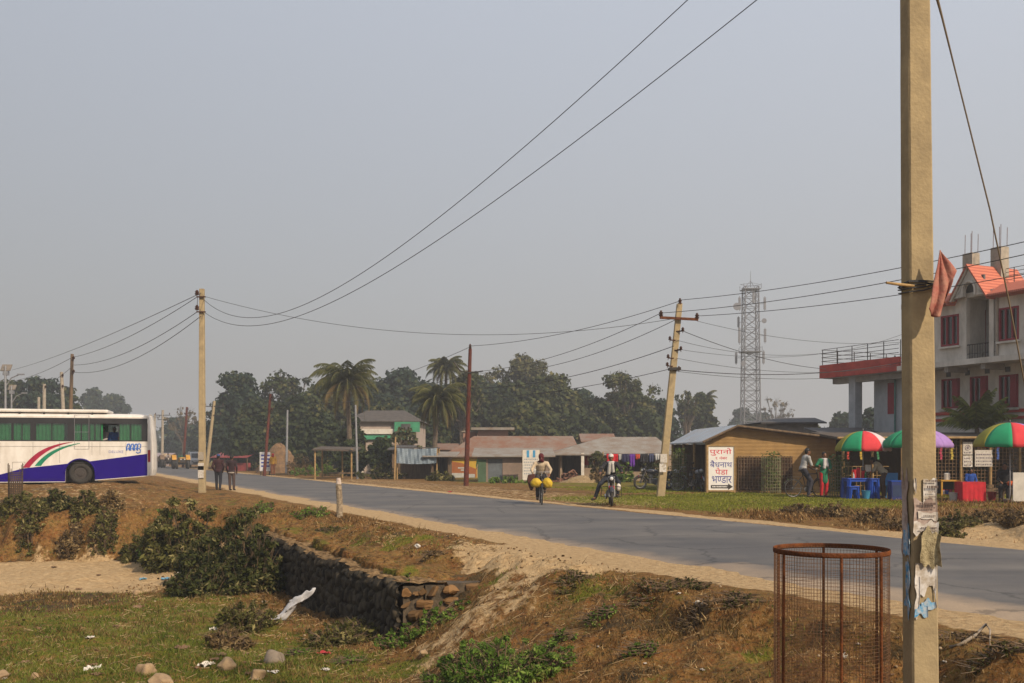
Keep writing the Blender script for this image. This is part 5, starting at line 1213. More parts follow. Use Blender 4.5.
# ------------------------------------------------------------------ stalls and fence on the right
def right_stalls():
    Y = 39.0; x0, x1 = X(843, Y), X(1075, Y)
    root = thing('bamboo_stall', (0, 0, 0), 0, 'long dark bamboo stall with lattice front behind the umbrellas', 'stall')
    z1 = ZP(437, Y)
    mb = MB(); mb.slab([(x0 - .3, Y - .2, z1), (x1, Y - .2, z1), (x1, Y + 3.2, z1 + .25), (x0 - .3, Y + 3.2, z1 + .25)], .09); mb.build('roof', mat('dark_thatch', (.11, .085, .07), .95), root)
    MB().tube([(x0 - .3, Y - .25, z1 - .04), (x1, Y - .25, z1 - .02)], .05, 6).build('eave_pole', M_bamboo, root)
    x = x0; k = 0
    while x < x1: MB().tube([(x, Y, -.1), (x, Y, z1 - .05)], .05, 6).build('post', M_bamboo, root); x += 1.15; k += 1
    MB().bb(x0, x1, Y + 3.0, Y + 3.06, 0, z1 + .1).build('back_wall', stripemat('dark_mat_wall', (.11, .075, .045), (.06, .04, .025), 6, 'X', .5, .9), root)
    mb = MB(); x = X(935, Y)
    while x < x1: mb.tube([(x, Y + .06, .05), (x + .02, Y + .06, z1 - .1)], .014, 4); x += .14
    z = .15
    while z < z1 - .1: mb.tube([(X(935, Y), Y + .09, z), (x1, Y + .09, z + .02)], .013, 4); z += .14
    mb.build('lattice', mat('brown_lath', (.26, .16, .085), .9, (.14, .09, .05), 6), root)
    # waist-high rails behind the blue tables
    mb = MB(); x = X(845, Y)
    while x < X(880, Y): mb.tube([(x, Y + .1, .05), (x, Y + .1, 1.15)], .014, 4); x += .16
    for z in (.4, .8, 1.15): mb.tube([(X(845, Y), Y + .12, z), (X(890, Y), Y + .12, z)], .014, 4)
    mb.build('rail_fence', M_bamboo, root)
    # posters hung on the lattice
    for (a, b, c, d, m, lab) in ((963, 972.5, 442, 454.5, M_paper, 'pale poster with an oval picture on the lattice, upper one of two'), (963, 972.5, 455.5, 467, M_bl, 'pale poster on the lattice, lower one of two'), (975, 992.5, 450, 466.5, M_paper, 'wide pale poster with print right of the two small ones'), (974.5, 982, 440, 446.5, mat('teal_poster', (.03, .22, .18), .7), 'small teal poster under the umbrella edge')):
        yy = Y - .06; r = thing('wall_poster', (X((a + b) / 2, yy), yy, ZP(d, yy)), 0, lab, 'poster', 'posters on the stall'); w = X(b, yy) - X(a, yy); h = ZP(c, yy) - ZP(d, yy)
        MB().bb(-w / 2, w / 2, 0, .012, 0, h).build('sheet', m, r); mb = MB(); rr = random.Random(a + c)
        if a == 963 and c == 442: mb.ring((0, -.004, h * .55), w * .27, .012, axis=(0, 1, 0), n=18, m=4); mb.ellip((0, -.003, h * .55), (.05, .006, .06))
        for j in range(int(h / .13)):
            if a == 963 and c == 442 and j > 0: continue
            x = -w / 2 + .04
            while x < w / 2 - .07: q = rr.uniform(.02, .07); mb.bb(x, x + q, -.006, -.001, .05 + j * .13, .05 + j * .13 + .05); x += q + .03
        mb.build('print', mat('poster_print', (.20, .17, .2), .8), r)
right_stalls()

def umbrella(px, pyt, pyb, Y, hw, cols, label, tiltx=0.0):
    x = X(px, Y); z0 = Z(x, Y); zt, zb = ZP(pyt, Y), ZP(pyb, Y); root = thing('sun_umbrella', (x, Y, z0), 0, label, 'umbrella', 'umbrellas over the stalls')
    rad = hw / F * Y; n = 8; h = zt - zb
    MB().tube([(0, 0, -.1), (0, 0, zt - z0 + .08)], .022, 8).build('pole', M_galv, root)
    MB().tube([(0, 0, zt - z0), (0, 0, zt - z0 + .12)], [.03, .008], 8).build('finial', M_dark, root)
    for k in range(n):
        mb = MB(); V = []; a0 = 2 * math.pi * (k + .5) / n + R(90) ; a1 = a0 + 2 * math.pi / n; q = 8; s = 6
        for j in range(q + 1):
            u = j / q; r = rad * math.sin(u * 1.25) / math.sin(1.25); z = (zt - z0) - h * .86 * (1 - math.cos(u * 1.25)) / (1 - math.cos(1.25))
            for i in range(s + 1):
                a = a0 + (a1 - a0) * i / s; c = 1 - .06 * math.sin(math.pi * i / s) * u; V.append((math.cos(a) * r * c, math.sin(a) * r * c, z + .015 * math.sin(math.pi * i / s) * u))
        for i in range(s + 1):
            a = a0 + (a1 - a0) * i / s; c = 1 - .05 * math.sin(math.pi * i / s); V.append((math.cos(a) * rad * c, math.sin(a) * rad * c, (zb - z0) - .02 * abs(math.sin(math.pi * i / s * 2))))
        w = s + 1; mb.add(V, [(j * w + i, j * w + i + 1, (j + 1) * w + i + 1, (j + 1) * w + i) for j in range(q + 1) for i in range(s)])
        o = mb.build('canopy_panel', cols[k % len(cols)], root, smooth=True); o.modifiers.new('t', 'SOLIDIFY').thickness = .004
        a = a0; MB().tube([(math.cos(a) * rad * math.sin(u_ * 1.25) / math.sin(1.25), math.sin(a) * rad * math.sin(u_ * 1.25) / math.sin(1.25), (zt - z0) - .02 - h * .86 * (1 - math.cos(u_ * 1.25)) / (1 - math.cos(1.25))) for u_ in (0.05, .35, .65, 1)], .007, 4).build('rib', M_dark, root)
    MB().cyl((0, 0, .04), (0, 0, 1), .22, .1, 16).build('base', M_conc2, root)
ug = mat('umbrella_green', (.015, .26, .12), .95, (.012, .21, .10)); ur = mat('umbrella_red', (.58, .05, .06), .95, (.50, .04, .05)); uw = mat('umbrella_white', (.58, .48, .50), .95, (.5, .42, .44)); uo = mat('umbrella_olive', (.27, .25, .03), .95, (.22, .2, .03)); up_ = mat('umbrella_purple', (.33, .20, .48), .95, (.28, .17, .42)); uy = mat('umbrella_yellow', (.52, .38, .03), .95, (.45, .33, .03))
# panel k spans angles 112+45k .. ; the camera sees those around 270 degrees (k = 3 is centred there)
umbrella(863, 431, 451, 36, 27, [uw, uo, ug, ur, uw, ug, uo, ur], 'green, red and white sun umbrella over the blue tables')
umbrella(917, 428, 447.5, 35, 34, [ug, ug, ug, up_, up_, uy, ur, up_], 'green and purple sun umbrella half behind the near concrete pole')
umbrella(1010, 422.5, 447, 33, 34, [up_, uo, ug, ur, up_, ug, uy, ur], 'olive, green and red sun umbrella furthest right')

def stool_table(name, label, cat, x, y, w, d, h, m, legw=.07, group=None, apron=.12):
    z = Z(x, y); r = thing(name, (x, y, z), 0, label, cat, group)
    MB().bb(-w / 2, w / 2, -d / 2, d / 2, h - .035, h).build('table_top', m, r, bevel=.008)
    MB().bb(-w / 2 + .03, w / 2 - .03, -d / 2 + .03, d / 2 - .03, h - apron, h - .036).build('apron', m, r)
    for sx in (-1, 1):
        for sy in (-1, 1): MB().tube([(sx * (w / 2 - .03), sy * (d / 2 - .03), 0), (sx * (w / 2 - .07), sy * (d / 2 - .07), h - .04)], [legw * .45, legw * .7], 4).build('leg', m, r)
    return r
g_ = 'blue plastic furniture'
stool_table('plastic_table', 'blue plastic table with red tins under the first umbrella', 'table', X(858, 35.6), 35.6, .95, .7, .72, M_blue, .12, g_)
stool_table('plastic_stool', 'blue plastic stool in front of the blue table', 'stool', X(853, 35.1), 35.1, .36, .36, .45, M_blue, .1, g_)
stool_table('plastic_stool', 'blue plastic stool at the right end of the blue table', 'stool', X(873.5, 35.2), 35.2, .34, .34, .72, M_blue, .1, g_)
o = stool_table('crate_stand', 'dark blue crate stand at the left end of the tables', 'crate', X(847.5, 36.0), 36.0, .42, .5, .62, mat('navy_crate', (.02, .035, .16), .6), .08, g_, apron=.5)
for k, (a, c, hh) in enumerate(((854.5, 466.5, .30), (858.5, 465, .36), (863, 468, .26))):
    x = X(a, 35.6); z = Z(x, 35.6) + .72; r = thing('red_tin', (x, 35.6, z), 0, ['short red tin left on the blue table', 'tall red tin in the middle of the blue table', 'small red tin right on the blue table'][k], 'tin'); MB().tube([(0, 0, 0), (0, 0, .01), (0, 0, hh - .01), (0, 0, hh)], [.062, .068, .068, .06], 14).build('body', M_red, r); MB().cyl((0, 0, hh + .008), (0, 0, 1), .05, .016, 14).build('lid', M_dark, r)
bt = [mat('bottle_amber', (.22, .09, .01), .25), mat('bottle_green', (.02, .14, .05), .25), mat('bottle_clear', (.45, .47, .48), .25)]
for k, (a_, cc_, hh_, lab_) in enumerate(((852, 0, .24, 'amber bottle furthest left on the blue table'), (853.5, 2, .20, 'clear bottle next to the amber bottle on the blue table'), (865.5, 1, .26, 'green bottle right of the red tins on the blue table'), (870.5, 0, .22, 'amber bottle at the right end of the blue table'))):
    x = X(a_, 35.5); r = thing('bottle', (x, 35.5, Z(X(858, 35.6), 35.6) + .72), 0, lab_, 'bottle'); MB().tube([(0, 0, 0), (0, 0, hh_ * .6), (0, 0, hh_ * .75), (0, 0, hh_)], [.035, .035, .014, .014], 12).build('body', bt[cc_], r); MB().cyl((0, 0, hh_ + .012), (0, 0, 1), .016, .024, 10).build('cap', M_red, r)
for k, (a_, cc_, lab_) in enumerate(((848, (.45, .06, .04), 'red strip of snack packets hanging at the left stall post'), (861, (.50, .33, .04), 'yellow strip of snack packets hanging behind the first umbrella pole'), (878, (.05, .22, .10), 'green strip of snack packets hanging above the bending person'), (941, (.45, .05, .10), 'crimson strip of snack packets hanging right of the near pole'), (952, (.48, .36, .06), 'golden strip of snack packets hanging left of the two small posters'), (998, (.06, .12, .38), 'blue strip of snack packets hanging beside the wide poster'))):
    Y_ = 38.8; x = X(a_, Y_); z_ = ZP(440, Y_); mb = MB()
    for j in range(7): mb.box((.01 * math.sin(j * 2.1 + k), .02 * math.cos(j * 1.7), -.08 - j * .105), (.085, .012, .09), mtx=Matrix.Rotation(.25 * math.sin(j * 3 + k), 3, 'Z'))
    mb.tube([(0, 0, .02), (0, 0, -.8)], .003, 4); o = mb.build('packet_strip', mat('packet_%d' % k, cc_, .45)); o.location = (x, Y_, z_); tag(o, lab_, 'snack packets')
for k, (a_, Y_, cc_, lab_) in enumerate(((866, 34.9, (.03, .20, .35), 'teal bucket on the ground beside the blue stool'), (953.5, 33.2, (.45, .45, .42), 'pale bucket on the ground between yellow stand and red table'), (992, 33.8, (.30, .03, .03), 'dark red bucket by the wooden crates'))):
    x = X(a_, Y_); r = thing('bucket', (x, Y_, Z(x, Y_)), 0, lab_, 'bucket'); MB().tube([(0, 0, 0), (0, 0, .28)], [.11, .15], 16).build('body', mat('bucket_%d' % k, cc_, .6), r); MB().ring((0, 0, .285), .15, .01).build('rim', mat('bucket_%d' % k, cc_), r)
r = thing('display_rack', (X(868, 35.7), 35.7, Z(X(868, 35.7), 35.7) + .72), 0, 'small wooden display rack on the blue table', 'rack'); mb = MB()
for sx in (-.12, .12): mb.bb(sx - .015, sx + .015, -.02, .02, 0, .5)
mb.bb(-.105, .105, -.02, .02, .47, .5); mb.bb(-.105, .105, -.02, .02, .2, .23); mb.build('frame', M_brown, r); MB().bb(-.105, .105, -.005, .005, .23, .47).build('pane', M_paper, r)
r = thing('display_case', (X(896.5, 34.6), 34.6, Z(X(896.5, 34.6), 34.6)), 0, 'dark blue display counter beside the near pole', 'counter'); MB().bb(-.24, .24, -.2, .2, .0, .62).build('body', mat('navy_crate', (.02, .035, .16)), r, bevel=.01); MB().bb(-.26, .26, -.22, .22, .621, .66).build('counter_top', M_blue, r); MB().bb(-.2, .2, -.212, -.202, .12, .5).build('front_panel', mat('navy_panel', (.03, .05, .12), .4), r)
r = thing('plastic_chair', (X(893.5, 35.6), 35.6, Z(X(893.5, 35.6), 35.6)), 0, 'light blue plastic chair behind the dark blue counter', 'chair'); lb_ = mat('light_blue_plastic', (.05, .22, .5), .5)
MB().bb(-.22, .22, -.2, .2, .42, .46).build('seat', lb_, r); MB().bb(-.22, .22, .17, .21, .461, .9).build('backrest', lb_, r)
for sx in (-1, 1):
    for sy in (-1, 1): MB().tube([(sx * .2, sy * .18, 0), (sx * .18, sy * .16, .42)], .02, 6).build('leg', lb_, r)
# yellow framed stall cart, red covered table, white board on the right
Y = 33.6; r = thing('yellow_cart', (X(947.5, Y), Y, Z(X(947.5, Y), Y)), 0, 'yellow framed snack stand with jars beside the near pole', 'stand'); ym = mat('ochre_paint', (.42, .23, .03), .7, (.34, .18, .03), 5)
for sx in (-.3, .3):
    for sy in (-.25, .25): MB().bb(sx - .025, sx + .025, sy - .025, sy + .025, 0, .66).build('leg', ym, r)
MB().bb(-.34, .34, -.29, .29, .661, .71).build('stand_top', ym, r); MB().bb(-.27, .27, -.24, .24, .2, .23).build('lower_shelf', ym, r); MB().bb(-.3, .3, .2, .224, .24, .64).build('back_panel', M_dark, r)
for k, (xx, c_) in enumerate(((-.18, (.5, .48, .5)), (-.06, (.03, .08, .35)), (.06, (.45, .1, .12)), (.17, (.5, .4, .05)))):
    q = thing('jar', (X(947.5, Y) + xx, Y - .1, Z(X(947.5, Y), Y) + .23), 0, ['white', 'blue', 'red', 'yellow'][k] + ' jar on the lower shelf of the yellow stand', 'jar', 'jars on the yellow stand'); MB().tube([(0, 0, 0), (0, 0, .13)], .048, 12).build('body', mat('jar_%d' % k, c_, .4), q); MB().cyl((0, 0, .142), (0, 0, 1), .04, .024, 12).build('lid', M_red, q)
q = thing('white_canister', (X(947, Y), Y, Z(X(947.5, Y), Y) + .71), 0, 'white canister standing on top of the yellow stand', 'canister'); MB().tube([(0, 0, 0), (0, 0, .2), (0, 0, .23)], [.1, .1, .06], 14).build('body', M_white, q); MB().cyl((0, 0, .25), (0, 0, 1), .05, .04, 12).build('lid', M_dark, q)
Y = 33.0; r = thing('red_covered_table', (X(970, Y), Y, Z(X(970, Y), Y)), 0, 'table draped in plain bright red cloth', 'table')
MB().bb(-.36, .36, -.28, .28, .60, .64).build('table_top', M_brown, r)
for sx in (-1, 1):
    for sy in (-1, 1): MB().bb(sx * .32 - .02, sx * .32 + .02, sy * .24 - .02, sy * .24 + .02, 0, .60).build('leg', M_brown, r)
tcl = thing('red_cloth', (X(970, Y), Y, Z(X(970, Y), Y)), 0, 'plain red cloth draped to the ground over the small table', 'tablecloth'); mb = MB(); N = 64; V = []
for j in range(8):
    for i in range(N):
        a = 2 * math.pi * i / N; sx, sy = math.cos(a), math.sin(a); k = 1 / max(abs(sx), abs(sy)); q = j / 7; wv = 1 + .035 * q * math.sin(i * 1.7)
        V.append((.38 * sx * k * wv, .30 * sy * k * wv, .655 - .63 * q))
mb.add(V, [(j * N + i, j * N + (i + 1) % N, (j + 1) * N + (i + 1) % N, (j + 1) * N + i) for j in range(7) for i in range(N)] + [tuple(range(N))]); o = mb.build('drape', M_red, tcl); o.modifiers.new('t', 'SOLIDIFY').thickness = .004
Y = 32.0; r = thing('white_board', (X(1021, Y), Y, Z(X(1021, Y), Y)), 0, 'blank white board leaning at the right edge under the last umbrella', 'board'); MB().bb(-.26, .7, -.02, .02, .06, .98).build('panel', mat('board_cream', (.56, .53, .48), .7), r)
for sx in (-.2, .6): MB().tube([(sx, .3, 0), (sx, .03, .9)], .02, 6).build('leg', M_brown, r)
# wooden crates and pots under the lattice
for k, (px_, Y, w, h, lab) in enumerate(((986.5, 34.5, .34, .55, 'brown wooden crate right of the red table'), (996, 35.2, .4, .4, 'low brown crate between red table and last umbrella'))):
    r = thing('wooden_crate', (X(px_, Y), Y, Z(X(px_, Y), Y)), 0, lab, 'crate'); mb = MB()
    for j in range(4):
        for s_ in (-1, 1): mb.bb(-w / 2, w / 2, s_ * w / 2 - .01, s_ * w / 2 + .01, j * h / 4 + .01, (j + 1) * h / 4 - .03)
        for s_ in (-1, 1): mb.bb(s_ * w / 2 - .01, s_ * w / 2 + .01, -w / 2 + .012, w / 2 - .012, j * h / 4 + .01, (j + 1) * h / 4 - .03)
    mb.build('slat_sides', M_brown, r); MB().bb(-w / 2 + .012, w / 2 - .012, -w / 2 + .012, w / 2 - .012, .0, .02).build('bottom_board', M_brown, r)
# ------------------------------------------------------------------ people
STAND = dict(head=(0, .015, 1.585), neck=(0, -.005, 1.44), pelvis=(0, 0, .93), shL=(-.185, 0, 1.40), shR=(.185, 0, 1.40), elL=(-.25, -.02, 1.12), elR=(.25, -.02, 1.12),
             wrL=(-.26, .06, .88), wrR=(.26, .06, .88), hipL=(-.09, 0, .92), hipR=(.09, 0, .92), knL=(-.10, .02, .50), knR=(.10, .02, .50), anL=(-.10, -.03, .08), anR=(.10, -.03, .08))
def remesh(o, v, smooth=2):
    m = o.modifiers.new('join', 'REMESH'); m.mode = 'VOXEL'; m.voxel_size = v; m.use_smooth_shade = True
    if smooth: s = o.modifiers.new('soften', 'SMOOTH'); s.iterations = smooth; s.factor = .5
def person(loc, rz, label, pose=None, shirt=(.4, .4, .4), trousers=(.06, .05, .05), shoes=(.03, .025, .02), sleeves='long', hair=True, cap=None, scarf=None, helmet=None, skirt=None, grp=None, scale=1.0, look=0.0, hem=None, barefoot=False, face_wrap=None, shirt_long=0.0, trouser_name='trousers', upper='shirt'):
    """faces local +y"""
    J = dict(STAND); J.update(pose or {}); J = {k: Vector(v) for k, v in J.items()}
    for s_ in 'LR':
        if 'toe' + s_ not in J: J['toe' + s_] = J['an' + s_] + Vector((0, .17, -.055))
    up = (J['neck'] - J['pelvis']).normalized(); sx = (J['shR'] - J['shL']).normalized(); fy = up.cross(sx).normalized(); sx = fy.cross(up)
    TM = Matrix((sx, fy, up)).transposed()
    hz = (J['head'] - J['neck']).normalized(); HM = Matrix.Rotation(look, 3, 'Z') @ Matrix.Rotation(math.atan2(-(hz.y - .1) * .3, 1), 3, 'X')
    def tor(mb, e):
        L = (J['neck'] - J['pelvis']).length; P = lambda f, o=0: J['pelvis'] + up * L * f + fy * o
        mb.ellip(P(.78, -.005), (.168 + e, .105 + e, .15 + e * .5), TM, 16, 10); mb.ellip(P(.55), (.148 + e, .105 + e, .20), TM, 16, 10); mb.ellip(P(.28, .005), (.142 + e, .10 + e, .19), TM, 16, 10); mb.ellip(P(.02), (.158 + e, .108 + e, .13), TM, 16, 10)
        for s_ in 'LR': mb.cap(J['neck'] - up * .035, J['sh' + s_], .062 + e * .6, .058 + e)
    b = MB(); tor(b, 0)
    b.cap(J['neck'] - up * .04, J['head'] - Vector((0, 0, .05)), .055, .052)
    h = J['head']
    b.ellip(h + Vector((0, 0, .02)), (.076, .096, .108), HM, 16, 12); b.ellip(h + HM @ Vector((0, .03, -.055)), (.055, .058, .058), HM, 12, 8)
    b.cap(h + HM @ Vector((0, .092, .012)), h + HM @ Vector((0, .112, -.022)), .010, .016, 8)
    b.cap(h + HM @ Vector((-.018, .088, -.058)), h + HM @ Vector((.018, .088, -.058)), .008, .008, 6)
    for s_ in (-1, 1): b.ellip(h + HM @ Vector((s_ * .078, .0, -.005)), (.010, .022, .032), HM, 8, 6)
    for s_, sg in (('L', -1), ('R', 1)):
        sh, el, wr = J['sh' + s_], J['el' + s_], J['wr' + s_]
        b.cap(sh, el, .052, .040); b.cap(el, wr, .040, .027)
        d = (wr - el).normalized(); side = d.cross(Vector((0, 1, 0)) if abs(d.y) < .8 else Vector((0, 0, 1))).normalized() * sg; nrm = d.cross(side).normalized()
        palm = wr + d * .05; PM = Matrix((side, nrm, d)).transposed(); b.ellip(palm, (.040, .018, .052), PM, 10, 8); b.cap(wr, palm, .026, .024)
        for k, (off, L) in enumerate(((-.028, .062), (-.010, .074), (.009, .070), (.027, .055))):
            a = palm + d * .035 + side * off; m1 = a + d * L * .5 + nrm * .006; e_ = m1 + d * L * .42 + nrm * .022; b.cap(a, m1, .010, .009, 6); b.cap(m1, e_, .009, .007, 6)
        th = palm - side * .035 - d * .02; b.cap(th, th - side * .022 + d * .032, .012, .010, 6); b.cap(th - side * .022 + d * .032, th - side * .020 + d * .058 + nrm * .01, .010, .008, 6)
        b.cap(J['hip' + s_], J['kn' + s_], .083, .056); b.cap(J['kn' + s_], J['an' + s_], .054, .036); b.cap(J['an' + s_], J['toe' + s_], .038, .028)
    o = b.build('person', M_skin); remesh(o, .013, 2); o.location = loc; o.rotation_euler.z = rz; o.scale = (scale,) * 3
    tag(o, label, 'person', grp)
    def ch(mb, name, m, v=.016, s=3):
        q = mb.build(name, m); q.parent = o; remesh(q, v, s); return q
    def cm(nm, c): return mat('cloth_%s_%d_%d_%d' % (nm, c[0] * 999, c[1] * 999, c[2] * 999), c, .9, tuple(v * .65 for v in c), 9, .4, .3, 30)
    sb = MB(); tor(sb, .022)
    if shirt_long: sb.cap(J['pelvis'] - up * .02, J['pelvis'] - up * shirt_long + (J['knL'] + J['knR'] - J['pelvis'] * 2) * .08, .15, .15)
    for s_ in 'LR':
        sb.cap(J['sh' + s_], J['el' + s_], .066, .054)
        if sleeves == 'long': sb.cap(J['el' + s_], J['wr' + s_].lerp(J['el' + s_], .08), .054, .040)
    ch(sb, upper, cm('top', shirt))
    if hem: hb = MB(); hb.ellip(J['pelvis'] - Vector((0, 0, .06)), (.186, .135, .085)); ch(hb, 'shirt_hem', cm('hem', hem))
    tb = MB(); tb.ellip(J['pelvis'] - up * .01, (.168, .120, .12), TM, 14, 8)
    for s_ in 'LR': tb.cap(J['hip' + s_], J['kn' + s_], .097, .073); tb.cap(J['kn' + s_], J['an' + s_].lerp(J['kn' + s_], .08), .073, .060)
    ch(tb, trouser_name, cm('leg', trousers))
    if skirt:
        kb = MB(); kb.tube([J['pelvis'] + Vector((0, 0, .06)), J['pelvis'] - Vector((0, 0, .2)), (J['anL'] + J['anR']) / 2 + Vector((0, 0, .06))], [.14, .2, .26], 16); ch(kb, 'skirt', cm('skirt', skirt))
    for s_ in 'LR':
        if not barefoot: fb = MB(); fb.cap(J['an' + s_] + Vector((0, -.02, -.02)), J['toe' + s_], .046, .038); ch(fb, 'shoe', cm('shoe', shoes), .014, 1)
        eb = MB(); sg = -1 if s_ == 'L' else 1; eb.ellip(h + HM @ Vector((sg * .030, .086, .018)), (.013, .008, .008), HM, 8, 6); q = eb.build('eye', M_eye, smooth=True); q.parent = o
    if hair:
        hb = MB(); hb.ellip(h + HM @ Vector((0, -.012, .045)), (.083, .098, .095), HM, 14, 10); hb.ellip(h + HM @ Vector((0, -.045, .0)), (.076, .062, .085), HM, 12, 8); ch(hb, 'hair', M_hair, .012, 1)
    if cap: cb = MB(); cb.ellip(h + HM @ Vector((0, -.005, .065)), (.090, .106, .075), HM, 14, 10); cb.ellip(h + HM @ Vector((0, .1, .055)), (.06, .05, .010), HM, 10, 6); ch(cb, 'cap', cm('cap', cap), .012, 1)
    if face_wrap: wb = MB(); wb.ellip(h + Vector((0, .0, .035)), (.092, .108, .112), HM, 14, 10); wb.ellip(h + Vector((0, .03, -.07)), (.078, .085, .075), HM, 12, 8); wb.ring(J['neck'] + up * .02, .075, .035); ch(wb, 'head_scarf', cm('wrap', face_wrap), .014, 1)
    if scarf:
        wb = MB(); wb.ring(J['neck'] + up * .012 + fy * .01, .08, .042); wb.cap(J['neck'] + fy * .1 + sx * .045, J['pelvis'] + up * .20 + fy * .135 + sx * .07, .045, .062); wb.cap(J['neck'] + fy * .1 - sx * .05, J['pelvis'] + up * .26 + fy * .135 - sx * .07, .045, .055); ch(wb, 'scarf', cm('scarf', scarf), .014, 1)
    if helmet: wb = MB(); wb.ellip(h + Vector((0, -.01, .045)), (.118, .135, .115), HM, 16, 12); q = ch(wb, 'helmet', cm('helmet', helmet), .014, 1)
    return o

M_tyre = M_black; M_chrome = mat('dull_chrome', (.35, .35, .36), .35, (.2, .2, .2), metal=.8)
def wheel(parent, c, r, w, rimr, name='wheel', axis=(1, 0, 0), spokes=18, rimm=None, disc=False):
    t = MB(); t.ring(c, r - w, w, axis=axis, n=36, m=8); o = t.build(name, M_tyre, parent, smooth=True)
    rb = MB(); rb.ring(c, rimr, w * .45, axis=axis, n=32, m=6)
    Xx, Yy, Zz = frame_of(axis); c = Vector(c); rb.cyl(c, axis, r * .09, w * 3, 10)
    if disc: rb.cyl(c, axis, rimr, w * .6, 20)
    else:
        for k in range(spokes): a = 2 * math.pi * k / spokes; rb.tube([c + (Xx * math.cos(a + .25) + Yy * math.sin(a + .25)) * r * .07, c + (Xx * math.cos(a) + Yy * math.sin(a)) * rimr], .0022 if r < .36 else .0018, 3)
    rb.build('rim', rimm or M_chrome, o); return o
def bicycle(loc, rz, label, col=(.02, .02, .022), basket_=False):
    """points along local +y"""
    r = thing('bicycle', loc, rz, label, 'bicycle'); m = mat('bicycle_paint_%d' % (col[0] * 999), col, .4)
    wheel(r, (0, .54, .335), .335, .018, .30); wheel(r, (0, -.52, .335), .335, .018, .30)
    f = MB(); hd, bbk, st_, rr_, fr_ = Vector((0, .40, .86)), Vector((0, -.02, .30)), Vector((0, -.16, .84)), Vector((0, -.52, .335)), Vector((0, .54, .335)); hl = Vector((0, .43, .72))
    for a, b in ((st_, hd), (bbk, hl), (bbk, st_)): f.tube([a, b], .016, 8)
    for s_ in (-.04, .04): f.tube([bbk + Vector((s_ * .6, 0, 0)), rr_ + Vector((s_ * 1.2, 0, 0))], .009, 6); f.tube([st_ - Vector((0, 0, .06)), rr_ + Vector((s_ * 1.2, 0, 0))], .009, 6)
    f.build('frame', m, r)
    f = MB(); f.tube([hl, hd + Vector((0, -.01, .05))], .019, 8)
    for s_ in (-.045, .045): f.tube([hl, hl + Vector((s_, .01, -.04)), fr_ + Vector((s_, 0, 0))], .011, 6)
    f.build('fork', m, r)
    f = MB(); top = hd + Vector((0, -.03, .17)); f.tube([hd, top], .013, 6); f.tube([(-.27, .20, top.z + .0), (-.25, .30, top.z), (-.1, .38, top.z), (.1, .38, top.z), (.25, .30, top.z), (.27, .20, top.z)], .012, 6); f.build('handlebar', M_chrome, r)
    f = MB(); f.tube([st_, st_ + Vector((0, -.02, .1))], .013, 6); f.ellip((0, -.20, .97), (.085, .13, .035)); f.ellip((0, -.08, .965), (.03, .09, .025)); f.build('saddle', M_black, r, smooth=True)
    f = MB(); f.bb(-.07, .07, -.72, -.26, .735, .75); 
    for s_ in (-.06, .06): f.tube([(s_, -.66, .735), (s_, -.52, .335)], .006, 5)
    f.build('carrier', m, r)
    f = MB(); f.cyl(bbk + Vector((.05, 0, 0)), (1, 0, 0), .09, .008, 24); f.tube([bbk + Vector((.07, 0, 0)), bbk + Vector((.08, .1, -.13))], .01, 5); f.tube([bbk + Vector((-.07, 0, 0)), bbk + Vector((-.08, -.1, .13))], .01, 5)
    f.bb(.07, .17, .07, .13, bbk.z - .145, bbk.z - .125); f.bb(-.17, -.07, -.13, -.07, bbk.z + .125, bbk.z + .145); f.build('crank_and_pedals', M_chrome, r)
    for c, a0, a1 in ((Vector((0, .54, .335)), 40, 170), (Vector((0, -.52, .335)), 10, 150)):
        f = MB(); V = []; n = 14
        for i in range(n + 1):
            a = R(a0 + (a1 - a0) * i / n)
            for s_ in (-.03, 0, .03): V.append(c + Vector((s_, math.cos(a) * .362, math.sin(a) * (.362 - abs(s_) * .25))))
        f.add(V, [(i * 3 + k, i * 3 + k + 1, (i + 1) * 3 + k + 1, (i + 1) * 3 + k) for i in range(n) for k in range(2)]); q = f.build('mudguard', m, r); q.modifiers.new('t', 'SOLIDIFY').thickness = .003
    return r
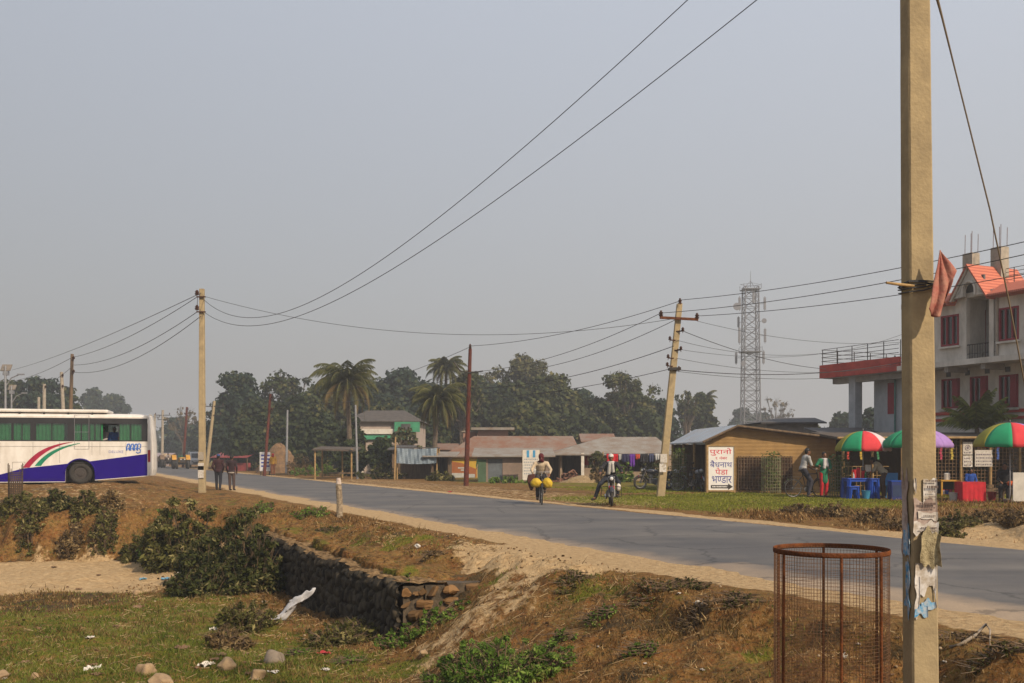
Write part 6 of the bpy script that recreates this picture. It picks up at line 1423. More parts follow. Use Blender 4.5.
def motorcycle(loc, rz, label, tank=(.03, .03, .035), lean=0.0):
    r = thing('motorcycle', loc, rz, label, 'motorcycle', None); r.rotation_euler.y = lean; m = mat('moto_paint_%d_%d' % (tank[0] * 999, tank[2] * 999), tank, .3, coat=.5)
    wheel(r, (0, .66, .31), .31, .048, .225, spokes=6); wheel(r, (0, -.62, .31), .31, .055, .22, spokes=6)
    f = MB(); f.ellip((0, .12, .80), (.14, .29, .115)); f.build('fuel_tank', m, r, smooth=True)
    f = MB(); f.bb(-.13, .13, -.70, -.12, .735, .81); f.build('seat', M_black, r, bevel=.03)
    f = MB(); f.tube([(0, .45, .82), (0, .1, .68), (0, -.2, .62), (0, -.6, .70)], .024, 8); f.tube([(0, .45, .80), (0, .30, .40), (0, -.2, .30)], .024, 8); f.tube([(0, -.2, .62), (0, -.2, .3)], .02, 6)
    for s_ in (-.07, .07): f.tube([(s_, -.2, .32), (s_, -.62, .31)], .018, 6)
    f.build('frame', M_dark, r)
    f = MB(); f.bb(-.13, .13, -.12, .28, .27, .50); f.ellip((0, .16, .55), (.09, .10, .14)); f.cyl((.13, .0, .36), (1, 0, 0), .10, .06, 16); f.cyl((-.13, .0, .36), (1, 0, 0), .11, .06, 16); f.build('engine', mat('engine_grey', (.13, .13, .135), .5, metal=.5), r, bevel=.015)
    f = MB()
    for s_ in (-.085, .085): f.tube([(s_, .40, .92), (s_, .66, .31)], [.024, .020], 8); 
    f.bb(-.11, .11, .39, .46, .86, .90); f.build('fork', mat('engine_grey', (.13, .13, .135)), r)
    f = MB(); f.tube([(-.08, .34, .62), (-.30, .36, .60), (-.32, .34, .30), (-.10, .30, .28)], .014, 6); f.tube([(.08, .34, .62), (.30, .36, .60), (.32, .34, .30), (.10, .30, .28)], .014, 6); f.build('leg_guard', M_dark, r)
    f = MB(); f.tube([(-.36, .24, 1.03), (-.2, .36, 1.0), (0, .40, .95), (.2, .36, 1.0), (.36, .24, 1.03)], .013, 6); f.build('handlebar', M_dark, r)
    for s_ in (-1, 1): f = MB(); f.tube([(s_ * .22, .34, 1.0), (s_ * .30, .36, 1.16)], .007, 5); f.ellip((s_ * .32, .37, 1.2), (.06, .015, .04)); f.build('mirror', M_dark, r)
    f = MB(); f.ellip((0, .50, .86), (.095, .10, .10)); h_ = f.build('headlamp_cowl', m, r, smooth=True); f = MB(); f.ellip((0, .575, .86), (.058, .035, .06)); f.build('lens', mat('lamp_lens', (.6, .62, .62), .15, (.5, .5, .5)), h_, smooth=True)
    f = MB(); V = []; n = 14
    for i in range(n + 1):
        a = R(25 + 110 * i / n)
        for s_ in (-.06, 0, .06): V.append(Vector((s_, .66 + math.cos(a) * .345, .31 + math.sin(a) * (.345 - abs(s_) * .3))))
    f.add(V, [(i * 3 + k, i * 3 + k + 1, (i + 1) * 3 + k + 1, (i + 1) * 3 + k) for i in range(n) for k in range(2)]); q = f.build('mudguard', m, r, smooth=True); q.modifiers.new('t', 'SOLIDIFY').thickness = .006
    f = MB(); f.tube([(.12, .2, .34), (.15, -.1, .22), (.15, -.7, .30)], [.022, .028, .045], 10); f.build('exhaust', M_chrome, r)
    f = MB(); f.bb(-.09, .09, -.86, -.70, .62, .74); f.build('tail_cowl', m, r, bevel=.02); f = MB(); f.bb(-.05, .05, -.875, -.861, .66, .72); f.build('tail_lamp', M_red, r)
    f = MB(); f.bb(-.085, .085, .75, .757, .55, .64); f.build('number_plate', M_red, r)
    return r

# two walkers seen from behind
walk1 = dict(anL=(-.10, .13, .08), knL=(-.10, .10, .50), anR=(.09, -.10, .09), knR=(.10, .03, .50), elL=(-.27, -.06, 1.14), wrL=(-.20, .08, .94), elR=(.27, -.06, 1.14), wrR=(.20, .08, .94))
walk2 = dict(anL=(-.09, .02, .08), anR=(.09, .06, .08), elL=(-.26, -.02, 1.13), wrL=(-.24, .10, .90), elR=(.26, -.03, 1.13), wrR=(.22, .10, .92))
Yw = 45.4; x = X(218.3, Yw); person((x, Yw, Z(x, Yw) - .0), R(6), 'person in a dark maroon jacket and blue cap walking away by the concrete pole', walk1, shirt=(.045, .018, .022), trousers=(.022, .024, .034), cap=(.03, .07, .20), scale=.955, upper='jacket')
Yw = 45.2; x = X(231.6, Yw); person((x, Yw, Z(x, Yw)), R(-4), 'bareheaded person in a dark jacket with pale hem and brown trousers walking away', walk2, shirt=(.035, .020, .025), trousers=(.075, .050, .045), hem=(.34, .30, .26), scale=.93, upper='jacket')

# cyclist, coming towards the camera
cyc = dict(head=(0, .10, 1.60), neck=(0, .03, 1.455), pelvis=(0, -.20, 1.02), shL=(-.19, .02, 1.40), shR=(.19, .02, 1.40), elL=(-.31, .12, 1.17), elR=(.31, .12, 1.17), wrL=(-.27, .21, 1.045), wrR=(.27, .21, 1.045),
           hipL=(-.09, -.20, 1.00), hipR=(.09, -.20, 1.00), knL=(-.13, .16, .72), knR=(.12, .19, .86), anL=(-.12, -.02, .27), anR=(.12, .03, .52))
cyc = {k: (v[0], v[1] + (.03 if v[2] > 1.1 else 0), v[2] - (.09 if v[2] > 1.3 else .05 if v[2] > .95 else 0)) for k, v in cyc.items()}
Yc = 32.0; xc = X(541, Yc); zc_ = .03; rc = R(180) + math.atan2(xc, Yc) * -1 + R(3)
bicycle((xc, Yc, zc_), rc, 'black bicycle ridden towards the camera on the road with yellow sacks')
cyc['anR'] = (.12, .10, .22); cyc['knR'] = (.12, .18, .66); cyc['anL'] = (-.12, -.08, .45); cyc['knL'] = (-.13, .20, .80)
person((xc, Yc, zc_), rc, 'cyclist in a loose cream shirt with a dark red head scarf', cyc, shirt=(.55, .44, .31), trousers=(.05, .045, .05), face_wrap=(.10, .012, .018), hair=False, scale=.985)
ysm = mat('yellow_sack', (.52, .36, .02), .65, (.36, .23, .015), 9, .5, .5, 25)
for sgn, lab in ((1, 'yellow sack hanging on the left side of the bicycle'), (-1, 'yellow sack hanging on the right side of the bicycle')):
    mb = MB(); c = Matrix.Rotation(rc, 3, 'Z') @ Vector((sgn * .175, .50, .70)); rr = random.Random(4)
    mb.ellip((0, 0, 0), (.165, .13, .17), n=32, m=22); mb.v = [tuple(Vector((v[0] * (1.12 if sgn > 0 else 1.0), v[1], v[2] * (.88 if sgn > 0 else .96) - .03 * abs(v[0] * 8))) * (1 + .16 * (float(vnoise(v[0] * 9 + 3 * sgn, v[2] * 9 + v[1] * 5, 55)) - .5) + .03 * math.sin(v[0] * 40 + v[2] * 33))) for v in mb.v]
    o = mb.build('sack', ysm, smooth=True); o.location = Vector((xc, Yc, zc_)) + c; tag(o, lab, 'sack')
mb = MB(); mb.prism([(-.10, .17), (.13, .20), (.15, -.05), (.04, -.34), (-.03, -.32), (-.13, -.02)], -.09, .09); o = mb.build('bag', mat('brown_bag', (.09, .030, .022), .8, (.05, .02, .015), 8), bevel=.04); o.location = Vector((X(531, 31.75), 31.75, ZP(480, 31.75))); tag(o, 'dark brown cloth bag swinging beside the bicycle handlebar', 'bag')
# motorcycle rider
Ym = 31.6; xm = X(611, Ym); zm = Z(xm, Ym); rm_ = R(176)
motorcycle((xm, Ym, zm), rm_, 'black motorcycle standing on the sandy shoulder facing the camera', (.03, .03, .04))
rid = dict(head=(0, -.06, 1.50), neck=(0, -.12, 1.36), pelvis=(0, -.34, .90), shL=(-.19, -.13, 1.31), shR=(.19, -.13, 1.31), elL=(-.32, .02, 1.10), elR=(.33, .02, 1.10), wrL=(-.34, .22, 1.05), wrR=(.34, .22, 1.05),
           hipL=(-.10, -.33, .90), hipR=(.10, -.33, .90), knL=(-.24, .12, .72), knR=(.36, .05, .66), anL=(-.20, -.05, .34), anR=(.50, .14, .25), toeR=(.60, .28, .20))
person((xm, Ym, zm), rm_, 'motorcycle rider in black jacket, white scarf and white cap facing the camera', rid, shirt=(.025, .025, .032), trousers=(.025, .028, .04), scarf=(.55, .53, .50), cap=(.58, .55, .52), hair=False, upper='jacket')
o = MB().ellip((0, 0, 0), (.075, .07, .12), n=14, m=10).build('bag', M_white, smooth=True); o.location = (X(618.5, 31.3), 31.3, ZP(487, 31.5)); tag(o, 'small white bag hanging off the motorcycle handlebar', 'bag')
# parked motorcycles and bicycle at the hut
for (px_, Y, rz_, tc, lab) in ((654.5, 44.5, R(100), (.03, .03, .04), 'black parked motorcycle behind the leaning pole'), (676, 45, R(200), (.35, .37, .42), 'white and grey parked motorcycle right of the leaning pole'), (697.5, 43.2, R(188), (.30, .32, .38), 'pale tanked motorcycle parked in the dark opening of the hut')):
    x = X(px_, Y); motorcycle((x, Y, Z(x, Y)), rz_, lab, tc)
x = X(690, 42.6); bicycle((x, 42.6, Z(x, 42.6)), R(75), 'old bicycle leaning by the plant guard at the hut', (.05, .03, .02))
# man with bicycle in front of hut
Yb_ = 36.4; xb = X(811, Yb_); zb_ = Z(xb, Yb_); rb_ = R(-82)
bicycle((xb - .16, Yb_, zb_), rb_, 'black bicycle straddled by the man in the grey shirt', (.03, .03, .03))
strad = dict(head=(0, .02, 1.60), neck=(0, -.03, 1.45), pelvis=(0, -.16, 1.02), shL=(-.19, -.03, 1.40), shR=(.19, -.03, 1.40), elL=(-.23, .06, 1.14), elR=(.23, .06, 1.14), wrL=(-.20, .24, 1.02), wrR=(.22, .24, 1.02), hipL=(-.09, -.16, 1.0), hipR=(.09, -.16, 1.0), knL=(-.13, .14, .64), knR=(.14, .10, .56), anL=(-.13, .06, .24), anR=(.20, -.05, .08))
person((xb - .14, Yb_, zb_), rb_, 'man in a grey short sleeved shirt sitting astride his bicycle', strad, shirt=(.36, .36, .36), trousers=(.035, .035, .05), sleeves='short', scale=1.03)
x = X(824, 36.2); person((x, 36.2, Z(x, 36.2)), R(195), 'person in green top, white scarf and red trousers beside the bicycle', dict(elR=(.33, .0, 1.20), wrR=(.36, .22, 1.20), elL=(-.27, .02, 1.15), wrL=(-.12, .2, 1.05)), shirt=(.02, .17, .09), trousers=(.50, .02, .03), scarf=(.5, .48, .48), scale=.96, shirt_long=.22, upper='tunic')
x = X(883, 35.9); person((x, 35.9, Z(x, 35.9) - .0), R(60), 'person in a cream shirt bending over at the stall tables', dict(head=(0, .36, 1.33), neck=(0, .26, 1.24), shL=(-.19, .20, 1.18), shR=(.19, .20, 1.18), pelvis=(0, -.05, .90), hipL=(-.09, -.05, .88), hipR=(.09, -.05, .88), elL=(-.24, .30, .96), elR=(.24, .30, .96), wrL=(-.14, .46, .86), wrR=(.16, .46, .86)), shirt=(.52, .47, .36), trousers=(.10, .06, .045), sleeves='short')
# seated people at the right
sit = dict(head=(0, .05, 1.22), neck=(0, .0, 1.08), pelvis=(0, 0, .56), shL=(-.18, 0, 1.03), shR=(.18, 0, 1.03), elL=(-.24, .08, .78), elR=(.24, .08, .78), wrL=(-.12, .30, .68), wrR=(.12, .30, .68), hipL=(-.09, .02, .52), hipR=(.09, .02, .52), knL=(-.12, .42, .50), knR=(.12, .42, .50), anL=(-.12, .40, .08), anR=(.12, .40, .08))
for px_, Y, rz_, sh_, tr_, lab in ((970.5, 36.4, 175, (.02, .07, .32), (.03, .03, .05), 'person in a blue top sitting behind the red covered table'), (1005, 33.6, 150, (.018, .018, .022), (.02, .02, .025), 'person in black clothes sitting under the last umbrella')):
    x = X(px_, Y); z = Z(x, Y); person((x, Y, z), R(rz_), lab, sit, shirt=sh_, trousers=tr_, scale=.78 if px_ < 1000 else .95); stool_table('wooden_stool', 'wooden stool under the ' + ('person in blue' if px_ < 1000 else 'person in black'), 'stool', x, Y, .34, .32, .44, M_brown, .05)
o = MB().ellip((0, 0, 0), (.13, .10, .09), n=14, m=10).build('bag', mat('orange_bag', (.55, .10, .02), .7), smooth=True); o.location = (X(1011, 33.1), 33.1, ZP(483.5, 33.1)); tag(o, 'small orange bag by the knees of the person in black', 'bag')
# far people
Y = 66; x = X(411, Y); person((x, Y, Z(x, Y)), R(190), 'distant person in a long red dress before the blue tarpaulin stall', {}, shirt=(.42, .02, .03), skirt=(.42, .02, .03), trousers=(.3, .02, .03), scale=.86, trouser_name='leggings')
Y = 78.5; x = X(273, Y); person((x, Y, Z(x, Y)), R(170), 'distant person in yellow top with red scarf by the white notice board', {}, shirt=(.50, .27, .03), trousers=(.22, .08, .04), face_wrap=(.40, .02, .03), hair=False, scale=1.0)
Y = 69.5; x = X(479.5, 62); person((X(480, 63.5), 63.5, Z(X(480, 63.5), 63.5)), R(175), 'distant person in dull green standing against the yellow shop', {}, shirt=(.05, .12, .05), trousers=(.03, .04, .03), scale=.85)

# ------------------------------------------------------------------ bus
def bus():
    Y0 = 44.8; W = 2.5; px = 22.32; TH = R(15); root = thing('bus', (-19.35, Y0, .28), TH, 'white long distance bus with purple lower panel, red and green swoosh and green curtains', 'bus')
    ox, oz = -19.35, .28
    bx = lambda p: ((p - 512) / F * Y0 - ox) / (math.cos(TH) - (p - 512) / F * math.sin(TH)); bz = lambda q: ZP(q, Y0) - oz
    x1 = bx(152.5); x0 = x1 - 11.4; wp = mat('bus_white_paint', (.70, .67, .63), .45, (.57, .53, .48), 2.2, .55, coat=.1, stretch=(1, 1, .5))
    zb, zt0, zt1, zr = bz(482), bz(441.3), bz(418), bz(415.4)
    wx, wz, wr = 0.0, .50, .62
    fx = -6.0
    # lower body with wheel arches and an upswept tail
    def arc(c): return [(c + wr * math.cos(math.pi * (1 - i / 12)), wz + wr * math.sin(math.pi * (1 - i / 12))) for i in range(13)]
    bot = [(x0, bz(481)), (fx - wr, zb)] + arc(fx)[1:-1] + [(fx + wr, zb), (-wr, zb)] + arc(0)[1:-1] + [(wr, bz(480.5)), (bx(147.6), bz(476.5))]
    topz = zt0
    for (ya, yb_) in ((0, .08), (W - .08, W)):
        # split into convex columns
        mb = MB(); xs = sorted({x0, *[p[0] for p in bot], bx(0), bx(40)})
        def lowz(x):
            for (a, za), (b, zb2) in zip(bot[:-1], bot[1:]):
                if a <= x <= b or b <= x <= a:
                    if abs(b - a) < 1e-6: continue
                    return za + (zb2 - za) * (x - a) / (b - a)
            return zb
        for a, b in zip(xs[:-1], xs[1:]):
            if b - a < 1e-4: continue
            mb.prism([(a, lowz(a + 1e-4)), (b, lowz(b - 1e-4)), (b, topz), (a, topz)], ya, yb_)
        mb.build('side_panel', wp, root)
    mb = MB(); rr_ = .22
    # roof: rounded section swept along x
    prof = [(0, zt1), (0, zr - .05), (.06, zr + .02), (.3, zr + .09), (W / 2, zr + .13), (W - .3, zr + .09), (W - .06, zr + .02), (W, zr - .05), (W, zt1)]
    V = [(x, y, z) for x in (x0, bx(148.5)) for y, z in prof]; n = len(prof)
    mb.add(V, [(i, i + 1, n + i + 1, n + i) for i in range(n)][:n - 1] + [(n - 1, 0, n, 2 * n - 1), tuple(range(n)), tuple(range(2 * n - 1, n - 1, -1))]); mb.build('roof', wp, root)
    # rear end: curved cap
    mb = MB(); V = []; zz = [bz(476), bz(470), bz(455), bz(445), bz(432), bz(421), bz(416), zr + .03]; xo = [.0, .05, .06, .05, .0, -.07, -.13, -.2]
    for z, dx in zip(zz, xo):
        for y, k in ((0, -.16), (.14, -.03), (.6, .05), (W / 2, .05), (W - .6, -.02), (W - .25, -.16), (W, -.42)): V.append((x1 + dx + k, y, z))
    m_ = len(zz); mb.add(V, [(j * 7 + i, j * 7 + i + 1, (j + 1) * 7 + i + 1, (j + 1) * 7 + i) for j in range(m_ - 1) for i in range(6)])
    k = len(mb.v); Vs = []
    for y in (0, W):
        for z, dx in zip(zz, xo): Vs += [(bx(147.6), y, z), (x1 + dx - (.16 if y == 0 else .42), y, z)]
    mb.add(Vs, [(s_ * 2 * m_ + 2 * j, s_ * 2 * m_ + 2 * j + 1, s_ * 2 * m_ + 2 * j + 3, s_ * 2 * m_ + 2 * j + 2) for s_ in (0, 1) for j in range(m_ - 1)])
    mb.build('rear_end', wp, root, smooth=False)
    MB().bb(x0, x0 + .1, .08, W - .08, .3, zr).build('front_end', wp, root)
    MB().bb(x0 + .1, x1 - .5, .09, W - .09, .95, 1.0).build('floor', M_dark, root)
    # purple panel 4 mm proud, following the tail and the wheel arch
    edge = [(bx(-260), bz(478)), (bx(-60), bz(476.5)), (bx(0), bz(474.2)), (bx(23), bz(468.2)), (bx(72), bz(463.2)), (bx(91), bz(461.2)), (bx(147.3), bz(453.8))]
    def up_(x):
        for (a, za), (b, z2) in zip(edge[:-1], edge[1:]):
            if a <= x <= b: return za + (z2 - za) * (x - a) / (b - a)
        return edge[0][1] if x < edge[0][0] else edge[-1][1]
    mb = MB(); xs = sorted({max(x0, edge[0][0]), bx(147.3), *[p[0] for p in bot if p[0] < bx(147.3)], *[p[0] for p in edge if p[0] > x0]})
    for a, b in zip(xs[:-1], xs[1:]):
        if b - a < 1e-4: continue
        la, lb_ = lowz(a + 1e-4) + .03, lowz(b - 1e-4) + .03
        if up_(a) > la or up_(b) > lb_: mb.prism([(a, min(la, up_(a))), (b, min(lb_, up_(b))), (b, up_(b)), (a, up_(a))], -.006, -.0015)
    mb.build('purple_panel', mat('purple_paint', (.014, .001, .17), .6, (.012, .001, .15), 1.5, .4, spec=.05), root)
    for c in (0.0, fx):
        mb = MB(); mb.tube([(c + (wr + .02) * math.cos(R(a)), -.02, wz + (wr + .02) * math.sin(R(a))) for a in range(-8, 190, 9)], .035, 6); mb.build('wheel_arch_trim', mat('purple_paint', (.014, .001, .17)), root)
        mb = MB(); mb.bb(c - .66, c + .66, .75, .78, .1, 1.2); mb.bb(c - .66, c + .66, .08, .75, 1.13, 1.16); mb.build('wheel_housing', M_dark, root)
        for y in (.22, W - .22):
            t = MB(); t.ring((c, y, wz), .37, .135, axis=(0, 1, 0), n=40, m=10); w = t.build('wheel', M_black, root, smooth=True)
            t = MB(); sy = -1 if y < 1 else 1; t.cyl((c, y + sy * .02, wz), (0, 1, 0), .26, .12, 24); t.cyl((c, y + sy * .09, wz), (0, 1, 0), .12, .08, 16)
            for i in range(8): a = i * math.pi / 4; t.cyl((c + .19 * math.cos(a), y + sy * .09, wz + .19 * math.sin(a)), (0, 1, 0), .02, .03, 6)
            t.build('rim', mat('dark_rim', (.06, .05, .045), .6), w)
    # window band: pillars and rails around real openings
    wb = mat('window_band_black', (.03, .03, .033), .35)
    z0, z1 = zt0, zt1; zw0, zw1 = bz(440.2), bz(423.5)
    px_ = [(-100, -84), (-79, -63), (-57, -40), (-36, -18), (-14, 11.5), (13.5, 30.5), (36, 67.5), (74.5, 88.5), (89.5, 100.5), (101, 118.5), (119.5, 142)]
    cols = [(bx(a), bx(b)) for a, b in px_]
    for y0_, y1_ in ((-.004, .06), (W - .06, W + .004)):
        mb = MB(); xe = bx(147.4); mb.bb(x0 + .1, xe, y0_, y1_, zw1, z1 - .001); mb.bb(x0 + .1, xe, y0_, y1_, z0 + .001, zw0); xx = x0 + .1
        for a, b in cols:
            if a > xx: mb.bb(xx, a, y0_, y1_, zw0, zw1)
            xx = b
        mb.bb(xx, xe, y0_, y1_, zw0, zw1); mb.build('window_band', wb, root)
    gcm = mat('green_curtain', (.045, .36, .13), .8, (.025, .24, .09), 6, .5); rr = random.Random(1)
    for side, yg, yc in ((0, .03, .10), (1, W - .03, W - .10)):
        for k, (a, b) in enumerate(cols):
            op = (k == 9 and side == 0)
            if not op:
                mb = MB(); mb.bb(a, b, yg - .004, yg + .004, zw0, zw1); w = mb.build('window', glassmat('bus_glass', (.72, .78, .74)), root)
                if side == 0: fb = MB(); fb.bb((a + b) / 2 - .02, (a + b) / 2 + .02, yg - .015, yg + .012, zw0, zw1); fb.build('sash_bar', wb, w)
            spans = [(a, b)]
            if k == 6: spans = [(a, a + (b - a) * .88)]
            if k == 7: spans = [(a, b)]
            if k == 9: spans = [(a, a + (b - a) * .08)] if side == 0 else []
            for (c, d) in spans:
                n = max(8, int((d - c) / .03)); V = [(c + (d - c) * i / n, yc + .03 * math.sin(i * 1.25 + k) + rr.uniform(-.004, .004), z) for z in (zw0 - .08, zw1 + .03) for i in range(n + 1)]
                o = MB().add(V, [(i, i + 1, n + 2 + i, n + 1 + i) for i in range(n)]).build('curtain', gcm, root, smooth=True)
    mb = MB()
    for k in range(7):
        xs_ = bx(112) - k * .85; mb.box((xs_ + .28, .62, 1.75), (.12, .85, .8)); mb.box((xs_ + .28, W - .55, 1.75), (.12, .85, .8)); mb.box((xs_, .62, 1.36), (.5, .85, .14)); mb.box((xs_, W - .55, 1.36), (.5, .85, .14))
    mb.build('seats', mat('seat_cover', (.10, .05, .06), .9), root)
    # roof luggage box, tail lamp, hatch outline, stripes, lettering
    xb1 = bx(107.5); mb = MB(); mb.bb(x0 + .6, xb1, .12, W - .3, zr + .13, bz(409.3)); mb.build('roof_box', wp, root, bevel=.05)
    mb = MB()
    for k in range(9): mb.bb(x0 + .8 + k * 1.0, x0 + .86 + k * 1.0, .10, W - .28, zr + .06, zr + .131)
    mb.build('roof_box_feet', M_dark, root)
    MB().bb(x1 - .20, x1 - .09, -.012, .30, bz(462), bz(450)).build('tail_lamp', mat('tail_lamp_red', (.35, .01, .02), .3), root)
    mb = MB(); 
    for (a, b, c, d) in ((74.5, 89, 415, 449),):
        mb.tube([(bx(a), -.012, bz(c)), (bx(b), -.012, bz(c)), (bx(b), -.012, bz(d)), (bx(a), -.012, bz(d)), (bx(a), -.012, bz(c))], .009, 5)
    mb.tube([(bx(74.5), -.012, bz(432)), (bx(89), -.012, bz(432))], .009, 5); mb.build('side_ladder', M_galv, root)
    mb = MB()
    for (a, b, c, d) in ((12.5, 25, 462, 474),): mb.tube([(bx(a), -.008, bz(d)), (bx(a), -.008, bz(c)), (bx(b), -.008, bz(c)), (bx(b), -.008, bz(d))], .006, 4)
    for q_ in (-30, 0, 33, 59.5, 92, 100, 126): mb.tube([(bx(q_), -.008, bz(442)), (bx(q_), -.008, bz(463 if q_ < 70 else 455))], .004, 4)
    mb.tube([(x0 + .2, -.008, bz(446.5)), (bx(147), -.008, bz(446.5))], .004, 4)
    mb.tube([(x0 + .2, -.010, bz(479)), (bx(64), -.010, bz(479))], .005, 4); mb.build('panel_seams', M_dark, root)
    def swoosh(name, top, bot_, m):
        n = 20; mb = MB()
        def bez(P, t): q = [Vector(p) for p in P]; return (1 - t) ** 3 * q[0] + 3 * (1 - t) ** 2 * t * q[1] + 3 * (1 - t) * t * t * q[2] + t ** 3 * q[3]
        A = [bez(top, i / n) for i in range(n + 1)]; B = [bez(bot_, i / n) for i in range(n + 1)]
        V = [(bx(p[0]), -.003, bz(p[1])) for p in A] + [(bx(p[0]), -.003, bz(p[1])) for p in B]
        o = mb.add(V, [(i, i + 1, n + 2 + i, n + 1 + i) for i in range(n)]).build(name, m, root); q = o.modifiers.new('t', 'SOLIDIFY'); q.thickness = .002; q.offset = 0
    swoosh('red_stripe', [(22.5, 467.6), (32, 455), (44, 444.5), (73, 441.8)], [(29.5, 467.4), (38, 457), (50, 446.2), (73, 442.2)], mat('stripe_red', (.36, .012, .05), .4))
    swoosh('green_stripe', [(34.5, 466), (44, 454), (56, 446.5), (80, 443)], [(41, 465.8), (48, 456), (60, 448), (80, 443.6)], mat('stripe_green', (.01, .22, .12), .4))
    mb = MB(); text_on(mb, 'DELUXE', bx(108.8), bx(123.3), bz(453), bz(450.5), -.003); o = mb.build('lettering', mat('letter_blue', (.10, .13, .42), .6), root); o.modifiers.new('t', 'SOLIDIFY').thickness = .002
    mb = MB(); lw = .022
    def P_(a, b): return (bx(100 + a / 11.38), -.006, bz(430 + b / 11.38))
    for x_ in (318, 362, 405): mb.tube([P_(x_ - 12, 232), P_(x_ - 14, 200), P_(x_ - 2, 160), P_(x_ + 14, 156), P_(x_ + 24, 180), P_(x_ + 22, 232)], lw * 1.25, 5); mb.tube([P_(x_ - 2, 215), P_(x_ + 8, 196), P_(x_ + 12, 226)], lw * .8, 5)
    mb.tube([P_(432, 215), P_(428, 175), P_(445, 150), P_(464, 165), P_(460, 200), P_(440, 206), P_(462, 225), P_(458, 255), P_(430, 262), P_(412, 250)], lw, 5)
    mb.build('emblem', mat('logo_blue', (.04, .17, .62), .5), root)
    MB().tube([(x0 + 3, -.09, bz(421)), (x0 + 3, -.005, bz(421))], .02, 6).build('side_marker', M_red, root)
bus()
bs = dict(sit); 
for px_, yy, sh_, lab, lk in ((114.5, 46.25, (.02, .16, .62), 'bus passenger in a bright blue top at the open window', R(0)), (104.5, 46.05, (.45, .42, .42), 'bus passenger in a pale top beside the passenger in blue', R(0))):
    person((X(px_, yy), yy, .28 + 1.27), R(200 if px_ > 110 else 150), lab, bs, shirt=sh_, trousers=(.03, .03, .04), barefoot=False)

# ------------------------------------------------------------------ distant traffic
def tractor(px_, Y, body, lab, rz_=R(205), load=None):
    x = X(px_, Y); r = thing('tractor', (x, Y, 0.03), rz_, lab, 'tractor'); m = mat('tractor_%d' % (body[0] * 999 + body[2] * 99), body, .5, tuple(v * .7 for v in body), 3)
    MB().bb(-.3, .3, .2, 1.7, .75, 1.3).build('bonnet', m, r, bevel=.06); MB().bb(-.28, .28, 1.701, 1.74, .8, 1.2).build('radiator_grille', M_dark, r); MB().bb(-.25, .25, -.5, 1.4, .5, .75).build('chassis', M_dark, r)
    for s_ in (-1, 1):
        q = MB(); q.ring((s_ * .75, -.45, .75), .55, .2, axis=(1, 0, 0), n=28, m=8); w = q.build('wheel', M_black, r, smooth=True); MB().cyl((s_ * .75, -.45, .75), (1, 0, 0), .38, .2, 18).build('rim', m, w)
        q = MB(); q.ring((s_ * .6, 1.35, .42), .3, .12, axis=(1, 0, 0), n=24, m=8); w = q.build('wheel', M_black, r, smooth=True); MB().cyl((s_ * .6, 1.35, .42), (1, 0, 0), .2, .14, 16).build('rim', m, w)
        q = MB(); V = []
        for i in range(9):
            a = R(20 + 120 * i / 8)
            for xx in (s_ * .52, s_ * .98): V.append((xx, -.45 + math.cos(a) * .85, .75 + math.sin(a) * .85))
        o = q.add(V, [(i * 2, i * 2 + 1, i * 2 + 3, i * 2 + 2) for i in range(8)]).build('mudguard', m, r); o.modifiers.new('t', 'SOLIDIFY').thickness = .03
    q = MB(); q.tube([(0, .1, 1.2), (0, -.05, 1.5)], .02, 6); q.ring((0, -.06, 1.52), .18, .016, axis=(0, .5, 1)); q.build('steering_wheel', M_dark, r); MB().bb(-.22, .22, -.75, -.35, .95, 1.05).build('seat', M_dark, r)
    q = MB(); q.tube([(.18, 1.2, 1.3), (.18, 1.2, 1.85)], .035, 8); q.build('exhaust_stack', M_dark, r)
    for s_ in (-.2, .2): q = MB(); q.cyl((s_, 1.75, 1.1), (0, 1, 0), .07, .04, 12); q.build('headlamp', M_white, r)
    if load:
        q = MB(); q.bb(-.95, .95, -3.9, -1.3, .8, .9); q.bb(-.95, -.9, -3.9, -1.3, .9, 1.4); q.bb(.9, .95, -3.9, -1.3, .9, 1.4); q.bb(-.9, .9, -3.9, -3.85, .9, 1.4); q.bb(-.9, .9, -1.35, -1.3, .9, 1.4); q.bb(-.05, .05, -1.3, -.5, .6, .7); q.build('trailer', m, r)
        for s_ in (-.85, .85): q = MB(); q.ring((s_, -2.9, .42), .3, .12, axis=(1, 0, 0)); q.build('trailer_wheel', M_black, r, smooth=True)
    person((x + .55 * math.sin(-rz_) * -1 * 0 + math.sin(rz_) * .5, Y - math.cos(rz_) * .5, .48), rz_, 'driver of the ' + lab.split(' with')[0].split(' further')[0], dict(sit), shirt=(.04, .14, .09) if not load else (.45, .38, .36), trousers=(.05, .05, .06), cap=(.03, .1, .07) if not load else None, hair=bool(load))
    if load: 
        for k in range(2): o = MB().ellip((0, 0, 0), (.75, .62, .45), n=16, m=10).build('sack', mat('tan_sack', (.40, .30, .19), .9, (.28, .2, .13), 4), smooth=True); dl = Matrix.Rotation(rz_, 3, 'Z') @ Vector((0, -2.0 - k * 1.1, 1.32)); o.location = Vector((x, Y, .03)) + dl; tag(o, ('front' if k == 0 else 'rear') + ' tan sack heaped on the distant tractor trailer', 'sack')
tractor(181, 112, (.52, .26, .02), 'orange tractor with round black wheels coming along the far road')
tractor(168.5, 122, (.16, .10, .06), 'brown tractor with a loaded trailer behind the orange one', load=True)
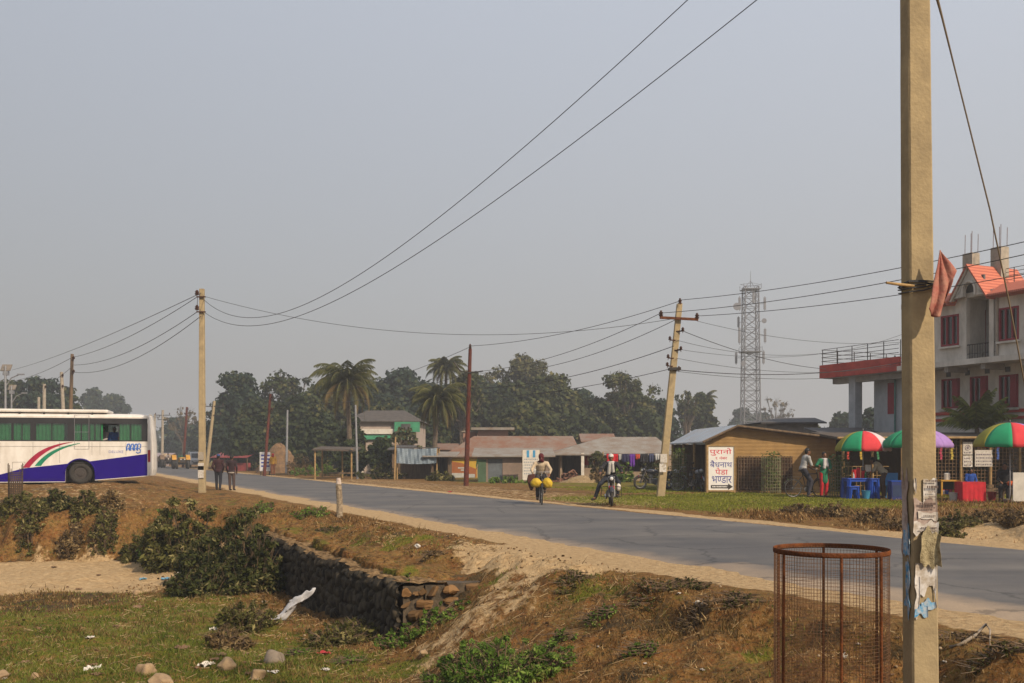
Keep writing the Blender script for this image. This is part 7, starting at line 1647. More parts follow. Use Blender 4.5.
def jeep(px_, Y, lab):
    x = X(px_, Y); r = thing('minibus', (x, Y, .02), R(203), lab, 'van'); m = mat('van_white', (.62, .62, .62), .4, coat=.2)
    q = MB(); q.prism([(-2.0, .35), (2.2, .35), (2.25, .95), (1.7, 1.15), (1.3, 1.95), (-1.95, 2.0), (-2.05, 1.0)], -.85, .85, Matrix.Rotation(R(90), 3, 'Z')); q.build('body', m, r, bevel=.05)
    W = MB(); W.box((0, 1.55, 1.5), (1.4, .04, .62), mtx=Matrix.Rotation(R(-27) * -1, 3, 'X')); W.build('windscreen', mat('van_glass', (.04, .05, .06), .15), r)
    for s_ in (-1, 1):
        MB().bb(s_ * .855 - .004, s_ * .855 + .004, -1.6, 1.1, 1.2, 1.75).build('side_window', mat('van_glass', (.04, .05, .06)), r)
        for yy in (-1.3, 1.4): q = MB(); q.ring((s_ * .8, yy, .33), .22, .1, axis=(1, 0, 0)); w = q.build('wheel', M_black, r, smooth=True); MB().cyl((s_ * .85, yy, .33), (1, 0, 0), .15, .1, 14).build('rim', M_galv, w)
        MB().ellip((s_ * .62, 2.24, .78), (.12, .05, .1)).build('headlamp', M_galv, r)
    MB().bb(-.55, .55, 2.24, 2.28, .5, .66).build('bumper', M_dark, r)
jeep(196, 128, 'white van parked on the far verge left of the tall concrete pole')
for k, (px_, Y, w_, c_, lab) in enumerate(((236, 98, 2.6, (.30, .06, .06), 'low roadside booth with dull red awning behind the walkers'), (222, 104, 2.0, (.25, .07, .08), 'second dull red awning booth further behind the walkers'), (158, 150, 3.0, (.34, .28, .30), 'far pinkish roadside booth beside the bus rear'))):
    x = X(px_, Y); r = thing('roadside_booth', (x, Y, Z(x, Y)), R(-20), lab, 'booth')
    for sx in (-1, 1):
        for sy in (0, 1.6): MB().tube([(sx * w_ / 2, sy, -.1), (sx * w_ / 2, sy, 1.9 - (.4 if sy == 0 else 0))], .05, 5).build('post', M_brown, r)
    mb = MB(); mb.slab([(-w_ / 2 - .2, -.4, 1.35), (w_ / 2 + .2, -.4, 1.35), (w_ / 2 + .2, 1.9, 1.95), (-w_ / 2 - .2, 1.9, 1.95)], .05); mb.build('awning', mat('awning_%d' % k, c_, .8, tuple(v * .6 for v in c_), 3), r)
    MB().bb(-w_ / 2 + .1, w_ / 2 - .1, .1, .7, 0, .8).build('counter', mat('awning_%d' % k, c_), r); MB().bb(-w_ / 2, w_ / 2, 1.6, 1.65, 0, 1.7).build('back_wall', M_brown, r)

# ------------------------------------------------------------------ trees
LG = [leafmat('leaf_dark_green', (.014, .024, .010), (.050, .066, .022), c3=(.10, .095, .035)), leafmat('leaf_mid_green', (.022, .034, .012), (.075, .085, .028), c3=(.13, .12, .045)), leafmat('leaf_olive', (.045, .050, .020), (.10, .10, .040), c3=(.16, .14, .06)), leafmat('leaf_dull_brown', (.07, .055, .025), (.14, .11, .05)), leafmat('leaf_deep_teal', (.014, .028, .020), (.036, .058, .034), c3=(.075, .085, .035))]
M_bark = mat('grey_brown_bark', (.15, .115, .085), .95, (.07, .055, .04), 6, .5, .6, 30)
def tree(px_, pyt, Y, wpx, label, kind='broad', leaf=0, base=None, seed=0, group='trees behind the houses', dens=1.0, cb=None, name='broadleaf_tree', hgt_frac=None):
    rg = np.random.default_rng(100 + seed + int(px_)); rr = random.Random(seed + int(px_) * 3)
    x = X(px_, Y); z0 = Z(x, Y) if base is None else base; H = ZP(pyt, Y) - z0; Rw = wpx / 2 / F * Y
    r = thing(name, (x, Y, z0), 0, label, 'tree', group)
    cb_ = H * (.16 if cb is None else cb)
    tk = MB(); lean = Vector((rr.uniform(-.04, .04) * H, 0, 0)); tr = max(.12, H * .028)
    top = Vector((0, 0, H * .62)) + lean; tk.tube([(0, 0, -.2), lean * .2 + Vector((0, 0, H * .15)), lean * .5 + Vector((0, 0, H * .35)), top], [tr * 1.3, tr, tr * .8, tr * .35], 8)
    Rw *= 1.12; ch, cz = (H - cb_) / 2, (H + cb_) / 2; cl = []
    n = {'broad': 44, 'tall': 44, 'airy': 54, 'layer': 60, 'bare': 26}[kind]
    for k in range(n):
        for _ in range(30):
            u, v, w = rr.uniform(-1, 1), rr.uniform(-1, 1), rr.uniform(-1, 1)
            if kind == 'tall':
                lim = (1 - ((w + 1) / 2) ** 1.5) * .9 + .22
                if u * u + v * v < lim * lim: break
            else:
                q = u * u + v * v + w * w
                if .15 < q < 1: break
        rad = rr.uniform(.16, .38) * min(Rw, ch) * (1.1 if kind in ('broad', 'tall') else .7)
        c = Vector((u * (Rw - rad * .5), v * (Rw - rad * .5) * .9, cz + w * (ch - rad * .72)))
        if kind == 'layer': c.z = cb_ + round((c.z - cb_) / (H - cb_) * 4) / 4 * (H - cb_ - rad * .3)
        cl.append((c, rad))
    if kind in ('broad', 'tall'): 
        for w in (-.6, -.2, .2, .5): cl.append((Vector((0, 0, cz + w * ch)), min(Rw, ch) * (.6 if w < .4 else .48)))
        for k in range(5): a = rr.uniform(0, 6.28); q = rr.uniform(.1, .45); rad = Rw * .27; cl.append((Vector((math.cos(a) * q * Rw, math.sin(a) * q * Rw, H - rad * .85 - q * q * Rw * .6)), rad))
    for c, rad in cl[::2 if kind in ('broad', 'tall') else 1]:
        s_ = lean * .4 + Vector((0, 0, min(H * rr.uniform(.25, .55), max(c.z - .3, H * .2)))); md = s_.lerp(c, .55) + Vector((0, 0, -.04 * H + rr.uniform(0, .05) * H)); tk.tube([s_, md, c], [tr * .34, tr * .2, tr * .07], 5)
        if kind in ('bare', 'airy', 'layer'):
            for _ in range(9 if kind == 'bare' else 4):
                d = Vector((rr.gauss(0, 1), rr.gauss(0, 1), rr.gauss(.6, .8))).normalized() * rad * 1.3; tk.tube([md.lerp(c, rr.uniform(.3, 1)), c + d * .5 + Vector((0, 0, .1)), c + d], [tr * .09, tr * .06, tr * .03], 3)
    tk.build('trunk', M_bark, r)
    C, N = [], []; ls = min(.0023 * Y * (1.0 if kind != 'airy' else .85), .40)
    for c, rad in cl:
        per = {'broad': 1.9, 'tall': 1.9, 'airy': .95, 'layer': .9, 'bare': .12}[kind] * dens
        m_ = int(per * 4 * math.pi * rad * rad / (ls * ls) * .62); m_ = max(m_, 8); m_ = min(m_, 2200)
        d = rg.normal(0, 1, (m_, 3)); d /= np.linalg.norm(d, axis=1)[:, None]
        q = rad * (.5 + .68 * rg.random(m_) ** .75) * (1 + .25 * np.sin(d[:, 0] * 7 + d[:, 2] * 5 + rad * 9))
        sc = np.array([1, 1, .35 if kind == 'layer' else .78])
        C.append(np.array(c) + d * q[:, None] * sc); N.append(d + np.array([0, 0, .35]))
    C = np.concatenate(C); N = np.concatenate(N)
    npmesh('crown', leaf_quads(C, N, ls, rg, .7), None, LG[leaf], r)
    return r
def palm(px_, pyt, Y, wpx, label, seed=0, base=None, nf=26, lean=.0, brown=.25, trunk_r=.16, down=.0, group='coconut palms', up=False):
    rr = random.Random(seed); x = X(px_, Y); z0 = Z(x, Y) if base is None else base; Rf = wpx / 2 / F * Y * 1.08; H = ZP(pyt, Y) - z0 - Rf * .55
    r = thing('coconut_palm', (x, Y, z0), 0, label, 'palm', group); top = Vector((lean, 0, H)); mb = MB()
    n = 26; mb.tube([Vector((lean * (i / n) ** 2, 0, -.2 + (H + .2) * i / n)) for i in range(n + 1)], [trunk_r * (1.35 - .5 * i / n) * (1 + .07 * (i % 2)) for i in range(n + 1)], 9); mb.build('trunk', M_bark, r)
    gV, bV = [], []; rach = MB()
    for k in range(nf):
        a = k * 2.39996 + rr.uniform(-.2, .2); u = k / nf; el = R(78 - 105 * u - down) if not up else R(84 - 58 * u); L = Rf * rr.uniform(1.05, 1.3); d = Vector((math.cos(a), math.sin(a), 0)); pts = []; p_ = top.copy(); e = el; seg = 12
        for i in range(seg + 1):
            pts.append(p_.copy()); p_ = p_ + (d * math.cos(e) + Vector((0, 0, math.sin(e)))) * L / seg; e -= R(9.0 + 3 * u) * (.6 + .8 * i / seg) * (.45 if up else 1); e = max(e, R(-88))
        rach.tube(pts, [.03 * (1 - .8 * i / seg) for i in range(seg + 1)], 4)
        tgt = bV if (u > 1 - brown and rr.random() < .75) else gV; side = Vector((-d.y, d.x, 0)); m_ = 44
        for i in range(m_):
            t = .1 + .9 * i / m_; q = t * seg; j = min(int(q), seg - 1); c = pts[j].lerp(pts[j + 1], q - j); tan = (pts[j + 1] - pts[j]).normalized(); ll = L * .27 * math.sin(math.pi * min(1, t * .82 + .16)) ** .7 * rr.uniform(.8, 1.1); w = .012 * Y / 60 + .014
            for s_ in (-1, 1):
                dr = (side * s_ * .75 + tan * .55 + Vector((0, 0, -.45 - .4 * rr.random()))).normalized(); e_ = c + dr * ll + Vector((0, 0, -.12 * ll)); tgt.append((c - tan * w, c + tan * w, c.lerp(e_, .6) + tan * w * .7 + Vector((0, 0, .03)), e_))
    rach.build('frond_stems', mat('frond_stem', (.16, .14, .05), .8), r)
    npmesh('green_fronds', np.array([[tuple(v) for v in q] for q in gV]), None, leafmat('young_palm_leaf', (.07, .085, .015), (.22, .25, .05)) if up else leafmat('palm_leaf', (.034, .042, .012), (.095, .095, .028)), r)
    if bV: npmesh('dry_fronds', np.array([[tuple(v) for v in q] for q in bV]), None, leafmat('palm_dry', (.11, .075, .028), (.22, .15, .06)), r)
    mb = MB()
    for k in range(6): a = k * 1.05; mb.ellip(top + Vector((math.cos(a) * .28, math.sin(a) * .28, -.25)), (.13, .13, .16), n=8, m=6)
    if not up: mb.build('coconuts', mat('coconut_husk', (.10, .12, .03), .7), r)
T = [
 (241, 371, 118, 54, 'tall dark tree with a pointed double crown beyond the walkers', 'tall', 4, .06), (222, 400, 125, 34, 'rounded dark tree at the left foot of the tall pointed tree', 'broad', 4, .06),
 (288, 370, 122, 56, 'open crowned tree standing right of the tall pointed tree', 'airy', 0, .3), (262, 400, 108, 52, 'broad dark tree behind the thin red-brown leaning pole', 'broad', 0, .03), (300, 393, 104, 60, 'broad dark tree behind the slim pale post', 'broad', 0, .03),
 (248, 425, 100, 50, 'low bushy tree behind the white notice board', 'broad', 0, .0), (318, 412, 96, 44, 'low dark tree left of the coconut palm', 'broad', 0, .0), (285, 436, 95, 50, 'dark rounded bushy tree behind the haystack', 'broad', 0, .0),
 (403, 368, 125, 62, 'large round blue-green tree between the two palms', 'broad', 4, .1), (374, 392, 118, 40, 'smaller dark tree behind the green house roof', 'broad', 4, .05),
 (476, 372, 128, 56, 'dark leafy tree behind the red pole', 'broad', 0, .05), (463, 366, 100, 42, 'thin airy tree crossing behind the red pole', 'airy', 1, .35),
 (518, 352, 135, 62, 'pale airy tree rising highest above the dark mass', 'airy', 2, .45), (510, 380, 120, 66, 'broad dark green tree behind the rusty roof', 'broad', 0, .03), (553, 374, 118, 72, 'wide olive-topped tree above the lean-to shack', 'broad', 1, .03), (532, 398, 105, 60, 'rounded green tree just behind the long rusty roof', 'broad', 1, .0),
 (590, 398, 125, 46, 'dark tree in the dip left of the airy round tree', 'broad', 0, .03), (626, 367, 120, 62, 'large round grey-green airy tree behind the leaning pole', 'airy', 1, .22), (628, 388, 123, 54, 'dense lower part tree behind the airy round one', 'broad', 0, .05), (655, 398, 125, 46, 'dark tree directly behind the leaning pole', 'broad', 4, .03),
 (450, 400, 105, 46, 'dark tree filling the gap behind the yellow shop', 'broad', 0, .0), (428, 408, 100, 40, 'dark tree behind the tarpaulin stall', 'broad', 0, .0), (575, 412, 112, 60, 'low dark green tree above the grey hipped roof', 'broad', 0, .0),
 (344, 374, 120, 66, 'dense dark tree rising behind the large coconut palm', 'broad', 4, .03), (404, 420, 79, 30, 'small dusty tree in front of the green panel of the green house', 'airy', 2, .05), (352, 416, 79, 26, 'small dark tree at the left corner of the green house', 'broad', 0, .05), (372, 380, 124, 50, 'dark tree between the large palm and the round blue-green tree', 'broad', 0, .03), (428, 380, 122, 56, 'broad dark tree directly behind the two palms on the right', 'broad', 4, .03), (322, 384, 112, 54, 'wide dark tree left behind the large palm', 'broad', 1, .03), (456, 384, 118, 40, 'dark tree left of the red pole behind the palms', 'broad', 0, .03),
 (494, 383, 126, 50, 'dark rounded tree between the red pole and the pale airy tree', 'broad', 4, .03), (582, 388, 128, 50, 'blue-green tree right of the wide olive-topped tree', 'broad', 4, .03), (604, 402, 114, 40, 'low tree filling the dip behind the grey hipped roof', 'broad', 0, .0),
 (415, 384, 130, 40, 'dark tree right behind the large round blue-green tree', 'broad', 0, .03), (336, 396, 118, 40, 'dark tree just behind the large coconut palm', 'broad', 0, .03), (386, 402, 112, 44, 'dark tree between the green house and the round blue-green tree', 'broad', 0, .0), (640, 408, 116, 44, 'low dark tree below the airy round tree', 'broad', 0, .0),
 (687, 384, 130, 22, 'slim airy tree with a small crown right of the leaning pole', 'airy', 1, .5), (703, 392, 135, 26, 'small drooping tree beside the slim one', 'broad', 0, .15),
 (776, 390, 240, 34, 'hazy bare tree right of the telecom tower', 'bare', 3, .25), (742, 408, 240, 26, 'hazy small tree at the left foot of the telecom tower', 'broad', 4, .05), (762, 412, 245, 26, 'hazy low tree just right of the telecom tower foot', 'broad', 4, .05),
 (184, 403, 190, 36, 'hazy bare tree above the distant tractors', 'bare', 3, .3), (176, 416, 200, 30, 'hazy dark tree beyond the tractors', 'broad', 4, .05), (204, 420, 180, 34, 'hazy rounded tree just left of the tall concrete pole', 'broad', 4, .05),
 (12, 380, 130, 40, 'dark tree behind the solar lamps', 'broad', 0, .05), (41, 377, 130, 44, 'broad dark tree above the bus roof', 'broad', 4, .05), (66, 386, 140, 30, 'smaller dark tree right of the broad tree above the bus', 'broad', 0, .05), (94, 388, 230, 30, 'hazy rounded tree behind the brown pole above the bus', 'broad', 4, .05), (112, 394, 240, 36, 'hazy low tree at the right end of the row above the bus', 'broad', 4, .05),
 (383, 437, 70, 30, 'round dark bushy tree in front of the green house', 'broad', 0, .0), (352, 440, 72, 26, 'small dark bush-like tree behind the thatched shelter', 'broad', 0, .0),
 (872, 408, 100, 30, 'hazy tree seen under the red terrace of the white house', 'broad', 4, .05), (846, 412, 130, 40, 'hazy low tree behind the dark shed roof', 'broad', 4, .05), (815, 424, 60, 22, 'small green tree behind the dark shed', 'broad', 1, .0), (650, 446, 62, 14, 'little shrubby tree beside the clothes line', 'broad', 1, .0), (597, 450, 57, 16, 'thin young leafy tree in front of the open shop', 'airy', 2, .2),
]
for k, (a, b, c, d, lab, kind, lf, cbv) in enumerate(T): tree(a, b, c, d, lab, kind, lf, seed=k, cb=cbv)
palm(350, 363, 74, 66, 'large coconut palm with drooping yellowish fronds in front of the green house', 3, lean=-.25, nf=44, brown=.3)
palm(446, 357, 100, 40, 'tall coconut palm standing behind the yellow shop', 4, nf=32, brown=.1)
palm(434, 384, 72, 56, 'shorter coconut palm with long hanging fronds above the tarpaulin stall', 5, nf=42, lean=.3, down=8)
palm(706, 392, 138, 24, 'small far palm right of the slim layered tree', 6, nf=18, brown=.05)
palm(977, 409, 41.5, 66, 'young palm with upright fronds in front of the white house', 8, nf=18, brown=0, trunk_r=.10, group=None, up=True)

# far-off wood along the horizon
def treeline():
    rg = np.random.default_rng(5); C, N = [], []
    for k in range(150):
        px_ = rg.uniform(-150, 1150); Y = rg.uniform(330, 520); h = rg.uniform(6, 11) * (1.25 if 120 < px_ < 220 else 1); w = rg.uniform(6, 12); x = X(px_, Y); m_ = 230
        d = rg.normal(0, 1, (m_, 3)); d /= np.linalg.norm(d, axis=1)[:, None]; d[:, 2] = np.abs(d[:, 2]); c = np.array([x, Y, -.5]) + d * np.array([w, w, h]) * (1 + .15 * rg.normal(0, 1, (m_, 1))); C.append(c); N.append(d)
    o = npmesh('distant_treeline', leaf_quads(np.concatenate(C), np.concatenate(N), 1.3, rg, .8), None, LG[4]); tag(o, 'hazy line of far-off woods along the horizon', 'woods', kind='stuff')
treeline()

# ------------------------------------------------------------------ shrubs close by
SH = [leafmat('shrub_dark', (.016, .020, .006), (.075, .085, .022), nscale=1.5, c3=(.22, .19, .08)), leafmat('shrub_green', (.045, .085, .010), (.14, .23, .035), nscale=2, c3=(.26, .30, .08)), leafmat('shrub_dry', (.07, .045, .018), (.25, .17, .075), nscale=2, c3=(.36, .27, .14)), leafmat('shrub_olive', (.034, .036, .009), (.13, .125, .034), nscale=1.5, c3=(.28, .24, .10))]
def shrub(x, y, w, d, h, n, ls, m, label, seed=0, stems=18, group='shrubs on the bank', name='shrub'):
    rg = np.random.default_rng(seed); z0 = Z(x, y); r = thing(name, (x, y, z0), 0, label, 'shrub', group); rr = random.Random(seed)
    mb = MB(); cl = []
    for k in range(stems * 4):
        a = rr.uniform(0, 6.28); q = rr.random() ** .55 * (1.12 if k % 5 == 0 else 1); hx, hy = math.cos(a) * q * w / 2, math.sin(a) * q * d / 2; gz = Z(x + hx * .8, y + hy * .8) - z0; hh = h * max(.18, 1 - q * q * .6) * rr.uniform(.4, 1.0) * (.8 + .5 * float(vnoise((x + hx) * .9, (y + hy) * .9, 88))) * (1.18 if k % 7 == 0 else 1)
        t = Vector((hx, hy, max(gz, -.3) + hh)); cl.append((t, rr.uniform(.07, .19) * min(w, h * 2) * .5)); cl.append((Vector((hx * .85, hy * .85, gz + hh * rr.uniform(.25, .6))), rr.uniform(.14, .24) * h))
        for _ in range(2): e_ = t + Vector((rr.gauss(0, .1), rr.gauss(0, .1), rr.uniform(.03, .22) * h)); mb.tube([t.lerp(Vector((hx * .7, hy * .7, gz + hh * .5)), .4), e_], [.006, .002], 3)
        mb.tube([(hx * .4, hy * .4, Z(x + hx * .4, y + hy * .4) - z0 - .05), (hx * .7, hy * .7, gz + hh * .5), t], [.014, .010, .004], 4)
    mb.build('stems', M_brown, r); per = n // len(cl); C, N = [], []
    for c, rad in cl:
        dd = rg.normal(0, 1, (per, 3)); dd /= np.linalg.norm(dd, axis=1)[:, None]; C.append(np.array(c) + dd * rad * (.3 + .8 * rg.random((per, 1))) * np.array([1, 1, .8])); N.append(dd + [0, 0, .4])
    C = np.concatenate(C); N = np.concatenate(N); g = hgt(C[:, 0] + x, C[:, 1] + y) - z0; k = C[:, 2] > g - .02
    npmesh('foliage', leaf_quads(C[k], N[k], ls * rg.choice([.55, .8, 1.1, 1.5], k.sum()), rg, .38), None, SH[m], r); return r
def sh(px_, py_, Y, wpx, hpx, n, ls, m, label, seed, **kw):
    x = X(px_, Y); return shrub(x, Y, wpx / F * Y, wpx / F * Y * .8, hpx / F * Y, n, ls, m, label, seed, **kw)
sh(228, 0, 22.6, 96, 74, 15000, .055, 0, 'big dark shrub beside the far end of the stone wall', 1)
sh(180, 0, 25.2, 78, 66, 12000, .055, 3, 'large olive shrub left of the big dark one', 2)
sh(168, 0, 26.4, 52, 50, 5000, .055, 1, 'pale green topped bush at the rim below the tall concrete pole', 3)
sh(255, 0, 21.0, 54, 66, 8000, .05, 0, 'dark shrub overhanging the stone wall face', 4)
sh(205, 0, 20.6, 80, 30, 6000, .045, 0, 'low dark undergrowth bush at the foot of the big shrub', 5)
sh(140, 0, 27.0, 40, 26, 3500, .05, 3, 'low olive bush on the bank edge', 6)
sh(86, 0, 28.2, 30, 22, 3000, .05, 3, 'dark bush hanging on the bank below the bus wheel', 7)
sh(56, 0, 28.4, 32, 22, 3000, .05, 0, 'dark bush on the bank below the middle of the bus', 8)
sh(16, 0, 28.6, 42, 22, 3200, .05, 3, 'wide dark bush on the bank at the left edge', 9)
sh(30, 0, 27.6, 34, 18, 2200, .05, 3, 'olive bush low on the bank face above the sand at left', 21)
sh(70, 0, 27.5, 28, 16, 1600, .05, 2, 'dry brown bush low on the bank face above the sand', 22)
sh(104, 0, 27.4, 28, 18, 1800, .05, 3, 'olive bush at the foot of the bank beside the olive shrub', 23)
sh(112, 0, 28.4, 26, 22, 2200, .05, 2, 'small dry bush on the bank right of the dark ones', 10)
sh(245, 0, 16.3, 60, 26, 3200, .032, 3, 'thin weedy bush in front of the wall foot', 11, group='weeds in the hollow')
sh(228, 0, 14.4, 50, 20, 1800, .028, 2, 'straggly dark weed clump near the stones at the bottom', 12, group='weeds in the hollow')
sh(470, 0, 11.0, 100, 30, 6500, .022, 1, 'leafy green weeds left of the bottom centre clump', 19, group='weeds in the hollow')
sh(535, 0, 10.3, 80, 26, 5200, .020, 1, 'leafy green weeds just right of the bottom centre clump', 20, group='weeds in the hollow')
sh(500, 0, 10.3, 110, 46, 7500, .022, 1, 'bright green weed clump at the bottom centre', 13, group='weeds in the hollow')
sh(566, 0, 9.2, 60, 22, 2600, .020, 1, 'low bright green weeds right of the bottom clump', 14, group='weeds in the hollow')
sh(420, 0, 14.3, 100, 16, 3500, .026, 1, 'low green weeds along the foot of the wall end', 15, group='weeds in the hollow')
sh(345, 0, 14.9, 90, 22, 3500, .028, 3, 'dark weeds along the middle of the wall foot', 16, group='weeds in the hollow')
sh(262, 0, 27.5, 30, 12, 900, .04, 1, 'small bush on the verge left of the marker post', 17)
sh(310, 0, 26.0, 40, 10, 1200, .035, 1, 'low creeping weeds beside the marker post', 18)
for k, (px_, Y, wpx, hpx, m, lab) in enumerate(((872, 23.5, 44, 14, 2, 'dry bush on the bank under the first umbrella'), (905, 22, 50, 14, 2, 'dry bush behind the near pole'), (958, 22, 40, 15, 3, 'greenish bush on the bank below the yellow stand'), (985, 22.5, 34, 13, 2, 'dry bush on the bank under the red table'), (1018, 21.5, 44, 18, 2, 'dry brown bush on the bank at the right edge'), (830, 25, 40, 12, 2, 'low dry scrub at the left end of the bank'), (800, 26.5, 40, 9, 2, 'flat dry scrub beside the lawn'), (945, 20.5, 40, 12, 3, 'small olive weeds near the far road edge'))):
    sh(px_, 0, Y, wpx, hpx, 2000, .035, m, lab, 30 + k, group='scrub on the far bank')
for k, (px_, Y, wpx, hpx, m, lab) in enumerate(((654, 56, 34, 24, 0, 'dark hedge-like bush under the clothes line'), (622, 57, 24, 18, 1, 'green bush in front of the open shop'), (382, 64, 50, 14, 0, 'dark bush before the green house'), (320, 75, 60, 12, 1, 'row of light weeds left of the thatched shelter'), (300, 78, 30, 18, 2, 'reddish dry bush by the slim pale post'), (600, 56, 26, 12, 2, 'dry bush beside the straw heap'), (440, 60, 30, 9, 3, 'weeds in front of the dark stall'), (505, 55, 40, 6, 1, 'low weeds before the lean-to shack'), (985, 41, 40, 34, 0, 'dark bush at the foot of the young palm'))):
    sh(px_, 0, Y, wpx, hpx, 1500, .09, m, lab, 50 + k, group='bushes by the houses', stems=10)

for k, (px_, py_, w_, m_) in enumerate(((572, 584, .5, 3), (655, 592, .7, 3), (690, 588, .6, 0), (742, 604, .5, 3), (600, 622, .4, 1), (700, 622, .5, 2), (965, 640, .5, 2), (1006, 652, .6, 3), (330, 532, .7, 3), (432, 556, .5, 2), (560, 640, .4, 1), (300, 655, .4, 1), (350, 664, .5, 1), (640, 655, .4, 1))):
    yy = next((v for v in np.arange(6.5, 40, .08) if EYE + (HOR - py_) / F * v <= Z(X(px_, v), v)), None)
    if yy: shrub(X(px_, yy), yy, w_, w_ * .7, .07 + .02 * (k % 3), 2600, .013 * yy / 12, m_, 'low dark tuft of dry weeds on the slope below the road', 200 + k, stems=12, group='dark tufts on the slope', name='weed_tuft')

# ------------------------------------------------------------------ grass (stuff)
def blades(name, n, xr, yr, pick, hmin, hmax, m, label, seed, wd=.006):
    rg = np.random.default_rng(seed); x = rg.uniform(*xr, n); y = yr[0] + (yr[1] - yr[0]) * rg.random(n) ** 1.35
    # clumped
    k = rg.random(n) < pick(x, y); x, y = x[k], y[k]; n = len(x); z = hgt(x, y); h = rg.uniform(hmin, hmax, n) * (.6 + .8 * vnoise(x * 2.1, y * 2.1, seed))
    a = rg.uniform(0, 6.283, n); w = wd * (1 + (y - 8) / 14); lx, ly = np.cos(a) * w, np.sin(a) * w; b = rg.uniform(0, 6.283, n); s_ = h * rg.uniform(.2, 1.3, n)
    V = np.stack([np.stack([x - lx, y - ly, z - .01], -1), np.stack([x + lx, y + ly, z - .01], -1), np.stack([x + np.cos(b) * s_, y + np.sin(b) * s_, z + h], -1)], 1)
    tag(npmesh(name, V, None, m), label, 'grass', kind='stuff')
def P_dry(x, y):
    s, t = st(x, y); sa_, gr_, dk_ = masks(x, y); inw = (t > WALL_T - .3) & (t < WALL_T + 1.0) & (s > WALL_S0 - .2) & (s < WALL_S1)
    return np.clip((vnoise(x * 1.3, y * 1.3, 61) * 1.4 - .25), 0, 1) * (1 - sa_) * (1 - gr_ * .7) * (t < 7.2) * ~inw
def P_grn(x, y):
    s, t = st(x, y); sa_, gr_, dk_ = masks(x, y); inw = (t > WALL_T - .2) & (t < WALL_T + 1.0) & (s > WALL_S0 - .2) & (s < WALL_S1)
    return np.clip(gr_ * (vnoise(x * 1.9, y * 1.9, 63) * 1.6 - .1), 0, 1) * (1 - sa_) * (t < 7.2) * ~inw
blades('dry_grass', 420000, (-13, 6.5), (6.8, 30), P_dry, .012, .06, leafmat('dry_blade', (.075, .038, .012), (.27, .15, .055), nscale=1.6, c3=(.44, .31, .15)), 'short dry brown grass on the slope by the road', 71)
def P_tuft(x, y):
    s, t = st(x, y); sa_, gr_, dk_ = masks(x, y); inw = (t > WALL_T - .2) & (t < WALL_T + 1.0) & (s > WALL_S0 - .2) & (s < WALL_S1)
    return np.clip(vnoise(x * 3.1, y * 3.1, 67) * 3.2 - 2.05, 0, 1) * (.25 + .75 * dk_) * (1 - sa_) * (t < 7.1) * ~inw
blades('dry_grass', 260000, (-13, 6.5), (6.8, 30), P_tuft, .05, .15, leafmat('tuft_blade', (.06, .040, .012), (.24, .16, .06)), 'taller dark brown tufts on the slopes', 75)
blades('green_grass', 380000, (-13, 4), (7.5, 24), P_grn, .015, .06, leafmat('green_blade', (.045, .068, .008), (.16, .19, .03), nscale=1.2, c3=(.26, .23, .08)), 'short green grass in the hollow', 72)
def P_far(x, y):
    s, t = st(x, y); sa_, gr_, dk_ = masks(x, y); return np.clip(gr_ * 1.2, 0, 1) * (1 - sa_) * (t > 15.4)
blades('lawn_grass', 200000, (-2, 22), (17, 48), P_far, .015, .045, leafmat('lawn_blade', (.095, .115, .010), (.25, .26, .035)), 'green lawn grass across the road', 73, .008)
def P_far2(x, y):
    s, t = st(x, y); sa_, gr_, dk_ = masks(x, y); return np.clip(vnoise(x * 1.1, y * 1.1, 65) * 1.6 - .4, 0, 1) * (1 - sa_) * (1 - gr_) * (t > 15.9)
blades('dry_grass', 120000, (2, 22), (15, 34), P_far2, .03, .14, leafmat('dry_blade', (.13, .08, .03), (.34, .24, .115)), 'dry grass on the bank across the road', 74, .008)

# ------------------------------------------------------------------ stones and litter
def rock(px_, py_, w, label, m=None, seed=0, flat=.75, name='boulder', Yg=None, group=None):
    # find the ground under that direction
    Y = Yg
    if Y is None:
        for yy in np.arange(7, 40, .05):
            if EYE + (HOR - py_) / F * yy <= Z(X(px_, yy), yy): Y = yy; break
    x = X(px_, Y); z = Z(x, Y); rr = random.Random(seed); mb = MB(); mb.ellip((0, 0, 0), (w / 2, w / 2 * .85, w / 2 * flat), n=26, m=18)
    ph = [rr.uniform(0, 6) for _ in range(6)]; pl = [(Vector((rr.gauss(0, 1), rr.gauss(0, 1), rr.gauss(0, .8))).normalized(), rr.uniform(.26, .40) * w) for _ in range(9)]
    def cut(v):
        v = Vector(v)
        for pn, pk in pl:
            e = v.dot(pn) - pk
            if e > 0: v -= pn * e * .85
        return v
    mb.v = [tuple(cut(v) * (1 + .10 * math.sin(v[0] / w * 7 + ph[0]) + .09 * math.sin(v[1] / w * 9 + ph[1]) + .08 * math.sin(v[2] / w * 11 + ph[2] + v[0] / w * 6))) for v in mb.v]
    o = mb.build(name, m or mat('tan_boulder', (.36, .25, .14), .85, (.22, .15, .09), 7, .5, .4, 40), smooth=True); o.location = (x, Y, z + w * flat * .14); o.rotation_euler = (rr.uniform(-.3, .3), rr.uniform(-.3, .3), rr.uniform(0, 6)); tag(o, label, 'stone', group); return o
rock(145, 675, .33, 'rounded tan boulder at the bottom left, larger of the pair', seed=1)
rock(162, 684, .36, 'flat tan boulder just behind and right of the rounded one', seed=2, flat=.45)
rock(2, 679, .20, 'brown stone cut off at the bottom left corner', seed=3)
rock(35, 678, .12, 'small tan stone right of the corner stone', seed=4)
rock(258, 678, .24, 'tan stone near the straggly weeds at the bottom', seed=5)
rock(276, 664, .34, 'greyish stone half hidden in weeds', m=mat('grey_boulder', (.25, .20, .15), .9, (.15, .12, .09), 7), seed=6, flat=.8)
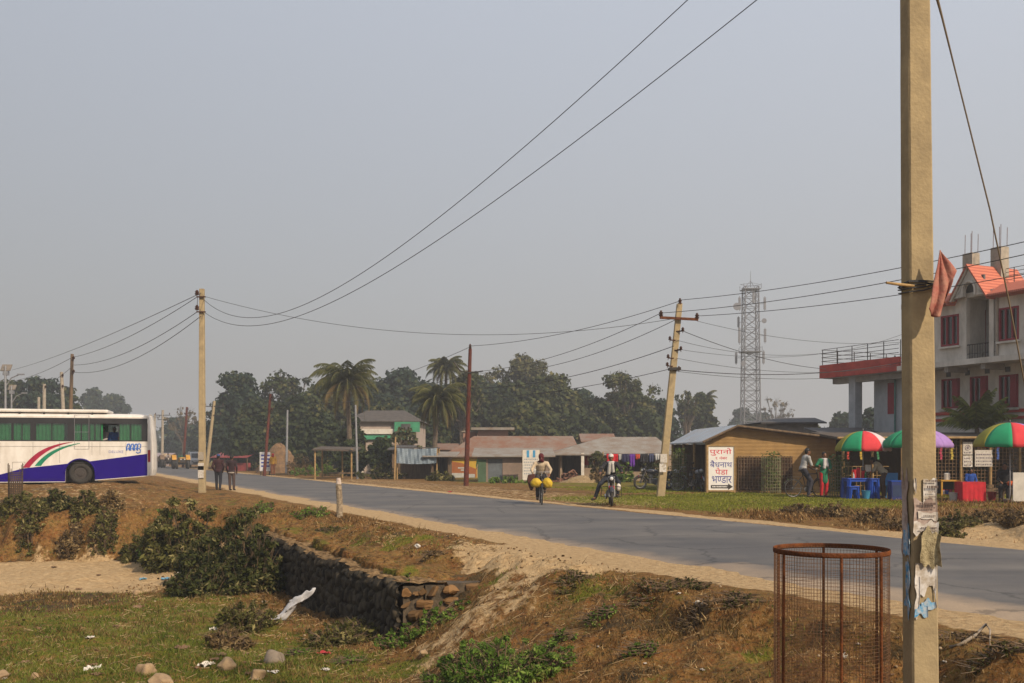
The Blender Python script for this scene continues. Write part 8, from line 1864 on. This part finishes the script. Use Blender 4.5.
rock(226, 668, .26, 'brown stone left of the greyish stone', seed=7)
rock(424, 656, .12, 'small stone on the sandy path', seed=8)
rock(138, 594, .24, 'pale lump of earth on the grass of the hollow', seed=9, flat=.5)
rock(418, 548, .16, 'whitish stone on the verge above the wall end', m=M_white, seed=10, flat=.5)
rr = random.Random(77); cols_ = [M_white, M_paper, mat('litter_blue', (.15, .35, .5), .6), mat('litter_red', (.5, .05, .06), .6), mat('litter_brown', (.20, .12, .07), .8)]
def ground_hit(px_, py_):
    for yy in np.arange(6.5, 60, .08):
        if EYE + (HOR - py_) / F * yy <= Z(X(px_, yy), yy): return X(px_, yy), yy
    return None
def scrap(x, y, w, m, label, group, seed, h=.05, name='litter_scrap'):
    r_ = random.Random(seed); n = 7; V = []
    for j in range(n):
        for i in range(n): V.append(((i / (n - 1) - .5) * w * (1 + r_.uniform(-.15, .15)), (j / (n - 1) - .5) * w * .7 * (1 + r_.uniform(-.15, .15)), .008 + h * r_.random() ** 1.5))
    o = MB().add(V, [(j * n + i, j * n + i + 1, (j + 1) * n + i + 1, (j + 1) * n + i) for j in range(n - 1) for i in range(n - 1)]).build(name, m); o.modifiers.new('t', 'SOLIDIFY').thickness = .003
    o.location = (x, y, Z(x, y)); o.rotation_euler.z = r_.uniform(0, 6); tag(o, label, 'litter', group)
for k, (px_, py_, w, c, lab) in enumerate(((93, 671, .26, 0, 'crumpled white paper on the grass at the bottom left'), (539, 668, .13, 0, 'white and blue wrapper by the green weeds'), (324, 655, .16, 3, 'red wrapper near the wall foot'), (183, 574, .30, 0, 'pale plastic sheet under the olive shrub'), (165, 580, .24, 2, 'light blue plastic scrap under the olive shrub'), (214, 631, .12, 0, 'small white scrap in the hollow'), (143, 580, .16, 2, 'small blue scrap on the sand edge'), (138, 608, .2, 4, 'brown cardboard piece on the grass'), (182, 650, .2, 4, 'brown cardboard strip low on the grass'), (700, 606, .1, 0, 'pale scrap on the slope below the road'), (845, 662, .06, 0, 'tiny white scrap behind the tree guard'), (450, 492.5, .2, 3, 'small red scrap on the road'), (206, 668, .2, 0, 'torn pale bag between stones'))):
    g = ground_hit(px_, py_)
    if g: scrap(g[0], g[1], w, cols_[c], lab, None, k)
k = 0
while k < 34:
    px_, py_ = rr.uniform(0, 330), rr.uniform(565, 683)
    g = ground_hit(px_, py_)
    if g is None or g[1] > 27: k += 1; continue
    scrap(g[0], g[1], rr.uniform(.05, .14), cols_[rr.choice((1, 4, 4, 4, 4))], 'small scrap of litter lying on the grass of the hollow', 'scattered litter', 100 + k, .03); k += 1
for k in range(40):
    px_, py_ = rr.uniform(560, 1000), rr.uniform(580, 683); g = ground_hit(px_, py_) if k < 18 else None
    if g: scrap(g[0], g[1], rr.uniform(.02, .05), cols_[rr.choice((0, 1, 4))], 'tiny scrap of litter lying on the dry slope', 'litter on the slope', 300 + k, .015)
# pebbles strewn about: nobody counts them
rg = np.random.default_rng(8); mb = MB(); cand = 0
for k in range(2600):
    x_, y_ = rg.uniform(-9, 5.5), 8 + 16 * rg.random() ** 1.3; s_, t_ = st(x_, y_)
    if t_ > 7.4 or (WALL_T - .3 < t_ < WALL_T): continue
    w = rg.uniform(.006, .022) * (1 + (y_ - 8) / 20); mb.ellip((x_, y_, Z(x_, y_) + w * .3), (w, w * .8, w * .6), Matrix.Rotation(rg.uniform(0, 6), 3, 'Z'), 6, 4)
tag(mb.build('pebble_gravel', leafmat('clod_colours', (.05, .028, .012), (.24, .15, .075), .95, c3=(.42, .33, .22)), smooth=True), 'small loose pebbles and clods on the slopes', 'pebbles', kind='stuff')
# dry stalks and twigs lying on the slopes
rg = np.random.default_rng(18); n_ = 9000; x_ = rg.uniform(-8, 6, n_); y_ = 7.5 + 15 * rg.random(n_) ** 1.3; s_, t_ = st(x_, y_); sa_, gr_, dk_ = masks(x_, y_)
k_ = (t_ < 6.9) & ~((t_ > WALL_T - .4) & (t_ < WALL_T + 1.0) & (s_ > WALL_S0 - .3)) & (vnoise(x_ * 1.5, y_ * 1.5, 81) > .42); x_, y_ = x_[k_], y_[k_]; n_ = len(x_); a_ = rg.uniform(0, 6.28, n_); l_ = rg.uniform(.015, .075, n_); w_ = .0035 * (1 + (y_ - 8) / 10)
P0 = np.stack([x_ - np.cos(a_) * l_, y_ - np.sin(a_) * l_], -1); P1 = np.stack([x_ + np.cos(a_) * l_, y_ + np.sin(a_) * l_], -1); z0_ = hgt(P0[:, 0], P0[:, 1]) + rg.uniform(0, .02, n_); z1_ = hgt(P1[:, 0], P1[:, 1]) + rg.uniform(.005, .06, n_)
A = np.stack([P0[:, 0], P0[:, 1], z0_], -1); B = np.stack([P1[:, 0], P1[:, 1], z1_], -1); U = np.zeros_like(A); U[:, 2] = w_
tag(npmesh('dry_straw_litter', np.stack([A - U, B - U * .6, B + U * .6, A + U], 1), None, leafmat('pale_stalk', (.20, .13, .06), (.50, .38, .22))), 'pale dry stalks and twigs scattered on the slopes', 'straw', kind='stuff')
# white cloth sack hanging against the wall
def wall_rag():
    Y = 17.0; c = at(289, 611, Y); s_, t_ = st(c.x, Y); V = []; n, m_ = 14, 20
    for j in range(m_ + 1):
        for i in range(n + 1):
            u, v = i / n - .5, j / m_; w = .42 + .22 * math.sin(v * 3.1) + .10 * math.sin(v * 9)
            cx_ = .19 - .42 * v + .05 * math.sin(v * 6); cz_ = .26 - .52 * v ** 1.1
            V.append((cx_ + u * w * .8, -.08 * math.cos(u * 3.1) - .05 * float(vnoise(u * 6, v * 7, 33)) , cz_ + u * w * .45 + .07 * (float(vnoise(u * 5, v * 6, 34)) - .5)))
    o = MB().add(V, [(j * (n + 1) + i, j * (n + 1) + i + 1, (j + 1) * (n + 1) + i + 1, (j + 1) * (n + 1) + i) for j in range(m_) for i in range(n)]).build('cloth_sack', mat('grey_white_cloth', (.52, .52, .54), .9, (.36, .36, .38), 9, .5, .4, 30), smooth=True); o.modifiers.new('t', 'SOLIDIFY').thickness = .02
    x_, y_ = xy(st(c.x, Y)[0], WALL_T - .42); y2 = y_; o.location = (x_, y_, ZP(608, y_)); o.location.x = X(292, y_); tag(o, 'crumpled whitish cloth sack lying against the dark wall', 'sack')
wall_rag()
# broken basket guard near the bus (dark mesh stump)
def old_guard():
    Y = 32.0; x = X(15.5, Y); z = Z(x, Y); r = thing('tree_guard', (x, Y, z), 0, 'old dark wicker tree guard on the bank in front of the bus', 'tree guard'); h = ZP(463, Y) - z; rad = .20; mb = MB()
    for k in range(22): a = 2 * math.pi * k / 22; mb.tube([(math.cos(a) * rad, math.sin(a) * rad, -.05), (math.cos(a) * rad * 1.1, math.sin(a) * rad * 1.1, h * (.82 + .18 * math.sin(a * 2)))], .011, 4)
    q = .05
    while q < h * .8: mb.ring((0, 0, q), rad * (1 + .1 * q / h), .014, n=20, m=4); q += .055
    mb.build('wicker_weave', mat('dark_wicker', (.09, .06, .04), .9, (.05, .035, .025), 8), r)
old_guard()
# fallen branch on the slope right of the near pole
def branch():
    pts = []
    for px_, py_, dz in ((950, 655, .01), (962, 650, .02), (975, 642, .05), (986, 634, .08), (990, 637, .06), (990, 650, .01)):
        g = ground_hit(px_, py_) or (X(px_, 9.0), 9.0); pts.append((g[0], g[1], Z(*g) + dz))
    o = MB().tube(pts, [.013, .015, .013, .011, .009, .006], 7).build('dead_branch', mat('bleached_wood', (.28, .23, .18), .9, (.17, .14, .11), 9), smooth=True); tag(o, 'bleached dead branch lying on the slope right of the near pole', 'branch')
branch()

# ------------------------------------------------------------------ air
def haze():
    hm = bpy.data.materials.new('haze_air'); hm.use_nodes = True; nt = hm.node_tree; nt.nodes.clear(); out = nt.nodes.new('ShaderNodeOutputMaterial'); v = nt.nodes.new('ShaderNodeVolumePrincipled')
    v.inputs['Color'].default_value = (.90, .92, .96, 1); v.inputs['Density'].default_value = HAZE; v.inputs['Anisotropy'].default_value = .2; nt.links.new(v.outputs[0], out.inputs['Volume'])
    mb = MB(); mb.bb(-950, 950, -80, 1560, -4, 42); o = mb.build('haze', hm); tag(o, 'pale winter haze over the whole roadside', 'haze', kind='stuff')
HAZE = 0.0013
haze()
